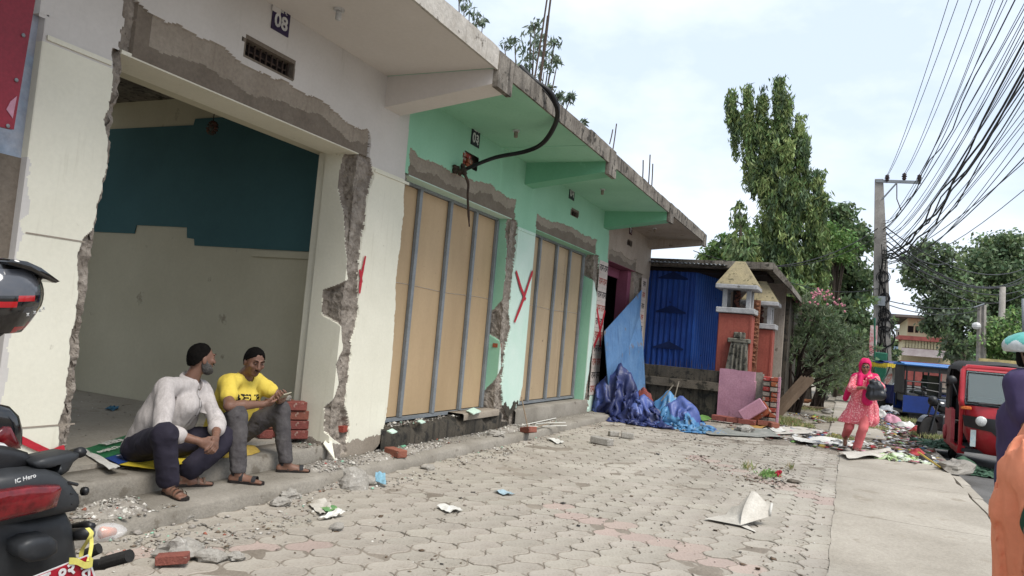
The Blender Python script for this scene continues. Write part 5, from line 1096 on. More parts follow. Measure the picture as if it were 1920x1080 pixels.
# hood
hood = []
for x, zt, yb_ in ((.62, 1.80, .60), (.3, 1.86, .66), (-.3, 1.87, .68), (-.9, 1.85, .68), (-1.25, 1.76, .66)):
    hood.append([(x, -yb_-.02, 1.35 if x < -.5 else zt-.16), (x, -yb_, zt-.10), (x, -yb_*.85, zt), (x, 0, zt+.03), (x, yb_*.85, zt), (x, yb_, zt-.10), (x, yb_+.02, 1.35 if x < -.5 else zt-.16)])
A('canvas_hood', MB().grid(np.array(hood)), m_canvas, smooth=True)
A('rear_canvas', MB().hexa([(-1.27, -.66, .95), (-1.22, -.66, .95), (-1.22, .66, .95), (-1.27, .66, .95)], [(-1.25, -.64, 1.74), (-1.2, -.64, 1.74), (-1.2, .64, 1.74), (-1.25, .64, 1.74)]), m_canvas)
for sy in (-1, 1):
    A('side_body', MB().prism([(-1.25, .28), (-.25, .28), (-.22, .42), (-.28, .95), (-.9, 1.0), (-1.25, .95)], (sy*.60, sy*.66), 0, 'y'), m_redf if sy < 0 else m_redf)
    A('side_step', MB().prism([(-.3, .26), (.75, .26), (.80, .40), (.55, .36), (-.2, .36)], (sy*.55, sy*.66), 0, 'y'), m_red)
    A('front_pillar', MB().tube([(.60, sy*.60, .36), (.80, sy*.63, 1.1), (.66, sy*.60, 1.76)], .035, 6), m_red)
    A('rear_curtain', MB().box((-1.2, sy*.655-.01, .95), (-.62, sy*.655+.01, 1.72)), m_canvas)
    A('hood_strut', MB().tube([(-.6, sy*.64, .95), (-.55, sy*.65, 1.80)], .02, 5), m_black)
    A('mirror', MB().lathe([(.02, -.015), (.085, -.012), (.085, .012), (.02, .02)], (.80, sy*.80, 1.5), 16, 0, (1, 0, 0)), m_black, smooth=True)
    A('mirror_arm', MB().tube([(.80, sy*.80, 1.5), (.85, sy*.66, 1.15)], .01, 5), m_black)
A('floor', MB().box((-1.2, -.6, .30), (.8, .6, .36)), m_black)
A('rear_seat', MB().box((-1.1, -.55, .36), (-.55, .55, .72), 0, .04), m_black); A('seat_back', MB().box((-1.15, -.55, .73), (-1.0, .55, 1.2), 0, .04), m_black)
A('driver_seat', MB().box((-.1, -.3, .36), (.25, .3, .75), 0, .04), m_canvas); A('driver_backrest', MB().box((-.2, -.3, .76), (-.12, .3, 1.1), 0, .02), m_canvas)
A('handlebar', MB().tube([(.55, -.3, 1.1), (.6, -.1, 1.05), (.6, .1, 1.05), (.55, .3, 1.1)], .02, 6), m_black); A('steering_column', MB().tube([(.6, 0, 1.05), (.75, 0, .4)], .05, 6), m_black)
A('sticker', MB().box((.955, -.50, .42), (.962, -.42, .70)), M('pale_sticker', (176, 200, 206), (210, 214, 206), s=12, bump=0))
wheel('front_wheel', T @ Vector((1.0, 0, .22)), .22, .11, T.to_3x3() @ Vector((0, 1, 0)), auto)
A('front_mudguard', MB().grid(np.array([[(1.0+.27*math.cos(a), y_, .22+.27*math.sin(a)) for a in np.linspace(.1, 2.9, 12)] for y_ in (-.09, -.05, .05, .09)])), m_redf, smooth=True)
for sy in (-1, 1): wheel('rear_wheel', T @ Vector((-.85, sy*.55, .22)), .22, .11, T.to_3x3() @ Vector((0, 1, 0)), auto)
A('bumper_ring', MB().lathe([(.03, -.02), (.13, -.02), (.15, 0), (.13, .02), (.03, .02)], (-1.0, -.68, .48), 16, 0, (0, 1, 0)), m_redf, smooth=True)
# blue e-rickshaws, local +X front
def erick(name, label, loc, rz, body, roofm, fringe=None, sc=1.0):
    r_, A, T = loc_root(name, label, 'e-rickshaw', loc, rz); T0 = T
    A('roof', MB().grid(np.array([[(x, y_, 1.78+.05*math.cos(y_/.6)-.02*abs(x)+(.03 if abs(y_) < .3 else 0)) for y_ in np.linspace(-.62, .62, 9)] for x in (-1.45, -1.3, -.5, .4, 1.15, 1.35)])), roofm, smooth=True)
    A('roof_edge', MB().tube([(-1.45, -.62, 1.76), (1.35, -.62, 1.76), (1.42, 0, 1.75), (1.35, .62, 1.76), (-1.45, .62, 1.76), (-1.45, -.62, 1.76)], .035, 6), roofm)
    A('roof_lining', MB().box((-1.4, -.58, 1.70), (1.3, .58, 1.735)), m_black)
    for x in (-1.35, -.45, .42):
        for sy in (-1, 1): A('roof_post', MB().tube([(x, sy*.56, .45), (x, sy*.57, 1.73)], .028, 6), m_black)
    for sy in (-1, 1):
        A('front_post', MB().tube([(1.05, sy*.5, .75), (.75, sy*.53, 1.72)], .022, 5), m_black)
        A('seat_side_panel', MB().prism([(-1.42, .32), (-.42, .32), (-.42, .82), (-1.42, .82)], (sy*.56, sy*.60), 0, 'y'), body)
        A('rail', MB().tube([(-1.35, sy*.58, 1.25), (-.45, sy*.58, 1.25)], .016, 5), m_black); A('rail', MB().tube([(-1.35, sy*.58, 1.0), (-.9, sy*.6, 1.05), (-.45, sy*.58, 1.0)], .016, 5), m_black)
        A('bar', MB().tube([(-.9, sy*.57, .82), (-.9, sy*.57, 1.25)], .012, 5), m_black)
    for sy in (-1, 1): A('roof_valance', MB().box((-1.40, sy*.575-.008, 1.56), (.40, sy*.575+.008, 1.70)), m_canvas)
    A('rear_panel', MB().box((-1.43, -.55, .9), (-1.40, .55, 1.70)), m_canvas)
    A('inner_panel', MB().box((-.47, -.52, .85), (-.44, .52, 1.45)), m_black)
    A('seat', MB().box((-1.35, -.55, .60), (-.95, .55, .88), 0, .05), m_black); A('seat', MB().box((-.30, -.55, .60), (.05, .55, .85), 0, .05), m_black)
    A('seat_back', MB().box((-1.42, -.55, .85), (-1.34, .55, 1.30), 0, .03), m_canvas); A('middle_back', MB().box((-.42, -.5, .86), (-.34, .5, 1.30), 0, .03), m_black)
    A('chassis', MB().box((-1.42, -.55, .28), (1.0, .55, .36)), m_black); A('driver_box', MB().box((.0, -.5, .36), (.42, .5, .60)), body)
    A('front_shield', MB().hexa([(.98, -.36, .35), (1.12, -.30, .35), (1.12, .30, .35), (.98, .36, .35)], [(1.0, -.52, 1.0), (1.1, -.48, 1.0), (1.1, .48, 1.0), (1.0, .52, 1.0)]), body)
    A('windscreen', MB().add([(1.07, -.5, 1.0), (1.07, .5, 1.0), (.80, .52, 1.70), (.80, -.52, 1.70)], [(0, 1, 2, 3)]), m_glass)
    A('round_sticker', MB().lathe([(.2, 0), (.24, .004), (.02, .006)], (1.0, -.1, 1.18), 20, 0, (1, 0, .38)), M('sticker_white', (232, 228, 222), (214, 96, 70), s=9, bump=0) if 'sticker_white' not in MATS else MATS['sticker_white'])
    A('handlebar', MB().tube([(.62, -.38, 1.08), (.8, -.18, 1.0), (.85, 0, .95), (.8, .18, 1.0), (.62, .38, 1.08)], .018, 6), m_chrome); A('steering_column', MB().tube([(.85, 0, .97), (1.12, 0, .3)], .03, 6), m_black)
    A('headlight', MB().lathe([(.09, -.03), (.09, .02), (.03, .05)], (1.14, 0, .8), 14, 0, (1, 0, 0)), m_lens, smooth=True)
    A('mirror', MB().box((.88, .66, 1.28), (.90, .76, 1.42), 0, .008), m_whitep)
    A('mudguard', MB().grid(np.array([[(1.12+.30*math.cos(a), y_, .26+.32*math.sin(a)) for a in np.linspace(.1, 2.9, 12)] for y_ in (-.09, -.05, .05, .09)])), body, smooth=True)
    wheel('front_wheel', T @ Vector((1.12, 0, .25)), .25, .10, T.to_3x3() @ Vector((0, 1, 0)), r_)
    for sy in (-1, 1): wheel('rear_wheel', T @ Vector((-1.0, sy*.50, .25)), .25, .10, T.to_3x3() @ Vector((0, 1, 0)), r_)
    if fringe:
        f = MB()
        for i in range(26): t = i/25; f.box((1.38-.002*i*0, -.62+1.24*t-.024, 1.60+.03*math.sin(i*2.1)), (1.40, -.62+1.24*t+.022, 1.75))
        for i in range(40): t = i/39; f.box((-1.4+2.75*t-.03, .635, 1.62+.02*math.sin(i*2)), (-1.4+2.75*t+.03, .65, 1.75))
        A('fringe', f, fringe, kind='stuff')
    return r_
e1 = erick('e_rickshaw', 'blue roofed electric rickshaw with a blue side panel parked behind the red auto', (26.6, float(Xp(1782, 700, 26.6)[1]), -.15), R(-80), m_bluep, m_roofb)
e2 = erick('e_rickshaw', 'electric rickshaw with yellow fringed dark blue roof nearest the green box', (30.5, float(Xp(1722, 700, 30.5)[1]), -.15), R(112), M('navy_enamel', (22, 30, 84), s=2, rough=.35, bump=0), M('navy_roof', (40, 54, 128), s=3, rough=.4, bump=0), m_yelp)
# small motorcycle between the rickshaws: front wheel shows
mo, A, T = loc_root('parked_motorcycle', 'black motorcycle nosing out between the red auto and the blue e-rickshaw', 'motorcycle', (19.6, float(Xp(1778, 700, 19.6)[1]), -.15), R(140))
fw = wheel('front_wheel', T @ Vector((.62, 0, .31)), .31, .10, T.to_3x3() @ Vector((0, 1, 0)), mo, MATS['yellow_fringe'] if False else m_canvas)
for k in range(5):
    a = 2*math.pi*k/5; A('spoke', MB().tube([(.62, 0, .31), (.62+.2*math.cos(a), 0, .31+.2*math.sin(a))], .018, 5), m_rim, fw)
wheel('rear_wheel', T @ Vector((-.68, 0, .31)), .31, .12, T.to_3x3() @ Vector((0, 1, 0)), mo)
for sy in (-1, 1): A('fork', MB().tube([(.62, sy*.08, .31), (.38, sy*.08, 1.0)], .025, 6), m_black)
A('front_mudguard', MB().grid(np.array([[(.62+.34*math.cos(a), y_, .31+.34*math.sin(a)) for a in np.linspace(.3, 2.6, 10)] for y_ in (-.06, -.03, .03, .06)])), m_blackg, smooth=True)
A('tank', MB().ball((.1, 0, .86), (.30, .16, .16), 12), m_blackg, smooth=True); A('seat', MB().box((-.75, -.13, .74), (-.12, .13, .84), 0, .04), m_black)
A('engine', MB().box((-.15, -.14, .30), (.25, .14, .66), 0, .04), m_rim); A('headlight', MB().ball((.48, 0, .96), (.10, .11, .12), 10), m_black, smooth=True)
A('handlebar', MB().tube([(.25, -.36, 1.06), (.34, -.15, 1.03), (.34, .15, 1.03), (.25, .36, 1.06)], .014, 6), m_black)
for sy in (-1, 1): A('mirror', MB().ball((.30, sy*.36, 1.22), (.02, .07, .045), 8), m_black, smooth=True)
# ---------------------------------------------------------------- the near motorcycle at the left, seen from its tail
bk = root('motorcycle', 'dusty black motorcycle parked at the left edge, tail light and red number plate toward us', 'motorcycle', (1.45, 2.9, 0))
def Q(px, py, y): return np.array(Yp(px, py, y))
m_bplast = M('dusty_black_plastic', (40, 42, 45), (56, 58, 60), s=3, rough=.45, bump=.05, bs=25, spots=(92, 90, 86), sp_s=7, sp_t=.72)
m_tail = M('tail_lens', (132, 16, 24), (90, 8, 14), s=26, rough=.12, bump=.1, bs=20, coat=.6)
def loft(secs, close=True): return np.array(secs, float)
def outline_loft(pts, y0, y1, inset=.82, bulge=.0, n=6):
    """outline in photo pixels on the plane y0, swept back to y1 (real depth), edges rounded"""
    P = np.array([Q(a, b_, y0) for a, b_ in pts]); c = P.mean(0); b = MB(); rows = []
    back = (y1-y0)*np.array([.06, 1, .02])
    for t, k in ((-.02, 0.0), (-.02, inset*.6), (-.012, inset), (.03, .98), (.12, 1.0), (.6, .98), (1, .9)):
        rows.append(c+(P-c)*k+back*max(t, 0)+np.array([0, t*.5 if t < 0 else 0, 0]))
    b.grid(np.array(rows)[::-1], 0, True); b.f.append(tuple(range(len(P)))); b.m.append(0); return b
yT = 2.42
outline_loft([(-60, 905), (40, 886), (95, 882), (118, 888), (140, 905), (158, 930), (160, 945), (150, 962), (120, 968), (40, 985), (-60, 1005)], yT, 3.5).build('tail_cowl', m_bplast, bk, True)
outline_loft([(-60, 935), (10, 920), (60, 912), (114, 910), (118, 916), (108, 950), (70, 962), (0, 978), (-60, 995)], yT-.035, yT+.06, .93).build('tail_light', m_tail, bk, True)
outline_loft([(-60, 960), (40, 975), (128, 962), (140, 985), (146, 1030), (150, 1060), (120, 1100), (-60, 1110)], yT+.05, yT+.5).build('rear_mudguard', m_bplast, bk, True)
outline_loft([(-60, 835), (30, 842), (60, 850), (68, 872), (40, 884), (-60, 905)], yT+.1, 3.3).build('seat', m_black, bk, True)
outline_loft([(38, 1022), (60, 1010), (96, 1005), (110, 1015), (110, 1036), (90, 1050), (55, 1056), (38, 1044)], yT-.04, yT+.12, .8).build('plate_lamp', m_bplast, bk, True)
gr_ = [(64, 868), (80, 860), (135, 848), (150, 850), (148, 858), (138, 866), (128, 884), (116, 892), (104, 890), (112, 870), (98, 872), (90, 878), (70, 878)]
outline_loft(gr_, yT+.04, yT+.14, .9).build('grab_handle', m_bplast, bk, True)
MB().tube([Q(138, 850, yT+.2), Q(152, 848, yT+.12)], .02, 8).build('grab_end', m_black, bk, True)
for yy, l_ in ((905, 0), (925, 1), (945, 2)): MB().tube([Q(128+l_*2, yy, yT-.005), Q(145, yy+4, yT+.005)], .006, 5).build('cowl_vent', m_black, bk)
MB().tube([Q(155, 921, yT+.1), Q(162, 921, yT+.1)], .016, 8).build('side_bolt', m_black, bk, True)
MB().tube([Q(130, 1003, yT+.1), Q(170, 1000, yT)], .022, 10).build('indicator_stalk', m_black, bk, True)
MB().tube([Q(135, 990, yT+.2), Q(160, 984, yT+.15), Q(172, 988, yT+.1)], .016, 8).build('indicator_bracket', m_black, bk, True)
c = (Q(178, 1000, yT-.02)+Q(238, 994, yT-.02))/2; hl = np.linalg.norm(Q(238, 994, yT)-Q(178, 1000, yT))/2
ind = MB().tube([c+(Q(238, 994, yT)-Q(178, 1000, yT))*t for t in (-.5, -.42, -.25, 0, .25, .4, .5)], [.012, .026, .033, .033, .024, .014, .004], 14, flat=1.0)
m_clr = bpy.data.materials.new('clear_lens'); m_clr.use_nodes = True; _b = m_clr.node_tree.nodes['Principled BSDF']; _b.inputs['Base Color'].default_value = (.9, .88, .86, 1); _b.inputs['Roughness'].default_value = .12; _b.inputs['Alpha'].default_value = .28; _b.inputs['Specular IOR Level'].default_value = .9
ind.build('indicator_lens', m_clr, bk, True); MB().tube([c-(Q(238, 994, yT)-Q(178, 1000, yT))*.3, c+(Q(238, 994, yT)-Q(178, 1000, yT))*.1], [.022, .014], 8).build('indicator_bulb', m_amber, bk, True)
def peg(a, c_, r, nm):
    o = MB(); pts = np.linspace(0, 1, 28); o.tube([np.array(a)+(np.array(c_)-np.array(a))*t for t in pts], [r*(1 if i % 2 else .74) for i in range(28)], 10); o.build(nm, m_rubber, bk, False)
peg(Q(192, 1056, yT+.25), Q(243, 1042, yT+.12), .026, 'foot_peg'); peg(Q(160, 1040, yT+.5), Q(186, 1028, yT+.45), .024, 'foot_peg')
MB().tube([Q(140, 1062, yT+.45), Q(196, 1058, yT+.25)], .022, 8).build('peg_bracket', m_black, bk, True)
# number plate
pc = [Q(166, 1040, yT-.1), Q(182, 1090, yT-.1), Q(60, 1130, yT-.1), Q(40, 1090, yT-.1)]
def qplate(pts, th, mat, nm, par):
    P = [np.array(p) for p in pts]; nn = np.cross(P[1]-P[0], P[3]-P[0]); nn /= np.linalg.norm(nn); nn *= -1 if nn[1] > 0 else 1
    return MB().hexa([tuple(p-nn*th) for p in P], [tuple(p) for p in P]).build(nm, mat, par)
qplate(pc, .004, m_whitep, 'number_plate', bk); cc_ = sum(pc)/4; pin = [cc_+(p-cc_)*.93+np.array([0, -.002, 0]) for p in pc]
pl_ = qplate(pin, .002, M('plate_red', (196, 22, 44), s=4, rough=.35, bump=0), 'plate_face', bk)
xd = pin[0]-pin[3]; yd = pin[0]-pin[1]
text_part('plate_lettering', 'प. ०२', .055, pin[0]*.36+pin[3]*.42+pin[1]*.11+pin[2]*.11+np.array([0, -.005, 0]), xd, yd, m_whitep, bk, bold=.002)
text_part('plate_lettering', 'त', .06, pin[0]*.45+pin[3]*.05+pin[1]*.45+pin[2]*.05+np.array([0, -.005, 0]), xd, yd, m_whitep, bk, bold=.002)
# yellow ribbon
m_rib = M('yellow_ribbon', (214, 204, 96), (196, 184, 70), s=10, rough=.5, bump=0)
def ribbon(pts, wd, nm, mat, par=None, up_=(1, 0, 0), **kw):
    S_ = spline(pts, 6); b = MB(); u = np.array(up_)*wd/2; b.grid(np.array([[p-u, p+u] for p in S_])); b.grid(np.array([[p+u+np.array([0, .002, 0]), p-u+np.array([0, .002, 0])] for p in S_])); return b.build(nm, mat, par, True, **kw)
rb = root('yellow_ribbon', 'yellow plastic ribbon tied round the motorcycle indicator stalk and plate', 'ribbon', Q(168, 1010, yT-.05))
ribbon([Q(164, 990, yT-.035), Q(172, 1000, yT-.05), Q(166, 1012, yT-.05), Q(155, 1030, yT-.02), Q(152, 1044, yT-.02)], .016, 'loop', m_rib, rb)
ribbon([Q(170, 996, yT-.04), Q(172, 1020, yT-.06), Q(168, 1044, yT-.10), Q(166, 1052, yT-.11)], .014, 'tail', m_rib, rb)
ribbon([Q(130, 1052, yT-.11), Q(145, 1053, yT-.115), Q(160, 1060, yT-.115), Q(174, 1056, yT-.115), Q(168, 1048, yT-.11)], .022, 'knot', m_rib, rb, up_=(0, 0, 1))
text_part('maker_lettering', 'IC Hero', .02, Q(48, 897, yT-.045)*1.0, Q(62, 897, yT)-Q(14, 912, yT), (0, 0, 1), m_whitep, bk, ext=.001)
# rest of the machine, mostly outside the frame
MB().ball((1.15, 3.6, .86), (.17, .32, .15), 12).build('tank', m_blackg, bk, True)
for y_, nm in ((2.9, 'rear_wheel'), (4.05, 'front_wheel')):
    MB().lathe([(.19, -.04), (.27, -.055), (.305, -.03), (.31, 0), (.305, .03), (.27, .055), (.19, .04)], (1.33 if y_ < 3 else 1.02, y_, .31), 24, 0, (1, .22, 0)).build(nm, m_rubber, bk, True)
MB().box((1.05, 3.2, .3), (1.35, 3.65, .68), 0, .05).build('engine', m_rim, bk)
# visor-like windscreen with red decal, left edge
outline_loft([(-70, 770), (-10, 756), (20, 762), (38, 780), (45, 805), (44, 835), (38, 842), (0, 845), (-70, 850)], 2.75, 2.95, .8).build('rear_carrier_pad', m_blackg, bk, True)
outline_loft([(-30, 826), (8, 800), (20, 800), (36, 830), (40, 842), (0, 842)], 2.73, 2.76, .9).build('red_decal', m_tail, bk, True)
outline_loft([(-40, 834), (10, 832), (22, 842), (12, 852), (-40, 860)], 2.60, 2.72, .9).build('white_label', m_whitep, bk, True)
# helmet resting on the mirror
hm = root('helmet', 'glossy black and grey helmet with red stripes and a spoiler, at the left edge', 'helmet', Q(-5, 610, 2.55))
yH = 2.55; hc = Q(-8, 556, yH)
S_ = np.linspace(0, 2*math.pi, 28, endpoint=False); rows = []
rad = np.linalg.norm(Q(70, 545, yH)-Q(-8, 556, yH))
xdir = Q(70, 545, yH)-Q(-8, 545, yH); xdir /= np.linalg.norm(xdir); zdir = np.array([0, 0, 1.0]); ydir = np.cross(zdir, xdir)
def hp(u, v, w_): return hc+xdir*u+ydir*w_+zdir*v
for i, t in enumerate(np.linspace(0, math.pi, 22)):
    v = math.cos(t)*rad*.93; r_ = math.sin(t)**.98*rad; 
    if v < 0: r_ = rad*(1-.42*(abs(v)/rad)**1.8)*(1 if i < 19 else (.7 if i == 19 else .35))
    vv = max(v, -rad*.86) if v < 0 else v
    rows.append([hp(r_*math.cos(a)*(1.02)-(.10*rad if vv < -rad*.3 else 0)*(-vv/rad), vv, r_*math.sin(a)*.86) for a in S_])
P = np.array(rows)
mi = np.zeros(P.shape[:2], int)
rel = P-hc; uu = rel @ xdir; vv = rel @ zdir; sgn = rel @ ydir
mi[(vv > .15*rad) & (vv < .72*rad) & (uu < .45*rad)] = 1
mi[(vv-uu*.30 < .10*rad) & (vv-uu*.30 > -.04*rad) & (uu < .35*rad)] = 2
mi[(vv < -.62*rad+.22*uu) & (vv > -.78*rad+.22*uu) & (uu > 0)] = 2
mi[(vv < -.12*rad+uu*.15) & (vv > -.40*rad+.1*uu) & (uu > .15*rad)] = 3
MB().grid(P, mi, True).build('shell', [m_blackg, M('grey_gloss', (78, 80, 86), s=3, rough=.1, bump=0, coat=.8, fine=0), M('red_gloss', (206, 26, 32), s=3, rough=.12, bump=0, coat=.8, fine=0), M('smoke_grey', (70, 72, 76), s=3, rough=.2, bump=0, coat=.6, fine=0)], hm, True)
outline_sp = [Q(-10, 484, yH-.02), Q(18, 488, yH-.02), Q(45, 500, yH-.02), Q(80, 525, yH-.02), Q(73, 528, yH-.02), Q(56, 519, yH-.02), Q(30, 506, yH-.02), Q(-10, 494, yH-.02)]
c = sum(outline_sp)/8; sp_ = MB(); n = 8
for s_, k in ((0, 0),): sp_.grid(np.array([[p+ydir*w_ for p in outline_sp] for w_ in (-.09, -.06, .06, .09)]), 0, True)
sp_.f.append(tuple(range(8))); sp_.m.append(0); sp_.build('spoiler', m_blackg, hm, True)
for k in range(4): text_part('small_cross', 'x', .022, hp(.22*rad+.19*rad*k, -.36*rad+.04*rad*k, -.86*rad*math.sqrt(max(.05, 1-(.22+.19*k)**2))-.012), xdir-ydir*(-.35), zdir, m_whitep, hm)
MB().tube([hp(-.2*rad, -.8*rad, 0), (1.25, 3.0, 1.2), (1.1, 3.2, 1.05)], .012, 6).build('mirror_stem', m_black, bk, True)
MB().ball(tuple(hp(-.15*rad, -.7*rad, 0)), (.07, .02, .05), 10).build('mirror', m_black, bk, True)
MB().tube([(1.45, 3.35, 1.0), (1.2, 3.42, 1.05), (1.0, 3.42, 1.05), (.75, 3.3, 1.0)], .014, 6).build('handlebar', m_black, bk, True)
# red sign board on the neighbour's front
sb = root('red_signboard', 'dark red riveted metal signboard at the top left corner', 'sign', Yp(20, 200, 4.3))
a = Yp(68, -10, 4.4); c = Yp(28, 243, 4.4)
MB().box((1.4, 4.38, c[2]), (a[0]-.22, 4.42, 4.0)).v
p4 = [Yp(68, -10, 4.42), Yp(26, 243, 4.42), Yp(-120, 210, 4.42), Yp(-120, -60, 4.42)]
qplate(p4, .03, M('dark_red_tin', (150, 34, 50), (136, 28, 44), s=2, rough=.45, bump=.03), 'panel', sb)
for px, py in ((44, 66), (31, 150), (15, 236)): MB().ball(Yp(px, py, 4.415), (.012, .006, .012), 8).build('rivet', m_steel, sb, True)
qplate([Yp(32, 180, 4.416), Yp(24, 222, 4.416), Yp(12, 205, 4.416), Yp(20, 190, 4.416)], .002, m_pink, 'scratch', sb)
# ---------------------------------------------------------------- people: distance fields turned into one continuous surface each
V3 = lambda *a: np.array(a, float)
def unit(v): v = np.array(v, float); return v/(np.linalg.norm(v)+1e-9)
def frame(fwd, up=(0, 0, 1)):
    f = unit(fwd); r = unit(np.cross(f, up)); u = np.cross(r, f); return np.stack([r, f, u], 1)   # columns right, forward, up
class Field:
    def __init__(s, lo, hi, res):
        s.lo = np.array(lo, float); s.res = res; s.n = np.ceil((np.array(hi)-s.lo)/res).astype(int)+1; s.d = np.full(s.n, 1.0, np.float32)
    def loc(s, lo, hi, pad):
        a = np.clip(np.floor((lo-pad-s.lo)/s.res).astype(int), 0, s.n); b = np.clip(np.ceil((hi+pad-s.lo)/s.res).astype(int)+1, 0, s.n)
        if np.any(b <= a): return None, None
        sl = tuple(slice(i, j) for i, j in zip(a, b)); g = [s.lo[k]+s.res*np.arange(a[k], b[k]) for k in range(3)]
        return sl, np.stack(np.meshgrid(*g, indexing='ij'), -1)
    def put(s, sl, v, k, sub=False):
        o = s.d[sl]
        if sub:
            h = np.clip(.5-.5*(o+v)/k, 0, 1); s.d[sl] = o*(1-h)-v*h+k*h*(1-h)
        else:
            h = np.clip(.5+.5*(o-v)/k, 0, 1); s.d[sl] = o*(1-h)+v*h-k*h*(1-h)
    def cap(s, a, b, ra, rb=None, k=.02, sub=False, fn=None):
        rb = ra if rb is None else rb; a = np.array(a, float); b = np.array(b, float); m = max(ra, rb)+k+.03
        sl, P = s.loc(np.minimum(a, b), np.maximum(a, b), m)
        if sl is None: return s
        ab = b-a; t = np.clip(((P-a)@ab)/(ab@ab+1e-9), 0, 1); v = np.linalg.norm(P-a-t[..., None]*ab, axis=-1)-(ra+(rb-ra)*t)
        if fn is not None: v = v+fn(P)
        s.put(sl, v, k, sub); return s
    def chain(s, pts, rs, k=.02, fn=None):
        for i in range(len(pts)-1): s.cap(pts[i], pts[i+1], rs[i], rs[i+1], k, fn=fn)
        return s
    def ell(s, c, r, F=None, k=.02, sub=False, fn=None):
        c = np.array(c, float); r = np.array(r, float); m = r.max(); sl, P = s.loc(c-m, c+m, k+.03)
        if sl is None: return s
        q = P-c
        if F is not None: q = q@F
        k0 = np.linalg.norm(q/r, axis=-1); k1 = np.linalg.norm(q/(r*r), axis=-1)+1e-9; v = k0*(k0-1)/k1
        if fn is not None: v = v+fn(P)
        s.put(sl, v, k, sub); return s
    def cut(s, pt, nrm):             # keep the side the normal points away from
        g = [s.lo[k]+s.res*np.arange(s.n[k]) for k in range(3)]; n = unit(nrm)
        v = (g[0][:, None, None]-pt[0])*n[0]+(g[1][None, :, None]-pt[1])*n[1]+(g[2][None, None, :]-pt[2])*n[2]
        s.d = np.maximum(s.d, v.astype(np.float32)); return s
    def folds(s, amp, sc, seed=0, stretch=(1, 1, 1)):
        m = np.abs(s.d) < .05; idx = np.argwhere(m); P = s.lo+idx*s.res; q = P*sc*np.array(stretch)+seed
        w_ = fbm(q, 3); v = (1-np.abs(w_)*3)*amp; s.d[m] -= np.clip(v, -amp, amp); return s
    def mesh(s):
        d = s.d; ins = d < 0; n = s.n
        c = [ins[a:n[0]-1+a, b:n[1]-1+b, e:n[2]-1+e] for a in (0, 1) for b in (0, 1) for e in (0, 1)]
        anyi = np.logical_or.reduce(c); alli = np.logical_and.reduce(c); act = anyi & ~alli
        idx = np.argwhere(act); N_ = len(idx); ids = np.full(act.shape, -1, np.int64); ids[tuple(idx.T)] = np.arange(N_)
        acc = np.zeros((N_, 3)); cnt = np.zeros(N_)
        cor = [(a, b, e) for a in (0, 1) for b in (0, 1) for e in (0, 1)]
        val = {q: d[tuple((idx+np.array(q)).T)] for q in cor}
        for q in cor:
            for ax in range(3):
                if q[ax] == 0:
                    p = list(q); p[ax] = 1; p = tuple(p); v0, v1 = val[q], val[p]; mm = (v0 < 0) != (v1 < 0)
                    t = np.where(mm, v0/(v0-v1+1e-12), 0); pos = np.zeros((N_, 3)); pos += np.array(q); pos[:, ax] += t
                    acc[mm] += pos[mm]; cnt[mm] += 1
        V = s.lo+(idx+acc/cnt[:, None])*s.res; Fs = []
        for ax in range(3):
            o1, o2 = [(1, 2), (2, 0), (0, 1)][ax]
            sl0 = [slice(1, n[k]-1) for k in range(3)]; sl1 = list(sl0); sl0[ax] = slice(0, n[ax]-1); sl1[ax] = slice(1, n[ax])
            a, b = ins[tuple(sl0)], ins[tuple(sl1)]
            for flag, A_ in ((0, a & ~b), (1, ~a & b)):
                e = np.argwhere(A_); e = e+np.array([0 if k == ax else 1 for k in range(3)])
                u = np.zeros(3, int); u[o1] = 1; v = np.zeros(3, int); v[o2] = 1
                q = [ids[tuple((e-u-v).T)], ids[tuple((e-v).T)], ids[tuple(e.T)], ids[tuple((e-u).T)]]
                Q_ = np.stack(q if not flag else q[::-1], 1); Fs.append(Q_[(Q_ >= 0).all(1)])
        return V, np.concatenate(Fs)
def skin_mesh(name, S, mats, parent, pick=None):
    V, F = S.mesh(); mi = None
    if pick is not None: mi = pick(V[F].mean(1))
    return np_obj(name, V, F, mats, parent, mi=mi, smooth=True)
m_skin = M('skin_brown', (126, 88, 70), (112, 78, 62), s=8, rough=.5, bump=.03, fine=.02, subs=.1); m_skin2 = M('skin_warm', (150, 102, 78), (136, 90, 68), s=8, rough=.5, bump=.03, fine=.02, subs=.1)
m_hair = M('black_hair', (14, 12, 11), (22, 19, 17), s=40, rough=.9, bump=.2, bs=120, spec=.08); m_greyb = M('greying_beard', (52, 50, 48), (92, 88, 84), s=40, rough=.8, bump=.3, bs=90)
m_eye = M('eye_white', (150, 136, 126), fine=0, bump=0, rough=.2); m_iris = M('eye_dark', (22, 14, 10), fine=0, bump=0, rough=.1); m_lip = M('lips', (92, 60, 52), fine=0, bump=0)
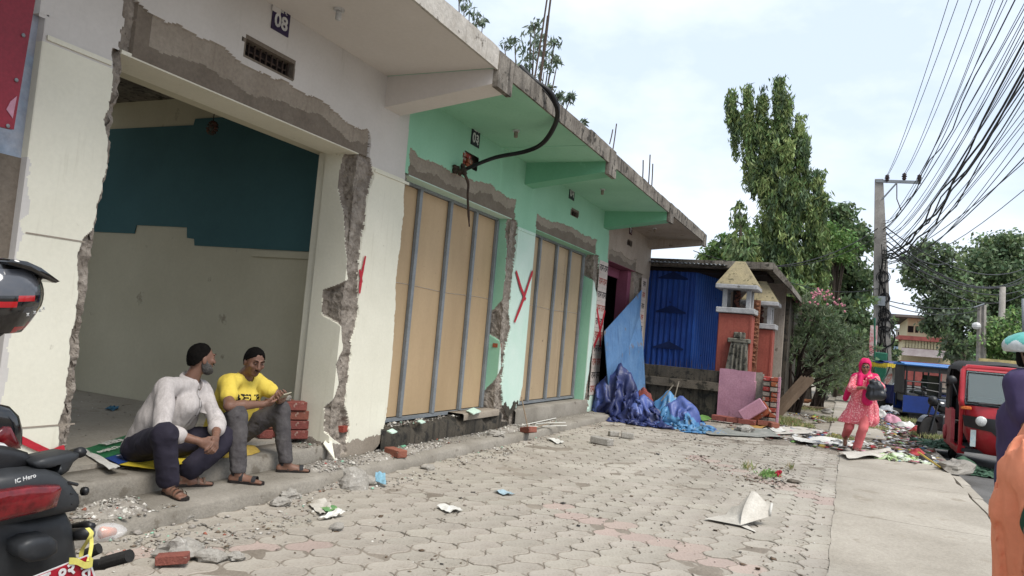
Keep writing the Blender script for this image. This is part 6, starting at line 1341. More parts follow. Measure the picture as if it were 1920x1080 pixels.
def head(S, c, fwd, up, s=1.0, neck=None, kh=.015):
    F = frame(fwd, up); L = lambda x, y, z: c+F@(V3(x, y, z)*s)
    S.ell(L(0, -.012, .030), V3(.076, .096, .092)*s, F, kh); S.ell(L(0, .028, -.030), V3(.060, .068, .078)*s, F, .03); S.ell(L(0, .060, -.088), V3(.030, .028, .024)*s, F, .02)
    for sx in (-1, 1):
        S.ell(L(sx*.042, .070, -.012), V3(.024, .020, .022)*s, F, .015); S.ell(L(sx*.077, -.006, -.008), V3(.010, .019, .032)*s, F, .006); S.ell(L(sx*.030, .096, .022), V3(.018, .012, .013)*s, F, .006, True)
        S.ell(L(sx*.030, .082, .020), V3(.014, .014, .011)*s, F, .004); S.ell(L(sx*.030, .088, .040), V3(.024, .012, .008)*s, F, .01); S.ell(L(sx*.013, .104, -.024), V3(.010, .010, .008)*s, F, .006)
    S.cap(L(0, .090, .030), L(0, .112, -.020), .009*s, .013*s, .008); S.ell(L(0, .093, -.050), V3(.024, .011, .008)*s, F, .006); S.ell(L(0, .090, -.060), V3(.020, .011, .008)*s, F, .006)
    if neck is not None: S.cap(L(0, -.015, -.05), neck, .050*s, .062*s, .03)
    return F, L
def face_bits(L, F, par, s=1.0, brow=True, mouth=True):
    e = MB(); ir = MB(); br = MB(); lp = MB()
    for sx in (-1, 1):
        e = MB().ball(L(sx*.030, .0905, .019), (.0095*s, .008*s, .0035*s), 8); e.build('eye', m_eye, par, True)
        MB().ball(L(sx*.029, .096, .019), (.006*s, .0045*s, .0045*s), 8).build('iris', m_iris, par, True)
        if brow: MB().tube([L(sx*.012, .101, .040), L(sx*.030, .102, .047), L(sx*.050, .088, .042)], [.004*s, .005*s, .003*s], 5).build('eyebrow', m_hair, par)
    if mouth: MB().tube([L(-.024, .094, -.055), L(0, .104, -.054), L(.024, .094, -.055)], [.002, .0035, .002], 5).build('mouth', m_lip, par)
def hair_mesh(c, F, par, s=1.0, mat=None, front=.055, top=True, back=-.06, grow=.009, seed=0, sidelow=-.01, name='hair'):
    lo = c-V3(.16, .16, .16)*s; S = Field(lo, c+V3(.16, .16, .18)*s, .005)
    L = lambda x, y, z: c+F@(V3(x, y, z)*s)
    S.ell(L(0, -.012, .030), (V3(.076, .096, .092)+grow)*s, F, .01); S.ell(L(0, -.04, -.01), (V3(.068, .066, .080)+grow*.8)*s, F, .02)
    P = S.lo+np.stack(np.meshgrid(*[np.arange(k) for k in S.n], indexing='ij'), -1)*S.res; q = (P-c)@F/s; nz_ = fbm(P*60+seed, 3)*.012
    region = np.maximum(np.maximum(q[..., 1]-(front-.9*np.clip(.075-q[..., 2], 0, 1))+nz_, (sidelow-q[..., 2])*(q[..., 1] > -.03)-.002), back-q[..., 2]+nz_)
    if not top: region = np.maximum(region, .058-np.linalg.norm((q-V3(0, .045, .118))*V3(1, .75, .9), axis=-1)+nz_*.6)
    S.d = np.maximum(S.d+nz_*.35, region*.7).astype(np.float32); return skin_mesh(name, S, mat or m_hair, par)
def hand(S, wr, fwd, palm, side, curl=.6, s=1.0, spread=.06, thumb=.6):
    """wr wrist, fwd towards the knuckles, palm = direction the palm faces, side=+1/-1 where the thumb sits"""
    f = unit(fwd); p = unit(np.array(palm)-f*np.dot(palm, f)); t = np.cross(f, p)*side
    S.cap(np.array(wr)-f*.03, np.array(wr)+f*.02, .024*s, .026*s, .012)
    for i in range(4):
        o = (1.5-i)*.0205*s; kn = np.array(wr)+f*.082*s+t*o-p*.003; S.cap(np.array(wr)+f*.01+t*o*.7, kn, .0145*s, .0115*s, .012)
        Ls = (.040, .026, .020); ln = (1.0, 1.1, 1.0, .8)[i]; a = 0; q = kn; dd = unit(f+t*(1.5-i)*spread)
        for j, l_ in enumerate(Ls):
            a += curl*(.75, 1.0, .7)[j]*(1+.1*i); d_ = dd*math.cos(a)+p*math.sin(a); e = q+d_*l_*ln*s; S.cap(q, e, (.0098-.0008*j)*s, (.0090-.0008*j)*s, .003); q = e
    b0 = np.array(wr)+f*.018+t*.022*s; b1 = b0+(f*.6+t*.75+p*.25)*.040*s; b2 = b1+unit(f*.9+t*.25+p*thumb)*.032*s; b3 = b2+unit(f*.9-t*.1+p*thumb)*.024*s
    S.cap(b0, b1, .016*s, .0125*s, .008).cap(b1, b2, .012*s, .0105*s, .004).cap(b2, b3, .0105*s, .009*s, .003)
def foot(S, ank, heel, toe, zf, s=1.0):
    heel = np.array(heel, float); toe = np.array(toe, float); f = unit((toe-heel)*V3(1, 1, 0)); t = V3(-f[1], f[0], 0)
    S.cap(ank, heel+V3(0, 0, .02), .036*s, .030*s, .02); mid = heel+f*.16*s; S.cap(np.array(ank)+f*.03-V3(0, 0, .03), mid+V3(0, 0, .012), .032*s, .022*s, .02)
    S.cap(heel, mid+t*.012, .028*s, .026*s, .02); S.cap(heel, mid-t*.018, .026*s, .022*s, .02)
    for i in range(5):
        o = (i-2)*.0175*s; L_ = (.236, .240, .228, .215, .198)[i] if True else 0; S.cap(mid+t*o*.9, heel+f*L_*s+t*o+V3(0, 0, -.004), .014*s, (.0125 if i == 0 else .009)*s, .004)
    return f, t
def sandal(name, heel, toe, zf, par, mat, mat2, label=None, straps=((.40, .050, .02), (.58, .046, .02), (.86, .032, .018)), ankle=None):
    heel = V3(heel[0], heel[1], zf); toe = V3(toe[0], toe[1], zf); f = unit(toe-heel); t = V3(-f[1], f[0], 0); out_ = []
    prof = [(-.035, .0), (-.030, .024), (.0, .036), (.08, .036), (.15, .046), (.20, .048), (.245, .036), (.262, .0), (.245, -.034), (.20, -.044), (.15, -.042), (.08, -.034), (.0, -.036), (-.03, -.024)]
    P = [heel+f*a+t*b_ for a, b_ in prof]; b = MB(); n = len(P)
    b.add([tuple(p+V3(0, 0, .002)) for p in P]+[tuple(p+V3(0, 0, .024)) for p in P], [tuple(reversed(range(n))), tuple(range(n, 2*n))]+[(i, (i+1) % n, n+(i+1) % n, n+i) for i in range(n)])
    sole = b.build(name, mat, par)
    for q, hh, w_ in straps:
        c = heel+f*(.25*q+.0); b = MB(); half = .046 if q > .4 else .038; arc = [(c+t*half*math.cos(a)*1.0+V3(0, 0, .022+hh*math.sin(a)**.8)) for a in np.linspace(0, math.pi, 9)]
        b.grid(np.array([[p-f*w_/2 for p in arc], [p+f*w_/2 for p in arc]])); b.grid(np.array([[p+f*w_/2+V3(0, 0, .002) for p in arc], [p-f*w_/2+V3(0, 0, .002) for p in arc]])); b.build('strap', mat2, sole, True)
    if ankle is not None:
        a0 = np.array(ankle); arc = [a0+f*.042*math.cos(a)+t*.040*math.sin(a) for a in np.linspace(0, 2*math.pi, 15)]; MB().grid(np.array([[p+V3(0, 0, -.012) for p in arc], [p+V3(0, 0, .012) for p in arc]])).build('ankle_strap', mat2, sole, True)
    return sole
from mathutils.bvhtree import BVHTree
def conform(o, target, dirv, off=.003):
    bv = BVHTree.FromPolygons([v.co+target.parent.location for v in target.data.vertices], [tuple(p.vertices) for p in target.data.polygons]); W_m = world_of(o); inv = W_m.inverted(); d = Vector([float(q) for q in dirv]).normalized()
    for v in o.data.vertices:
        p = W_m @ v.co; h = bv.ray_cast(p-d*.3, d)
        if h[0] is not None: v.co = inv @ (h[0]-d*off)
# --- man in the grey shirt
ma = root('person', 'bearded man in a pale grey shirt sitting on the step with hands clasped', 'person', (4.22, 4.75, .10))
neckA = V3(4.43, 4.77, .895); headA = V3(4.475, 4.73, 1.075); shR = V3(4.18, 4.745, .855); shL = V3(4.56, 4.79, .83); elR = V3(4.035, 4.57, .56); elL = V3(4.55, 4.56, .585); wrR = V3(4.225, 4.375, .485); wrL = V3(4.365, 4.375, .505)
hpR = V3(4.16, 4.93, .37); hpL = V3(4.38, 4.92, .37); knR = V3(4.0, 4.50, .54); knL = V3(4.745, 4.57, .475); anR = V3(4.06, 4.47, .175); anL = V3(4.34, 4.60, .175)
fA = unit((.84, -.28, -.03))      # looks along the shop row to his neighbour
B_ = Field((3.88, 4.20, .08), (4.86, 5.15, 1.27), .005)
FA, LA = head(B_, headA, fA, (.05, 0, 1), 1.0, neckA)
B_.chain([neckA-V3(0, 0, .03), shR-V3(0, 0, .02)], [.05, .04], .03).chain([neckA-V3(0, 0, .03), shL-V3(0, 0, .02)], [.05, .04], .03)
B_.chain([(hpR+hpL)/2+V3(0, 0, .05), (shR+shL)/2-V3(0, -.03, .1)], [.12, .12], .04)
for s_, e_, w_ in ((shR, elR, wrR), (shL, elL, wrL)): B_.chain([s_, e_, e_*.55+w_*.45, w_], [.048, .040, .038, .025], .02)
hand(B_, wrR, (.75, -.45, -.40), (.3, .7, -.2), 1, .75); hand(B_, wrL, (-.55, -.55, -.62), (-.3, .75, -.3), -1, .55)
for h_, k_, a_ in ((hpR, knR, anR), (hpL, knL, anL)): B_.chain([h_, k_, a_], [.075, .055, .034], .02)
foot(B_, anR, (4.075, 4.50, .125), (4.03, 4.28, .125), .1); foot(B_, anL, (4.30, 4.64, .125), (4.54, 4.48, .125), .1)
body = skin_mesh('body', B_, m_skin, ma); face_bits(LA, FA, ma)
m_shirtA = M('grey_linen', (190, 182, 178), (174, 166, 162), s=14, rough=.9, bump=.15, bs=120, stretch=(3, 3, .8), fine=.06); m_trA = M('dark_navy_cloth', (40, 36, 52), (34, 30, 44), s=6, rough=.85, bump=.08, fine=.04)
S = Field((3.88, 4.25, .24), (4.86, 5.22, 1.0), .006)
mid = (hpR+hpL)/2+V3(0, .02, .02)
for sd_, hp_ in ((shR, hpR), (shL, hpL)): S.chain([hp_+V3(.015, .02, .0), hp_*.5+sd_*.5+V3(0, 0, .0), sd_+V3(.0, .02, -.03)], [.115, .098, .074], .05)
S.chain([shR, neckA-V3(0, 0, .035), shL], [.062, .066, .062], .04); S.ell(mid+V3(.0, .05, -.03), V3(.18, .11, .08), None, .05); S.cap(mid+V3(0, -.02, .03), (shR+shL)/2+V3(0, -.04, -.14), .125, .11, .05)
for s_, e_, w_ in ((shR, elR, wrR), (shL, elL, wrL)): S.chain([s_, e_, e_*.62+w_*.38], [.066, .056, .050], .035); S.cap(e_*.68+w_*.32, e_*.60+w_*.40, .060, .058, .006)
S.folds(.010, 5, 3, (1.3, 1.3, .6)); S.folds(.004, 12, 8, (1.6, 1.6, .5))
S.cap(neckA+V3(.03, -.045, -.06), neckA+V3(.05, -.06, .10), .030, .055, .008, True); S.cap(neckA, neckA+V3(0, 0, .15), .062, .075, .006, True)
shA = skin_mesh('shirt', S, m_shirtA, ma)
ring = [neckA+V3(0, 0, .005)+V3(.070*math.cos(a), .066*math.sin(a), .022*math.sin(a)) for a in np.linspace(-.9, 4.1, 18)]
cl = MB().grid(np.array([[p*1.0 for p in ring], [neckA+(p-neckA)*1.0+V3(0, 0, .042) for p in ring], [neckA+(p-neckA)*1.28+V3(0, 0, .012) for p in ring]])).grid(np.array([[neckA+(p-neckA)*.96 for p in ring], [neckA+(p-neckA)*.96+V3(0, 0, .040) for p in ring], [neckA+(p-neckA)*1.24+V3(0, 0, .008) for p in ring]])[::-1]).build('collar', m_shirtA, ma, True)
def conform_strip(name, p0, p1, wid, d, target, mat, par, nn=14, nw=3, off=.006):
    p0, p1, wid, d = [np.array(q, float) for q in (p0, p1, wid, d)]; bv = BVHTree.FromPolygons([v.co+target.parent.location for v in target.data.vertices], [tuple(p.vertices) for p in target.data.polygons]); G4 = []
    for t in np.linspace(0, 1, nn):
        rw = []
        for s_ in np.linspace(-.5, .5, nw):
            p = p0+(p1-p0)*t+wid*s_; h = bv.ray_cast(Vector(p-d*.3), Vector(d).normalized()); rw.append(np.array(h[0])-unit(d)*off if h[0] is not None else p)
        G4.append(rw)
    return MB().grid(np.array(G4)).build(name, mat, par, True)
conform_strip('placket', (4.455, 4.60, .86), (4.36, 4.50, .46), (.022, 0, 0), (-.1, 1, .1), shA, M('shirt_edge', (206, 199, 195), s=8, bump=0), ma)
conform_strip('pocket', (4.515, 4.60, .74), (4.50, 4.55, .64), (.085, .03, 0), (-.1, 1, .1), shA, M('shirt_pocket', (196, 188, 184), s=12, bump=.1), ma, 8, 6, .004)
for t_ in np.linspace(.08, .9, 6): p_ = V3(4.455, 4.60, .86)*(1-t_)+V3(4.36, 4.50, .46)*t_; conform_strip('button', p_+V3(-.004, 0, .005), p_+V3(-.004, 0, -.005), (.010, 0, 0), (-.1, 1, .1), shA, m_strapb if 'brown_strap' in MATS else m_iris, ma, 3, 3, .009)
S = Field((3.86, 4.22, .10), (4.90, 5.14, .66), .006)
S.chain([hpR, knR, anR+V3(0, .01, .035)], [.115, .082, .076], .03); S.chain([hpL, knL, anL+V3(.03, 0, .055)], [.115, .082, .082], .03); S.cap(hpR, hpL, .125, .125, .03)
S.folds(.009, 7, 5); S.cut(V3(0, 0, .155), (0, 0, -1)); skin_mesh('trousers', S, m_trA, ma)
hair_mesh(headA, FA, ma, 1.0, m_hair, front=.048, top=True, seed=2, grow=.006)
S = Field(headA-.16, headA+.14, .005)    # beard
for q, r_ in (((0, .066, -.092), (.046, .040, .034)), ((.046, .035, -.070), (.026, .042, .042)), ((-.046, .035, -.070), (.026, .042, .042)), ((.062, .005, -.035), (.014, .024, .04)), ((-.062, .005, -.035), (.014, .024, .04))): S.ell(LA(*q), r_, FA, .02)
S.folds(.003, 60, 1); skin_mesh('beard', S, m_greyb, ma)
MB().tube([LA(-.026, .104, -.042), LA(0, .112, -.038), LA(.026, .104, -.042)], [.004, .007, .004], 6).build('moustache', m_greyb, ma)
m_sole = M('sandal_sole', (44, 36, 32), (34, 30, 28), s=8, rough=.8); m_strapb = M('brown_strap', (118, 92, 74), (96, 76, 62), s=12, rough=.6)
sandal('sandal', (4.075, 4.50), (4.03, 4.28), .10, ma, m_sole, m_strapb, straps=((.22, .07, .014), (.40, .056, .014), (.56, .05, .014), (.74, .042, .014)), ankle=(4.07, 4.49, .165)); sandal('sandal', (4.30, 4.64), (4.54, 4.48), .10, ma, m_sole, m_strapb, straps=((.22, .07, .014), (.40, .056, .014), (.56, .05, .014), (.74, .042, .014)), ankle=(4.315, 4.63, .165))
# --- man in the yellow T-shirt
mb_ = root('person', 'man in a yellow T-shirt and grey jeans sitting on the step, leaning over a phone', 'person', (5.05, 4.75, .10))
neckB = V3(5.04, 4.79, .925); headB = V3(5.01, 4.675, 1.055); sR = V3(4.85, 4.79, .865); sL = V3(5.26, 4.86, .86); eR = V3(4.70, 4.60, .70); eL = V3(5.40, 4.68, .735); wR_ = V3(4.985, 4.50, .715); wL_ = V3(5.18, 4.50, .735)
hR = V3(4.98, 4.98, .38); hL = V3(5.2, 4.98, .38); kR = V3(4.76, 4.56, .62); kL = V3(5.335, 4.62, .625); aR = V3(4.72, 4.44, .175); aL = V3(5.33, 4.48, .175)
fB = unit((-.35, -.85, -.28))
B_ = Field((4.56, 4.18, .08), (5.58, 5.15, 1.27), .005)
FB, LB = head(B_, headB, fB, (0, -.12, 1), 1.0, neckB)
B_.chain([neckB-V3(0, 0, .03), sR-V3(0, 0, .02)], [.05, .04], .03).chain([neckB-V3(0, 0, .03), sL-V3(0, 0, .02)], [.05, .04], .03).chain([(hR+hL)/2+V3(0, 0, .05), (sR+sL)/2-V3(0, -.03, .1)], [.12, .12], .04)
for s_, e_, w_ in ((sR, eR, wR_), (sL, eL, wL_)): B_.chain([s_, s_*.5+e_*.5, e_, e_*.6+w_*.4, w_], [.052, .048, .042, .042, .026], .02)
hand(B_, wR_, (.93, -.25, .10), (.0, .6, .75), 1, .55); hand(B_, wL_, (-.45, -.65, .25), (-.3, .5, .75), -1, .65)
for h_, k_, a_ in ((hR, kR, aR), (hL, kL, aL)): B_.chain([h_, k_, a_], [.075, .055, .034], .02)
foot(B_, aR, (4.70, 4.48, .125), (4.80, 4.26, .125), .1); foot(B_, aL, (5.30, 4.52, .125), (5.47, 4.34, .125), .1)
skin_mesh('body', B_, m_skin, mb_); face_bits(LB, FB, mb_)
MB().tube([LB(-.026, .098, -.044), LB(0, .106, -.040), LB(.026, .098, -.044)], [.002, .005, .002], 6).build('moustache', m_hair, mb_)
m_yel_t = M('yellow_jersey', (232, 204, 70), (218, 188, 58), s=5, rough=.85, bump=.08, fine=.03); m_jean = M('grey_denim', (84, 80, 80), (66, 62, 64), s=6, rough=.9, bump=.12, bs=120, fine=.05)
S = Field((4.56, 4.3, .26), (5.58, 5.2, 1.0), .006)
for sd_, hp_ in ((sR, hR), (sL, hL)): S.chain([hp_+V3(0, .02, .0), hp_*.5+sd_*.5, sd_+V3(.0, .01, -.03)], [.112, .096, .072], .05)
S.chain([sR, neckB-V3(0, 0, .03), sL], [.062, .066, .062], .04); S.cap((hR+hL)/2, (sR+sL)/2+V3(0, -.04, -.12), .13, .115, .05)
for s_, e_ in ((sR, eR), (sL, eL)): S.cap(s_, s_*.45+e_*.55, .062, .066, .035)
for s_, e_ in ((sR, eR), (sL, eL)):
    sl_, P_ = S.loc(np.minimum(s_, e_)-.1, np.maximum(s_, e_)+.1, 0)
S.folds(.009, 5, 13, (1.2, 1.2, .7)); S.folds(.003, 11, 3, (1.6, 1.6, .5)); S.cap(neckB+V3(0, -.02, -.005), neckB+V3(0, 0, .15), .066, .075, .006, True)
shB = skin_mesh('tshirt', S, m_yel_t, mb_)
tx = text_part('chest_lettering', 'BELIEF:', .085, (5.04, 4.60, .74), (.93, .12, -.02), (0, .25, 1), m_iris, mb_, ext=.0, bold=.003); conform(tx, shB, (-.1, 1, .0), .004)
S = Field((4.54, 4.3, .12), (5.56, 5.16, .76), .006)
S.chain([hR, kR, aR+V3(0, .01, .03)], [.11, .078, .056], .03); S.chain([hL, kL, aL+V3(0, .01, .03)], [.11, .078, .056], .03); S.cap(hR, hL, .12, .12, .03); S.folds(.007, 8, 15); S.folds(.004, 20, 5); S.cut(V3(0, 0, .185), (0, 0, -1)); skin_mesh('jeans', S, m_jean, mb_)
hair_mesh(headB, FB, mb_, 1.0, m_hair, front=.064, seed=5, grow=.008, sidelow=.005)
m_blk = M('black_webbing', (38, 38, 40), (50, 50, 52), s=12, rough=.7)
sandal('sandal', (4.70, 4.48), (4.80, 4.26), .10, mb_, m_sole, m_blk, straps=((.3, .066, .03), (.72, .042, .035)), ankle=(4.715, 4.46, .17)); sandal('sandal', (5.30, 4.52), (5.47, 4.34), .10, mb_, m_sole, m_blk, straps=((.3, .066, .03), (.72, .042, .035)), ankle=(5.32, 4.50, .17))
pc_ = V3(5.115, 4.40, .785); ph = root('phone', 'smartphone in a pale case held in the yellow shirted man\'s hands', 'phone', pc_)
xd_ = unit((.85, -.3, .25)); yd_ = unit(np.cross(unit((-.2, .55, .8)), xd_)); zd_ = np.cross(xd_, yd_); MB().obox(pc_, xd_*.037, yd_*.078, zd_*.0045).build('case', M('phone_case', (176, 168, 140), s=4, rough=.3, bump=0), ph); MB().obox(pc_+zd_*.0052, xd_*.033, yd_*.072, zd_*.0006).build('screen', m_blackg, ph)
# --- woman in pink walking toward us
XW = 14.3; w3 = lambda px, py, dx=0: np.array(Xp(px, py, XW+dx))
wo = root('person', 'woman in a coral kurta and pink head scarf walking toward us', 'person', (XW, w3(1605, 845)[1], 0))
hw_ = w3(1622, 689); nW = w3(1621, 706); fW = unit((-1, -.12, -.12)); shr = w3(1604, 710); shl = w3(1641, 711); elr = w3(1596, 728, -.18); ell_ = w3(1651, 725, -.14); wrr = w3(1621, 727, -.30); wrl = w3(1641, 716, -.28)
hr = w3(1602, 765); hl_ = w3(1626, 765); kr_ = w3(1592, 800, -.05); kl = w3(1618, 803, -.16); ar = w3(1585, 822, .25); al = w3(1606, 843, -.05)
B_ = Field((XW-.55, hw_[1]-.52, -.02), (XW+.55, hw_[1]+.62, 1.75), .009)
FW, LW = head(B_, hw_, fW, (0, 0, 1), .96, nW)
B_.chain([nW, shr], [.06, .05], .03).chain([nW, shl], [.06, .05], .03)
for s_, e_, w_ in ((shr, elr, wrr), (shl, ell_, wrl)): B_.chain([s_, e_, w_], [.045, .036, .024], .02)
hand(B_, wrr, (-.35, -.9, -.1), (0, 0, -1), -1, .7, .95); hand(B_, wrl, (-.4, .6, .3), (0, .3, -1), 1, .9, .95)
B_.chain([hr, kr_, ar], [.08, .055, .034], .02).chain([hl_, kl, al], [.08, .055, .034], .02)
B_.cap(ar, ar+V3(-.08, 0, -.10), .03, .028, .01).cap(ar, ar+V3(.04, 0, -.05), .03, .025, .01)
foot(B_, al, al+V3(.04, 0, -.045), al+V3(-.2, 0, -.045), 0, .9); skin_mesh('body', B_, m_skin2, wo); face_bits(LW, FW, wo, .96)
MB().tube([LW(-.055, .098, .022), LW(-.008, .112, .022), LW(.008, .112, .022), LW(.055, .098, .022)], .003, 4).build('glasses_frame', m_black, wo)
for sx in (-1, 1): MB().ball(LW(sx*.031, .106, .018), (.006, .021, .015), 10).build('lens', m_blackg, wo, True)
m_kurta = M('coral_print', (226, 98, 112), (212, 84, 98), s=4, rough=.85, bump=.05, spots=(238, 160, 162), sp_s=40, sp_t=.52, fine=.02); m_dup = M('hot_pink_cloth', (236, 20, 100), (216, 10, 86), s=5, rough=.7, bump=.03, fine=.02); m_coral = M('coral_plain', (220, 104, 106), (206, 92, 96), s=5, rough=.85, bump=.03, fine=.02)
S = Field((XW-.55, hw_[1]-.52, .35), (XW+.55, hw_[1]+.62, 1.55), .011)
cW = lambda px, py, dx=0: w3(px, py, dx)
S.chain([cW(1612, 712), cW(1612, 740), cW(1608, 765), cW(1602, 784)], [.10, .115, .135, .155], .07).chain([cW(1630, 714), cW(1628, 740), cW(1628, 765), cW(1630, 786)], [.105, .115, .13, .14], .07)
S.cap(cW(1606, 772), cW(1588, 792, -.02), .15, .13, .06); S.chain([shr, nW-V3(0, 0, .05), shl], [.06, .06, .06], .04)
for s_, e_, w_ in ((shr, elr, wrr), (shl, ell_, wrl)): S.chain([s_, e_, e_*.75+w_*.25], [.058, .048, .045], .03)
S.folds(.020, 4.5, 3, (1, 2.2, .3)); a_, c_ = cW(1576, 790), cW(1642, 801); nn = np.array([0, a_[2]-c_[2], -(a_[1]-c_[1])]); nn = nn if nn[2] < 0 else -nn
S.cut(a_, nn); S.cap(nW+V3(-.05, 0, -.05), nW+V3(-.03, 0, .1), .05, .06, .006, True); skin_mesh('kurta', S, m_kurta, wo)
S = Field((XW-.45, hw_[1]-.4, .02), (XW+.5, hw_[1]+.5, .8), .010)
S.chain([hr, kr_, ar+V3(0, 0, .05)], [.085, .070, .058], .03).chain([hl_, kl, al+V3(0, 0, .03)], [.085, .072, .062], .03); S.folds(.008, 7, 9); skin_mesh('trousers', S, m_coral, wo)
S = Field((XW-.40, hw_[1]-.40, .80), (XW+.40, hw_[1]+.52, 1.78), .009)
S.ell(hw_+V3(.015, 0, .035), V3(.118, .094, .132), None, .02); S.ell(nW+V3(.02, 0, .03), V3(.11, .10, .11), None, .05); S.cap(shr+V3(0, .0, .03), shl+V3(0, 0, .03), .06, .06, .05)
S.cap(nW+V3(-.09, -.10, -.05), cW(1627, 745, -.20), .06, .065, .04); S.cap(shr+V3(.10, .02, 0), cW(1585, 747, .16), .06, .04, .04); S.cap(cW(1627, 735, -.20), cW(1626, 752, -.20), .07, .075, .02)
S.cap(nW+V3(-.09, .06, .0), cW(1612, 722, -.16), .045, .04, .04)
S.ell(hw_+V3(-.095, -.010, -.020), V3(.15, .072, .104), None, .010, True); S.cap(nW+V3(-.16, -.01, .06), nW+V3(-.16, -.02, -.1), .075, .05, .01, True)
S.folds(.010, 8, 21, (1, 1.5, .4)); skin_mesh('scarf', S, m_dup, wo)
hair_mesh(hw_, FW, wo, .94, m_hair, front=.065, seed=9, grow=.008)
MB().ball(LW(0, .104, .052), (.004, .005, .005), 6).build('red_mark', m_redspray, wo)
m_shoe = M('white_sandal', (216, 208, 196), s=5); sandal('sandal', al[:2]+V3(.06, 0), al[:2]+V3(-.15, 0), .0, wo, m_shoe, m_shoe); 
rot_box('sandal', ar+V3(-.03, 0, -.10), (.11, .04, .012), (0, R(-40), 0), m_shoe, .005, wo)
bg_c = cW(1641, 730, -.38); bag = root('handbag', 'large black leather handbag held up by the woman in pink', 'handbag', bg_c-V3(0, 0, .2))
S = Field(bg_c-V3(.2, .28, .30), bg_c+V3(.2, .28, .32), .009); S.cap(cW(1633, 741, -.38), cW(1651, 741, -.38), .085, .085, .05).cap(cW(1635, 728, -.38), cW(1648, 727, -.38), .075, .07, .05).cap(cW(1637, 717, -.38), cW(1645, 718, -.38), .05, .045, .05)
S.folds(.008, 9, 2, (1, 1.5, .6)); skin_mesh('bag_body', S, M('black_leather', (30, 32, 38), (22, 23, 27), s=6, rough=.35, bump=.05, spec=.5), bag)
MB().tube([cW(1634, 722, -.38), cW(1636, 712, -.36), cW(1642, 709, -.34), cW(1646, 714, -.36), cW(1648, 722, -.38)], .012, 6).build('handle', m_black, bag, True)
# --- man in purple T-shirt at the right edge
XM = 5.2; m5 = lambda px, py, dx=0: np.array(Xp(px+18, py, XM+dx))
mp_ = root('person', 'man in purple T-shirt and white and teal cap at the right edge', 'person', (XM, m5(1930, 900)[1], 0))
hM = m5(1930, 672); nM = m5(1932, 702, .02); sa = m5(1897, 722, -.08); sb_ = m5(1985, 722, .1); ea = m5(1917, 810, -.16); wa = m5(1960, 850, -.28)
B_ = Field((XM-.5, hM[1]-.62, -.02), (XM+.5, hM[1]+.35, 1.85), .010); FM, LM = head(B_, hM, (.3, -.95, -.05), (0, 0, 1), 1.0, nM)
B_.chain([nM, sa], [.06, .05], .03).chain([nM, sb_], [.06, .05], .03).chain([sa, ea, wa], [.055, .045, .028], .02); hand(B_, wa, (.1, -.9, .2), (0, 0, -1), 1, .8)
B_.chain([V3(XM, nM[1]+.07, .92), V3(XM, nM[1]+.09, .5), V3(XM, nM[1]+.09, .09)], [.08, .06, .04], .02).chain([V3(XM, nM[1]-.09, .92), V3(XM, nM[1]-.11, .5), V3(XM, nM[1]-.11, .09)], [.08, .06, .04], .02)
foot(B_, V3(XM, nM[1]+.09, .09), V3(XM-.03, nM[1]+.09, .03), V3(XM+.2, nM[1]+.05, .03), 0); foot(B_, V3(XM, nM[1]-.11, .09), V3(XM-.03, nM[1]-.11, .03), V3(XM+.2, nM[1]-.15, .03), 0); skin_mesh('body', B_, m_skin, mp_)
m_purp = M('purple_jersey', (66, 54, 92), (56, 46, 80), s=5, rough=.85, bump=.05, fine=.03); m_bj = M('blue_jeans', (52, 62, 96), (42, 50, 80), s=5, rough=.9, bump=.1)
S = Field((XM-.5, hM[1]-.62, .85), (XM+.5, hM[1]+.35, 1.6), .009); S.chain([sa+V3(.04, -.05, -.04), m5(1906, 790), m5(1900, 868)], [.09, .125, .125], .05).chain([sb_+V3(0, .05, -.04), m5(1955, 790), m5(1950, 868)], [.10, .13, .13], .05); S.chain([sa, nM-V3(0, 0, .03), sb_], [.065, .065, .065], .04); S.cap(sa, sa*.45+ea*.55, .085, .082, .03)
S.folds(.014, 5, 31, (1.5, 1.5, .6)); S.cap(nM, nM+V3(0, 0, .1), .06, .07, .005, True); skin_mesh('tshirt', S, m_purp, mp_)
S = Field((XM-.3, hM[1]-.5, .08), (XM+.3, hM[1]+.3, 1.05), .010)
for o_ in (.085, -.10): S.chain([V3(XM, nM[1]+o_, .95), V3(XM, nM[1]+o_, .5), V3(XM, nM[1]+o_, .12)], [.115, .085, .07], .03)
S.folds(.007, 8, 33); skin_mesh('jeans', S, m_bj, mp_)
hair_mesh(hM, FM, mp_, 1.0, m_hair, seed=11)
S = Field(hM-.2, hM+.22, .007); S.ell(hM+V3(0, .02, .065), V3(.125, .165, .085), None, .02); S.cut(hM+V3(0, 0, .03), (0, 0, -1)); S.folds(.004, 12, 2)
cp = skin_mesh('cap', S, [M('cap_white', (214, 222, 222), s=6, rough=.4, bump=.03), M('cap_teal', (92, 186, 176), (70, 160, 150), s=5, rough=.4)], mp_, pick=lambda c: (fbm(c*9, 2) > .05).astype(int)); MB().tube([hM+V3(-.06, .10, .05), hM+V3(-.07, .07, -.06), hM+V3(-.02, .03, -.12)], .009, 6).build('chin_strap', m_strapb, mp_)
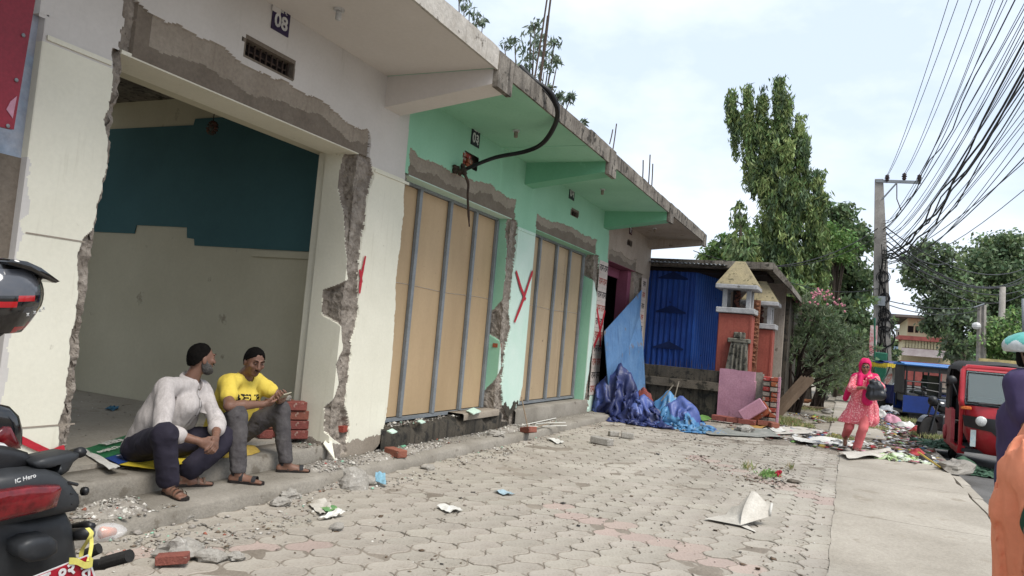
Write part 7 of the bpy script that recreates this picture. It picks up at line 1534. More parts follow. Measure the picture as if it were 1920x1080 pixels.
# --- person wrapped in orange at the right edge, nearest to us
XO = 3.05; m3 = lambda px, py, dx=0: np.array(Xp(px+30, py+12, XO+dx))
po = root('person', 'person in an orange shawl and green sleeve at the lower right edge', 'person', (XO, m3(1990, 900)[1], 0))
yo = m3(1990, 900)[1]; nO = V3(XO, yo-.02, 1.38); hO = V3(XO, yo-.02, 1.53); sO = m3(1960, 930, -.06); eO = m3(1926, 985, -.20); wO = m3(1912, 1075, -.22)
B_ = Field((XO-.4, yo-.4, -.02), (XO+.45, yo+.42, 1.7), .010); FO, LO = head(B_, hO, (1, -.2, 0), (0, 0, 1), .98, nO); B_.chain([nO, sO, eO, wO], [.06, .05, .047, .028], .02); hand(B_, wO, (.2, -.1, -.9), (.5, -.5, 0), 1, .5)
for o_ in (.09, -.09): B_.chain([V3(XO, yo+o_, .85), V3(XO, yo+o_, .45), V3(XO, yo+o_, .08)], [.08, .055, .035], .02); foot(B_, V3(XO, yo+o_, .08), V3(XO-.03, yo+o_, .03), V3(XO+.2, yo+o_, .03), 0, .9)
skin_mesh('body', B_, m_skin, po)
S = Field((XO-.4, yo-.35, .95), (XO+.3, yo+.45, 1.45), .008); S.cap(sO, sO*.15+eO*.85, .07, .068, .03); S.cap(V3(XO, yo, 1.28), V3(XO, yo, 1.0), .12, .12, .05); S.folds(.006, 9, 1); skin_mesh('green_blouse', S, M('green_blouse', (14, 76, 52), (10, 62, 42), s=5, rough=.8, bump=.04), po)
S = Field((XO-.45, yo-.45, .05), (XO+.45, yo+.50, 1.5), .009)
S.chain([V3(XO, yo-.02, 1.30), V3(XO, yo, 1.0), V3(XO, yo-.02, .6), V3(XO, yo-.04, .2)], [.14, .17, .18, .20], .06)
S.chain([m3(1955, 800, -.1), m3(1915, 880, -.06), m3(1893, 950, -.02), m3(1896, 1010, .02), m3(1902, 1100, .04)], [.075, .075, .070, .070, .09], .05)
S.chain([m3(1960, 820, .05), m3(1925, 900, .08), m3(1915, 1000, .1), m3(1920, 1100, .1)], [.09, .09, .09, .1], .05)
S.folds(.022, 6.5, 41, (2.4, 2.4, .20)); S.folds(.008, 15, 5, (1.5, 1.5, .25)); S.cap(eO+V3(-.14, .0, .02), wO+V3(-.1, .0, 0), .075, .085, .02, True)
m_or = M('orange_cotton', (240, 144, 104), (228, 128, 88), s=4, rough=.85, bump=.06, spots=(120, 66, 50), sp_s=7, sp_t=.80, fine=.03); skin_mesh('orange_shawl', S, m_or, po); hair_mesh(hO, FO, po, 1.0, m_hair, seed=12)
# --- small figure in black beyond the bush
XF = 38.0; f8 = lambda px, py: np.array(Xp(px, py, XF)); fp_ = root('person', 'distant person in black seen from behind walking along the footpath past the bushes', 'person', f8(1589, 733))
B_ = Field(f8(1589, 733)+V3(-.5, -.5, -.05), f8(1589, 733)+V3(.5, .5, 1.85), .022); b0 = f8(1589, 733); B_.ell(b0+V3(0, 0, 1.60), (.09, .085, .12), None, .02).cap(b0+V3(0, 0, 1.45), b0+V3(0, 0, 1.5), .06, .06, .02)
for s_ in (-1, 1): B_.chain([b0+V3(0, s_*.18, 1.38), b0+V3(0, s_*.25, 1.1), b0+V3(0, s_*.24, .85)], [.05, .045, .04], .03).chain([b0+V3(0, s_*.09, .9), b0+V3(s_*.06, s_*.1, .5), b0+V3(s_*.12, s_*.1, .06)], [.08, .06, .05], .03)
B_.cap(b0+V3(0, 0, 1.3), b0+V3(0, 0, .9), .12, .12, .05); skin_mesh('body', B_, m_skin, fp_)
S = Field(b0+V3(-.5, -.5, -.05), b0+V3(.5, .5, 1.6), .022)
for s_ in (-1, 1): S.chain([b0+V3(0, s_*.17, 1.38), b0+V3(0, s_*.26, 1.1), b0+V3(0, s_*.25, .9)], [.08, .07, .06], .03).chain([b0+V3(0, s_*.09, .9), b0+V3(s_*.06, s_*.1, .5), b0+V3(s_*.1, s_*.1, .12)], [.12, .09, .08], .03)
S.cap(b0+V3(0, 0, 1.32), b0+V3(0, 0, .9), .17, .16, .05).folds(.01, 6, 3); skin_mesh('black_clothes', S, M('black_cloth', (24, 24, 28), (30, 30, 34), s=5), fp_)
# ---------------------------------------------------------------- rubble, rubbish and small things
D_ = np.random.default_rng(21)
_OV = np.array([(1, 0, 0), (-1, 0, 0), (0, 1, 0), (0, -1, 0), (0, 0, 1), (0, 0, -1)], float); _OF = np.array([(0, 2, 4), (2, 1, 4), (1, 3, 4), (3, 0, 4), (2, 0, 5), (1, 2, 5), (3, 1, 5), (0, 3, 5)])
def chips(pos, size, flat=.5, jit=.5):
    n = len(pos); A_ = D_.normal(size=(n, 3, 3)); Qm = np.linalg.qr(A_)[0]; sc = size[:, None]*np.stack([np.ones(n), .5+.5*D_.random(n), flat*(.5+.7*D_.random(n))], 1)
    v = _OV[None]*(1+jit*(D_.random((n, 6, 1))-.5))+jit*.5*(D_.random((n, 6, 3))-.5); v = v*sc[:, None, :]
    az = D_.random(n)*6.28; tl = D_.normal(size=n)*.35; c, s = np.cos(az), np.sin(az)
    x = v[..., 0]*c[:, None]-v[..., 1]*s[:, None]; y = v[..., 0]*s[:, None]+v[..., 1]*c[:, None]; z = v[..., 2]+x*tl[:, None]*.6
    V = np.stack([x, y, z], -1)+pos[:, None, :]; F = (_OF[None]+(np.arange(n)*6)[:, None, None]).reshape(-1, 3); return V.reshape(-1, 3), F
def scatter(name, regs, mats, wts, label, smin=.006, smax=.03, flat=.5, cat='rubble', pw=2.6):
    """regs: (x0,x1,y0,y1,z,count[,bias]) ; clustered by noise"""
    Ps = []
    for r_ in regs:
        x0, x1, y0, y1, z, n = r_[:6]; k = int(n*2.2); p = np.stack([x0+(x1-x0)*D_.random(k), y0+(y1-y0)*D_.random(k), np.full(k, z)], 1)
        wv = fbm(np.stack([p[:, 0]*1.7, p[:, 1]*2.5, p[:, 2]], 1), 3); p = p[(wv+.5*D_.normal(size=k)*.5) > -.02]; Ps.append(p[:n])
    P = np.concatenate(Ps); sz_ = smin+(smax-smin)*D_.random(len(P))**pw; P[:, 2] += sz_*flat*.5
    V, F = chips(P, sz_, flat); mi = np.repeat(D_.choice(len(mats), len(P), p=np.array(wts)/sum(wts)), 8)
    return np_obj(name, V, F, mats, None, mi=mi, kind='stuff', label=label, cat=cat)
c_gr = M('chip_grey', (168, 162, 152), (140, 133, 122), s=9, bump=.4, bs=60, rnd=.2, island=True); c_wh = M('chip_white', (214, 210, 200), (196, 190, 178), s=9, bump=.1, rnd=.1, island=True)
c_rd = M('chip_brick', (170, 98, 78), (150, 80, 62), s=9, bump=.4, rnd=.2, island=True); c_mt = M('chip_mint', (150, 202, 174), (134, 188, 158), s=9, bump=.1); c_br = M('chip_earth', (126, 110, 92), (100, 86, 70), s=9, bump=.4, rnd=.25, island=True)
scatter('rubble_chips', [(2.6, 5, 3.5, 4.12, .0, 900), (5, 9, 3.75, 4.12, .0, 900), (9, 14, 3.8, 4.12, .0, 500), (2.7, 3.9, 4.15, 4.62, .10, 900), (5.5, 7.2, 4.2, 4.6, .10, 900), (7.2, 10.8, 4.3, 4.6, .10, 900), (10.8, 14, 4.3, 4.6, .10, 300),
    (2.95, 3.4, 4.64, 4.8, .235, 120), (5.7, 6.1, 4.64, 4.95, .235, 150), (7.1, 9.8, 4.62, 4.8, .335, 350), (9.8, 10.9, 4.35, 4.6, .1, 300), (3.0, 6.5, 5.1, 9, .27, 250)], [c_gr, c_wh, c_rd, c_mt, c_br], [9, 1.5, .2, .3, 2.5], 'loose grey, white and mint plaster chips strewn along the shop steps', .003, .022, .5)
scatter('rubble_chips', [(2.7, 3.7, 4.18, 4.62, .10, 160), (5.9, 7.2, 4.3, 4.6, .1, 150), (3.0, 4.2, 3.8, 4.1, 0, 30), (9.7, 10.8, 4.3, 4.6, .1, 60), (7.3, 9.6, 4.45, 4.6, .1, 60), (7.2, 9.7, 4.64, 4.8, .34, 40)], [c_gr, c_wh, c_rd, c_mt], [8, 2, .3, .3], 'bigger broken lumps of plaster heaped at the feet of the piers', .012, .04, .5)
scatter('gravel', [(2.5, 14, .05, 4.1, .0, 2600), (12, 17, .0, 3.5, .0, 900)], [c_gr, c_br, c_wh], [4, 5, 1], 'fine grit and crumbs scattered over the pavers', .003, .012, .6, 'grit')
# dry leaves and rubbish bits
cols_ = [('bit_white', (222, 220, 214)), ('bit_red', (186, 52, 56)), ('bit_blue', (70, 120, 186)), ('bit_pink', (206, 140, 160)), ('bit_green', (110, 160, 74)), ('bit_yellow', (206, 174, 64)), ('bit_brown', (116, 92, 68)), ('bit_dark', (58, 54, 50)), ('bit_silver', (170, 172, 176))]
bm_ = [M(a, b_, s=6, bump=0, rough=.6) for a, b_ in cols_]
scatter('rubbish', [(16.8, 24, -1.5, -.3, .0, 2300), (24, 34, -1.5, -.2, .0, 1100), (14.0, 17.0, -1.5, .6, .01, 1100), (14.2, 17.5, .5, 2.2, .0, 450), (17, 22, .2, 1.4, .0, 300), (13.4, 15.0, -1.4, -.6, .02, 350)], bm_+[c_br, c_gr], [4, 1, .8, 1.2, .7, .5, 3, 1.6, 1, 3, 2],
        'litter of plastic, paper and broken bits spread along the footpath edge', .012, .11, .22, 'rubbish', 2.2)
scatter('leaf_litter', [(3, 13.5, .1, 4.0, .003, 420), (12, 17, 0, 3.4, .003, 420), (9.3, 11.0, .5, 1.9, .003, 420), (17, 30, -.2, 2.5, -.01, 700)], [bm_[6], bm_[7], c_br], [3, 2, 3], 'dry brown leaf scraps lying over the pavers', .008, .032, .15, 'leaf litter')
# weeds
def weeds(name, spots, label, mats, h=.12, dens=60):
    Cs, Ds = [], []
    for (x, y, r_, k) in spots:
        n = int(k); a = D_.random(n)*6.28; q = r_*np.sqrt(D_.random(n)); Cs.append(np.stack([x+q*np.cos(a), y+q*np.sin(a), np.full(n, h*.3)], 1)); d = D_.normal(size=(n, 3))*.6; d[:, 2] = np.abs(d[:, 2])+.5; Ds.append(d)
    V, F = leaf_cloud(np.concatenate(Cs), np.concatenate(Ds), h, .014, .4); mi = (D_.random(len(F)) < .4).astype(int); return np_obj(name, V, F, mats, None, mi=mi, kind='stuff', label=label, cat='weeds')
gx = lambda px, py: Gp(px, py, 0)
sp_l = []
for (px, py, r_, k) in ((1450, 795, .3, 300), (1475, 790, .35, 400), (1500, 800, .3, 300), (1560, 790, .35, 250), (1740, 775, .6, 900), (1760, 800, .5, 700), (1715, 770, .4, 500), (1640, 805, .3, 200), (1575, 825, .25, 220), (1740, 820, .4, 500), (1480, 880, .06, 14), (1400, 880, .10, 24), (1530, 770, .5, 300), (1440, 770, .4, 250), (1700, 790, .5, 400)): p = gx(px, py); sp_l.append((p[0], p[1], r_, k))
weeds('weeds', sp_l, 'tufts of green and straw coloured weeds growing through the rubbish and pavers', [leafmat('weed_green', (134, 150, 84), (108, 128, 66), .3), leafmat('straw', (176, 164, 112), (150, 138, 92), .3)], .15)
# single lumps of concrete
m_lump = M('lump_concrete', (166, 161, 152), (140, 134, 124), s=8, rough=.95, bump=.8, bs=50, spots=(196, 192, 184), sp_s=16, sp_t=.6)
def lump(px, py, rpx, z, label, flat=.55, mat=None, seed=0, name='concrete_lump', asp=1.0, cat='rubble'):
    p = Gp(px, py, z); dist = math.hypot(p[0], p[1]); r_ = rpx/FPX*dist; n = 14
    b = MB(); k = 9; az = math.atan2(p[1], p[0]); u = np.array([-math.sin(az), math.cos(az), 0]); w_ = np.array([math.cos(az), math.sin(az), 0])
    for i in range(k+1):
        th = math.pi*i/k
        for j in range(n):
            a = 2*math.pi*j/n; d = np.array([math.sin(th)*math.cos(a), math.sin(th)*math.sin(a), math.cos(th)]); q = 1+.9*n3(*(d*1.3+seed*5.7), 3)+.25*n3(*(d*4+seed), 2)
            v = p+u*d[0]*q*r_+w_*d[1]*q*r_*asp*.7+np.array([0, 0, max(d[2]*q*r_*flat+r_*flat*.55, -.005)]); b.v.append(tuple(v))
    b.f = [(i*n+j, (i+1)*n+j, (i+1)*n+(j+1) % n, i*n+(j+1) % n) for i in range(k) for j in range(n)]; b.m = [0]*len(b.f)
    return b.build(name, mat or m_lump, None, False, None, label, cat)
lump(338, 1046, 36, 0, 'largest grey concrete lump, lying near the motorcycle foot pegs', .62, seed=1); lump(398, 1050, 27, 0, 'pale concrete lump right beside the largest one', .5, seed=2); lump(440, 1050, 18, 0, 'smallest concrete lump at the right of the three in a row', .5, seed=3)
lump(662, 914, 26, 0, 'grey rubble heap against the step beside the blue mask', .75, seed=4); lump(525, 948, 17, 0, 'light concrete stone below the seated man in yellow', .6, seed=5); lump(542, 935, 17, 0, 'rounded rough concrete stone leaning on the low step', .7, seed=6)
lump(688, 908, 18, 0, 'small grey rubble lump between the heap and the blue mask', .6, seed=7); lump(632, 994, 12, 0, 'small angular grey stone beside the torn green printed paper', .6, seed=8); lump(803, 880, 15, 0, 'flat pale stone on the pavers below the low step', .35, seed=9)
lump(345, 972, 18, 0, 'x', .4, seed=10)['label'] = 'flat grey slab fragment on the pavers below the seated bearded man'
lump(236, 946, 15, .10, 'whitish lump among the rubble on the low step behind the motorcycle', .5, seed=11)
lump(930, 818, 14, .1, 'lump of plaster on the step under the second boarded door', .5, seed=13); lump(905, 800, 16, .1, 'grey lump at the foot of the green pier beside the first boarded door', .6, seed=14)
lump(628, 838, 18, .1, 'broken masonry lump at the foot of the white pier', .7, seed=15); lump(1395, 812, 18, 0, 'x', .5, seed=16)['label'] = 'stone among the bricks before the pink wall'
lump(1790, 884, 24, 0, 'x', .5, seed=17, mat=M('sack_plastic', (150, 144, 134), (124, 116, 104), s=5, rough=.6, bump=.3), name='stuffed_sack', asp=2.6, cat='sack')['label'] = 'bulging grey sack lying along the footpath edge in front of the green sheet'
lump(1488, 905, 12, 0, 'x', .3, seed=18, mat=M('earth_clod', (104, 94, 82), s=6))['label'] = 'dark clod of earth in the gap beside the footpath'
for k, (px, py, w_, h_, lab) in enumerate(((1128, 833, .15, .05, 'largest pale paver block lying loose on the forecourt'), (1176, 822, .10, .045, 'small pale loose block at the right of three on the forecourt'), (1150, 818, .08, .04, 'small loose block at the back of three on the forecourt'))):
    p = Gp(px, py); rot_box('loose_block', (p[0], p[1], h_), (w_, w_*.6, h_), (.05, -.04, R(80+25*k)), m_lump, .012, None, label=lab, cat='block')
for k, (px, py, z, e, lab) in enumerate(((322, 1062, 0, (0, .1, 2.2), 'broken red brick half under the largest concrete lump'), (741, 856, .10, (0, 0, 1.2), 'whole red brick on the low step under the first boarded door'), (990, 812, .1, (0, .2, .9), 'red brick end standing at the step edge below the second boarded door'), (1888, 0, 0, 0, ''))[:3]):
    p = Gp(px, py, z); brick_obj((p[0], p[1], z+.045), e, lab, sc=(.75, 1.1, 1.2)[k])
p = Gp(254, 907, .1); brick_obj((p[0], p[1], .13), (.2, .1, 1.1), 'pinkish broken brick in the rubble behind the motorcycle tail', sc=.8)
# stack of bricks in the doorway
base = Gp(560, 824, .27); n_ = 0
rows_ = [('bottom', 0), ('second', 1), ('third', 2), ('top', 3)]
for nm, lv in rows_:
    for j, pos in enumerate(('left', 'right')):
        if lv == 3 and j == 1: continue
        for dp in (0, 1):
            x = base[0]-.02+(j*.235)*.93+random.uniform(-.01, .01)-(.05 if lv == 3 else 0); y = base[1]+.08+dp*.13-.10*j*.8+random.uniform(-.006, .006)
            brick_obj((x, y, .27+.046+lv*.094), (0, 0, R(-32)+random.uniform(-.05, .05)), '%s red brick of the %s layer in the %s row of the doorway stack' % (pos, nm, ('front', 'back')[dp]) if lv < 3 else '%s brick on top of the doorway stack' % ('front', 'back')[dp], 'bricks stacked in the doorway', sc=1.28 if False else 1.22)
b2 = Gp(503, 822, .27)
for lv in range(3):
    for j in range(2): brick_obj((b2[0]+.02+j*.10, b2[1]+.10+j*.16, .27+.046+lv*.094), (0, 0, R(60)+random.uniform(-.05, .05)), '%s brick, %s of the %s layer, in the dark pile behind the yellow shirted man' % ('red', ('near', 'far')[j], ('bottom', 'middle', 'top')[lv]), 'bricks behind the seated man', sc=1.22)
rot_box('wall_lump', (base[0]-.12, base[1]+.12, .27+.094*4+.03), (.06, .05, .03), (.2, .1, .4), m_lump, .015, None, label='small grey lump of mortar on top of the brick stack', cat='rubble')
# flat sheets and papers
def sheet(name, pts, mat, label, cat, z=None, thick=.003, lift=.02, n=12, seed=0, curl=.0, parent=None, mi=None):
    """4 corners (world) -> wavy thin sheet with real thickness"""
    P = [np.array(p, float) for p in pts]; U, V = np.meshgrid(np.linspace(0, 1, n), np.linspace(0, 1, n), indexing='ij'); U_, V_ = U[..., None], V[..., None]
    Q_ = P[0]*(1-U_)*(1-V_)+P[1]*U_*(1-V_)+P[2]*U_*V_+P[3]*(1-U_)*V_
    nz_ = fbm(np.stack([U*2.3+seed*3.7, V*2.3, U*0], -1), 3); Q_[..., 2] += np.abs(nz_)*lift*2+curl*(2*np.abs(U-.5))**3; Q_[..., 0] += .15*lift*nz_; Q_[..., 1] += .3*lift*nz_
    b = MB(); b.grid(Q_); T_ = Q_.copy(); T_[..., 2] -= thick; b.grid(T_[::-1]); e = [(i, 0) for i in range(n)]+[(n-1, j) for j in range(1, n)]+[(i, n-1) for i in range(n-2, -1, -1)]+[(0, j) for j in range(n-2, 0, -1)]
    k = len(e); b.add([Q_[i, j] for i, j in e]+[T_[i, j] for i, j in e], [(q, k+q, k+(q+1) % k, (q+1) % k) for q in range(k)]); return b.build(name, mat, parent, True, None, label, cat)
m_pap = M('paper_white', (214, 212, 204), (200, 197, 188), s=5, bump=.05, rough=.8); m_clo = M('pale_canvas', (196, 190, 178), (182, 175, 162), s=5, bump=.1, rough=.8)
Z = .012
def gp(*l): return [Gp(a, c, z_) for a, c, z_ in l]
# white folded canvas on the pavers
cv = root('canvas_scrap', 'folded pale canvas scrap with one corner standing up on the pavers', 'canvas', Gp(1390, 980, 0))
a, b_, c, d = Gp(1320, 972, .02), Gp(1388, 985, .02), Gp(1445, 975, .02), Gp(1400, 958, .02)
apex = Gp(1412, 985, 0); apex = np.array([apex[0]+.15, apex[1], 0])+np.array([0, 0, 0]); ap = Xp(1409, 921, apex[0]+.05)
tipR = Xp(1447, 944, apex[0]-.02)
MB().grid(np.array([[a, a*.5+d*.5, Gp(1372, 950, .06)], [a*.5+b_*.5, Gp(1375, 965, .03), Gp(1385, 948, .12)], [b_, Gp(1392, 960, .08), ap]])).build('flat_flap', m_clo, cv, True)
e_ = Xp(1443, 968, tipR[0]-.05)
G3 = []
for t in np.linspace(0, 1, 8):
    top = ap*(1-t)+tipR*t+np.array([0, 0, .015*math.sin(t*7)]); bot = b_*(1-t)+e_*t; G3.append([bot*(1-s)+top*s+np.array([-.05, .03, 0])*math.sin(s*3.14)*(.6+.4*math.sin(t*5)) for s in np.linspace(0, 1, 8)])
MB().grid(np.array(G3)).build('standing_flap', m_clo, cv, True); MB().grid(np.array(G3)[::-1]+np.array([.004, 0, 0])).build('standing_flap', m_clo, cv, True)
MB().tube([tipR, tipR*.5+e_*.5+np.array([-.02, 0, 0]), e_], .012, 6).build('hem', m_pap, cv, True)
MB().grid(np.array([[b_, Gp(1398, 990, .012), Gp(1418, 998, .012)], [Gp(1380, 982, .012), Gp(1400, 984, .012), Gp(1416, 995, .012)]])[::-1]).build('loose_strip', m_clo, cv)
sheet('paper', gp((818, 950, Z), (838, 962, Z), (868, 957, Z), (850, 948, Z)), m_pap, 'white paper scrap on the pavers in the middle foreground', 'paper', seed=1)
sheet('paper', gp((925, 921, Z), (945, 928, Z), (965, 926, Z), (940, 919, Z)), M('pale_blue_plastic', (168, 196, 208)), 'pale blue plastic scrap on the pavers right of the middle', 'paper', seed=2)
sheet('paper', gp((1024, 822, Z), (1044, 832, Z), (1058, 830, Z), (1040, 823, Z)), m_pap, 'white paper piece below the second boarded door', 'paper', seed=3)
sheet('paper', gp((577, 945, Z), (600, 966, Z), (628, 958, Z), (610, 940, Z)), m_clo, 'torn beige paper beside the green printed scrap', 'paper', seed=4, lift=.03)
gpz = root('printed_scrap', 'torn scrap printed green and yellow among stones below the step', 'paper', Gp(618, 960, 0))
sheet('green_part', gp((600, 952, .02), (612, 962, .02), (640, 958, .02), (626, 950, .02)), M('print_green', (84, 140, 84), (120, 160, 90), s=12), None, None, seed=5, parent=gpz)
sheet('white_part', gp((596, 975, .015), (622, 970, .015), (648, 962, .03), (630, 956, .03)), m_pap, None, None, seed=6, lift=.03, parent=gpz)
sheet('mask', [Gp(703, 905, .02), Gp(724, 912, .02), Xp(722, 888, Gp(720, 905, 0)[0]), Xp(704, 886, Gp(704, 905, 0)[0])], M('mask_blue', (128, 176, 196), (112, 160, 182), s=20, rough=.8), 'light blue face mask lying against rubble by the step', 'mask', lift=.02)
sheet('mask', gp((196, 768, .275), (212, 771, .275), (224, 765, .275), (208, 762, .275)), M('mask_blue_in', (60, 130, 170), rough=.8), 'blue face mask on the dark floor inside the open shop', 'mask', seed=3)
sheet('tile_shard', [Xp(606, 832, 6.0), Xp(628, 862, 5.98), Xp(622, 826, 6.1), Xp(612, 822, 6.1)], m_cream, 'pale broken tile leaning at the foot of the white pier', 'tile', thick=.012, lift=.004, n=5)
for k, (px, py, z, s_) in enumerate(((735, 808, .34, 20), (790, 790, .35, 16), (888, 770, .395, 28), (780, 836, .1, 10), (755, 835, .1, 14), (650, 1010, 0, 6))[:5]):
    sheet('plaster_flake', gp((px-s_*.5, py, z+.01), (px, py+s_*.22, z+.01), (px+s_*.5, py+1, z+.01), (px, py-s_*.22, z+.01)), m_mintp if k != 4 else m_mintd, ('mint plaster flake at the left of the dark door sill', 'small mint flake in the middle of the dark door sill', 'largest mint flake on the sill stone by the green pier', 'tiny mint flake on the step right of the others', 'mint flake on the low step near the red brick')[k], 'plaster', thick=.012, lift=.006, n=4, seed=k)
# laths below the second boarded door
lat = [((985, 796), (1042, 784), 'longest white lath lying on the step under the second boarded door'), ((990, 800), (1062, 798), 'thin white lath lowest on the step below the door'), ((1000, 803), (1040, 790), 'dark brown lath across the white ones on the step'), ((1005, 794), (1060, 792), 'short white lath between the others on the step')]
for k, (p0, p1, lb) in enumerate(lat):
    a, c = Gp(*p0, .12+.012*k), Gp(*p1, .12+.012*k); MB().tube([a, c], .014, 4, flat=.5).build('lath', m_wood if k == 2 else m_pap, None, False, None, lb, 'lath')
MB().tube([Xp(978, 745, 10.6), Xp(990, 805, 10.3)], .01, 5).build('lath', m_wood, None, False, None, 'thin stick leaning against the green pier beside the second boarded door', 'lath')
# cardboard and banner under the seated men
bn = root('banner_sheet', 'old printed banner in green, blue and yellow on cardboard under the seated men', 'banner', Gp(250, 850, .26))
zb = .262
def bq(l, mat, nm, dz=0.0, lift=.008, seed=0): return sheet(nm, [Gp(a, c, zb+dz) for a, c in l], mat, None, None, thick=.004, lift=lift, seed=seed, parent=bn)
bq([(148, 848), (205, 872), (560, 800), (440, 780)], M('cardboard', (176, 158, 112), (160, 142, 98), s=4, bump=.1), 'cardboard', 0)
bq([(154, 843), (192, 860), (268, 840), (250, 812)], M('banner_green', (24, 118, 66), (20, 104, 58), s=5, rough=.5), 'green_field', .02, .006, 2)
bq([(194, 859), (222, 870), (292, 850), (262, 843)], M('banner_blue', (24, 66, 150), (20, 56, 130), s=5, rough=.5), 'blue_field', .018, .006, 3)
bq([(224, 871), (300, 880), (480, 835), (294, 850)], M('banner_yellow', (226, 198, 40), (208, 180, 36), s=5, rough=.5), 'yellow_field', .014, .006, 4)
bq([(146, 842), (158, 842), (225, 876), (205, 880)], m_pap, 'white_border', .022, .01, 5)
xd = Gp(160, 848, zb)-Gp(260, 822, zb); yd = Gp(205, 850, zb)-Gp(200, 835, zb)
text_part('banner_lettering', 'मसाज', .13, Gp(210, 828, zb+.04), xd, yd, m_pap, bn, bold=.003); text_part('banner_lettering', '९८१७/००', .09, Gp(205, 842, zb+.04), xd, yd, m_pap, bn, bold=.002); text_part('banner_lettering', '812', .15, Gp(244, 851, zb+.042), xd, yd, m_pap, bn, bold=.003)
crumple('yellow_sheet', 5.06, 4.88, .26, .16, .05, 0, [M('old_yellow_sheet', (206, 170, 60), (178, 146, 60), s=5)], 2.2, .03, label='bit of yellow sheet showing under the man in the yellow T-shirt', cat='sheet', z0=.245, fs=4, n=(16, 40))
# flower offering litter
fl = root('flower_litter', 'small pile of wilted leaves with a red blossom on the red pavers', 'flowers', Gp(1440, 888, 0))
V, F = leaf_cloud(np.concatenate([np.array(Gp(1442+D_.normal()*9, 888+D_.normal()*3, .03))[None] for _ in range(160)]), D_.normal(size=(160, 3)), .06, .02); np_obj('leaves', V, F, [L_br], fl)
fb_ = MB(); pc2 = Gp(1459, 889, .03)
for i in range(10): fb_.ball(pc2+D_.normal(size=3)*.018, .022, 7, 0, .5, i)
fb_.build('blossom', M('red_blossom', (206, 36, 60), s=20), fl)
scatter('petal_litter', [(9.4, 10.8, .7, 2.0, .004, 260)], [bm_[1], bm_[4], bm_[5], bm_[6]], [2, 1, 1, 4], 'faded petals and leaf crumbs around the red blossom', .005, .02, .2, 'petals')
# sheets and banners on the ground by the woman
sheet('cloth_strip', gp((1572, 851, .03), (1590, 862, .03), (1690, 856, .03), (1670, 842, .03)), m_clo, 'long pale cloth strip on the footpath at the woman\'s feet', 'cloth', lift=.05, seed=8, n=20)
sheet('cloth_strip', gp((1395, 805, .02), (1440, 815, .02), (1560, 812, .02), (1500, 800, .02)), m_clo, 'pale dirty sheet stretched across the path left of the woman', 'cloth', lift=.035, seed=9, n=20)
sheet('cloth_strip', gp((1300, 800, .02), (1330, 815, .02), (1470, 822, .02), (1440, 806, .02)), M('grey_dirty_cloth', (150, 148, 140), (120, 124, 116), s=4), 'grey dirty cloth trailing from the blue tarpaulins over the pavers', 'cloth', lift=.03, seed=10, n=20)
sheet('cloth_strip', gp((1480, 822, .02), (1500, 832, .02), (1640, 836, .02), (1600, 822, .02)), m_pap, 'crumpled whitish plastic sheet crossing the path behind the woman', 'cloth', lift=.05, seed=11, n=20)
sheet('paper', gp((1425, 795, .02), (1452, 812, .02), (1476, 810, .02), (1440, 792, .04)), m_pap, 'curled white card beside the torn pink wall end', 'paper', lift=.04, seed=12)
sheet('paper', gp((1305, 782, .05), (1318, 790, .02), (1335, 786, .02), (1318, 778, .05)), bm_[4], 'lime green scrap lying on the bricks before the pink wall', 'paper', lift=.03, seed=13)
sheet('paper', gp((1400, 800, .03), (1420, 806, .03), (1440, 800, .03), (1420, 794, .03)), M('ochre_card', (186, 140, 66)), 'ochre card scrap beside the tipped pink wall chunk', 'paper', lift=.03, seed=14)
m_lime = M('lime_banner', (206, 208, 202), (150, 186, 92), s=4.0, det=2, bump=.05, rough=.5)
_p = Gp(1690, 862, 0); drape('banner_heap', (float(_p[0]), float(_p[1])), (1.3, 1.8), .45, [(0, 0, .12, .2, .12)], [m_lime, m_pap], 31, 'crumpled white and lime green banner lying in the rubbish by the footpath edge', 'banner', 46, .3, lift=.2)
text_part('banner_lettering', 'OIL', .12, Gp(1706, 853, .0)+np.array([0, 0, .03]), (-.2, -1, 0), (1, -.2, .25), m_iris, bpy.data.objects['banner_heap'], bold=.004)
m_gt = M('green_shade_cloth', (62, 96, 72), (48, 80, 60), s=5, rough=.7, bump=.15, spots=(120, 128, 104), sp_s=7, sp_t=.64)
g1 = Gp(1800, 868, -.05); g2 = Gp(1775, 838, 0)
drape('green_sheet', (float(g2[0]), float(g2[1])), (2.4, 1.9), .5, [(0, 0, .3, .25, .14)], [m_gt], 21, 'crumpled dark green shade cloth lying beside the red auto rickshaw', 'cloth', 50, .3, lift=.25)
drape('green_sheet', (float(g1[0])-.2, float(g1[1])-.12), (2.2, 1.5), .5, [(0, .1, .4, .22, .24)], [m_gt], 23, 'end of the green shade cloth hanging over the kerb into the road', 'cloth', 50, 0, z0=-.14, lift=.25)
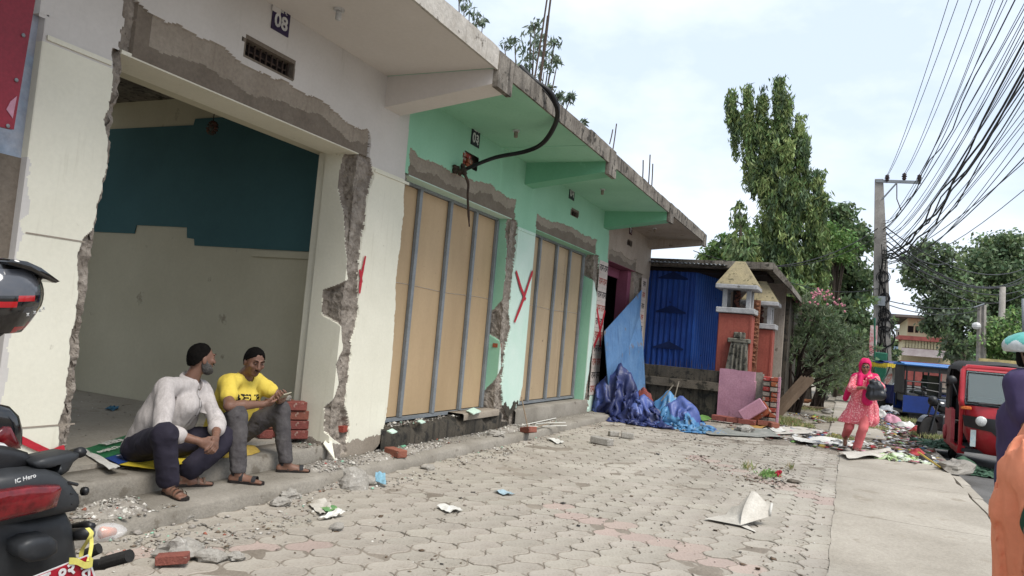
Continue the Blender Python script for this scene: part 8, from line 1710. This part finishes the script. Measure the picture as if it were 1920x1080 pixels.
for k, (px, py, r_, h_, mat, lab) in enumerate(((1650, 780, .14, .20, bm_[0], 'knotted white plastic bag in the rubbish behind the woman'), (1672, 792, .18, .20, bm_[3], 'pinkish plastic bag in the rubbish right of the woman'), (1700, 800, .16, .12, bm_[0], 'flattened white bag in the rubbish between the woman and the auto'),
      (1665, 770, .2, .16, bm_[8], 'grey silver bag in the rubbish under the black handbag'), (1722, 812, .14, .14, bm_[1], 'red and white wrapper heap beside the auto wheel'), (1735, 868, .10, .14, bm_[7], 'dark plastic bag between the lime banner and the green cloth'), (1722, 856, .10, .10, bm_[1], 'small red wrapper on the lime banner heap'), (1655, 760, .3, .12, bm_[0], 'pale heap of bags at the foot of the green box'), (1690, 745, .5, .12, bm_[6], 'brown straw heap by the e-rickshaw wheel'))):
    p = Gp(px, py, 0); crumple('plastic_bag' if k != 8 else 'straw_heap', float(p[0]), float(p[1]), r_, r_*1.2, h_, 0, [mat], k*1.7+.4, .06, label=lab, cat='bag' if k != 8 else 'straw', fs=6, n=(14, 36))
MB().tube([Gp(1722, 848, .3), Gp(1765, 878, .03)], .014, 5).build('yellow_stick', bm_[5], None, False, None, 'thin yellow stick lying across the rubbish toward the sack', 'stick')
# things lying under the bushes
rot_box('wooden_plank', Gp(1520, 765, .06), (.5, .06, .05), (0, .05, 1.2), m_wood, .01, None, label='weathered plank on the ground under the oleander bush', cat='plank')
rot_box('wooden_plank', Gp(1512, 752, .12), (.2, .12, .04), (0, .2, .3), M('orange_board', (206, 130, 84)), .01, None, label='small orange-brown board propped on the plank by the oleander stems', cat='plank')
for k, (px, py, s_) in enumerate(((1540, 748, .16), (1550, 775, .12), (1475, 760, .12))): lump(px, py, 9, 0, ('stone beside the footpath under the oleander', 'stone at the footpath edge before the woman', 'pale stone at the foot of the oleander stems')[k], .6, seed=30+k)

m_rubm = M('rubble_mound', (160, 153, 142), (130, 122, 111), s=14, rough=.95, bump=1.0, bs=40, spots=(190, 186, 176), sp_s=24, sp_t=.58)
for k, (px, py, z, r1, r2, h_, lab) in enumerate(((132, 858, .235, .12, .10, .07, 'heap of grey plaster crumbs at the foot of the first pier'), (200, 955, .10, .20, .16, .05, 'low mound of crumbs on the low step behind the motorcycle'), (215, 915, .10, .20, .14, .08, 'mound of broken plaster between the motorcycle and the sitting men'),
      (610, 868, .10, .25, .14, .06, 'low crumb heap on the step under the leaning tile shard'), (700, 880, .10, .4, .12, .04, 'thin spread of crumbs along the step below the white pier'), (960, 800, .10, .45, .10, .09, 'rubble heap at the foot of the pale green pier'), (785, 826, .10, .5, .10, .05, 'crumbs piled along the dark door sill'), (640, 905, .0, .35, .14, .05, 'crumbs against the face of the low step'))):
    p = Gp(px, py, z)
    if z == .10: p[0] *= 4.38/p[1]; p[1] = 4.38; r2 = min(r2, .17)
    if z > .2: p[1] = max(p[1], 4.86)
    crumple('rubble_mound', float(p[0]), float(p[1]), r1, r2, h_*.7, 0, [m_rubm], k*2.3+.7, .02, label=lab, cat='rubble', z0=z, fs=11, n=(20, 60))
    n_ = 240; a = D_.random(n_)*6.28; q = np.sqrt(D_.random(n_)); P_ = np.stack([p[0]+r1*1.15*q*np.cos(a), p[1]+r2*1.15*q*np.sin(a), z+h_*.85*(1-q**2)], 1); V, F = chips(P_, .004+.022*D_.random(n_)**2, .6)
    np_obj('rubble_chips', V, F, [c_gr, c_wh, c_rd], None, mi=np.repeat(D_.choice(3, n_, p=[.86, .12, .02]), 8), kind='stuff', label='broken bits lying on the '+lab, cat='rubble')
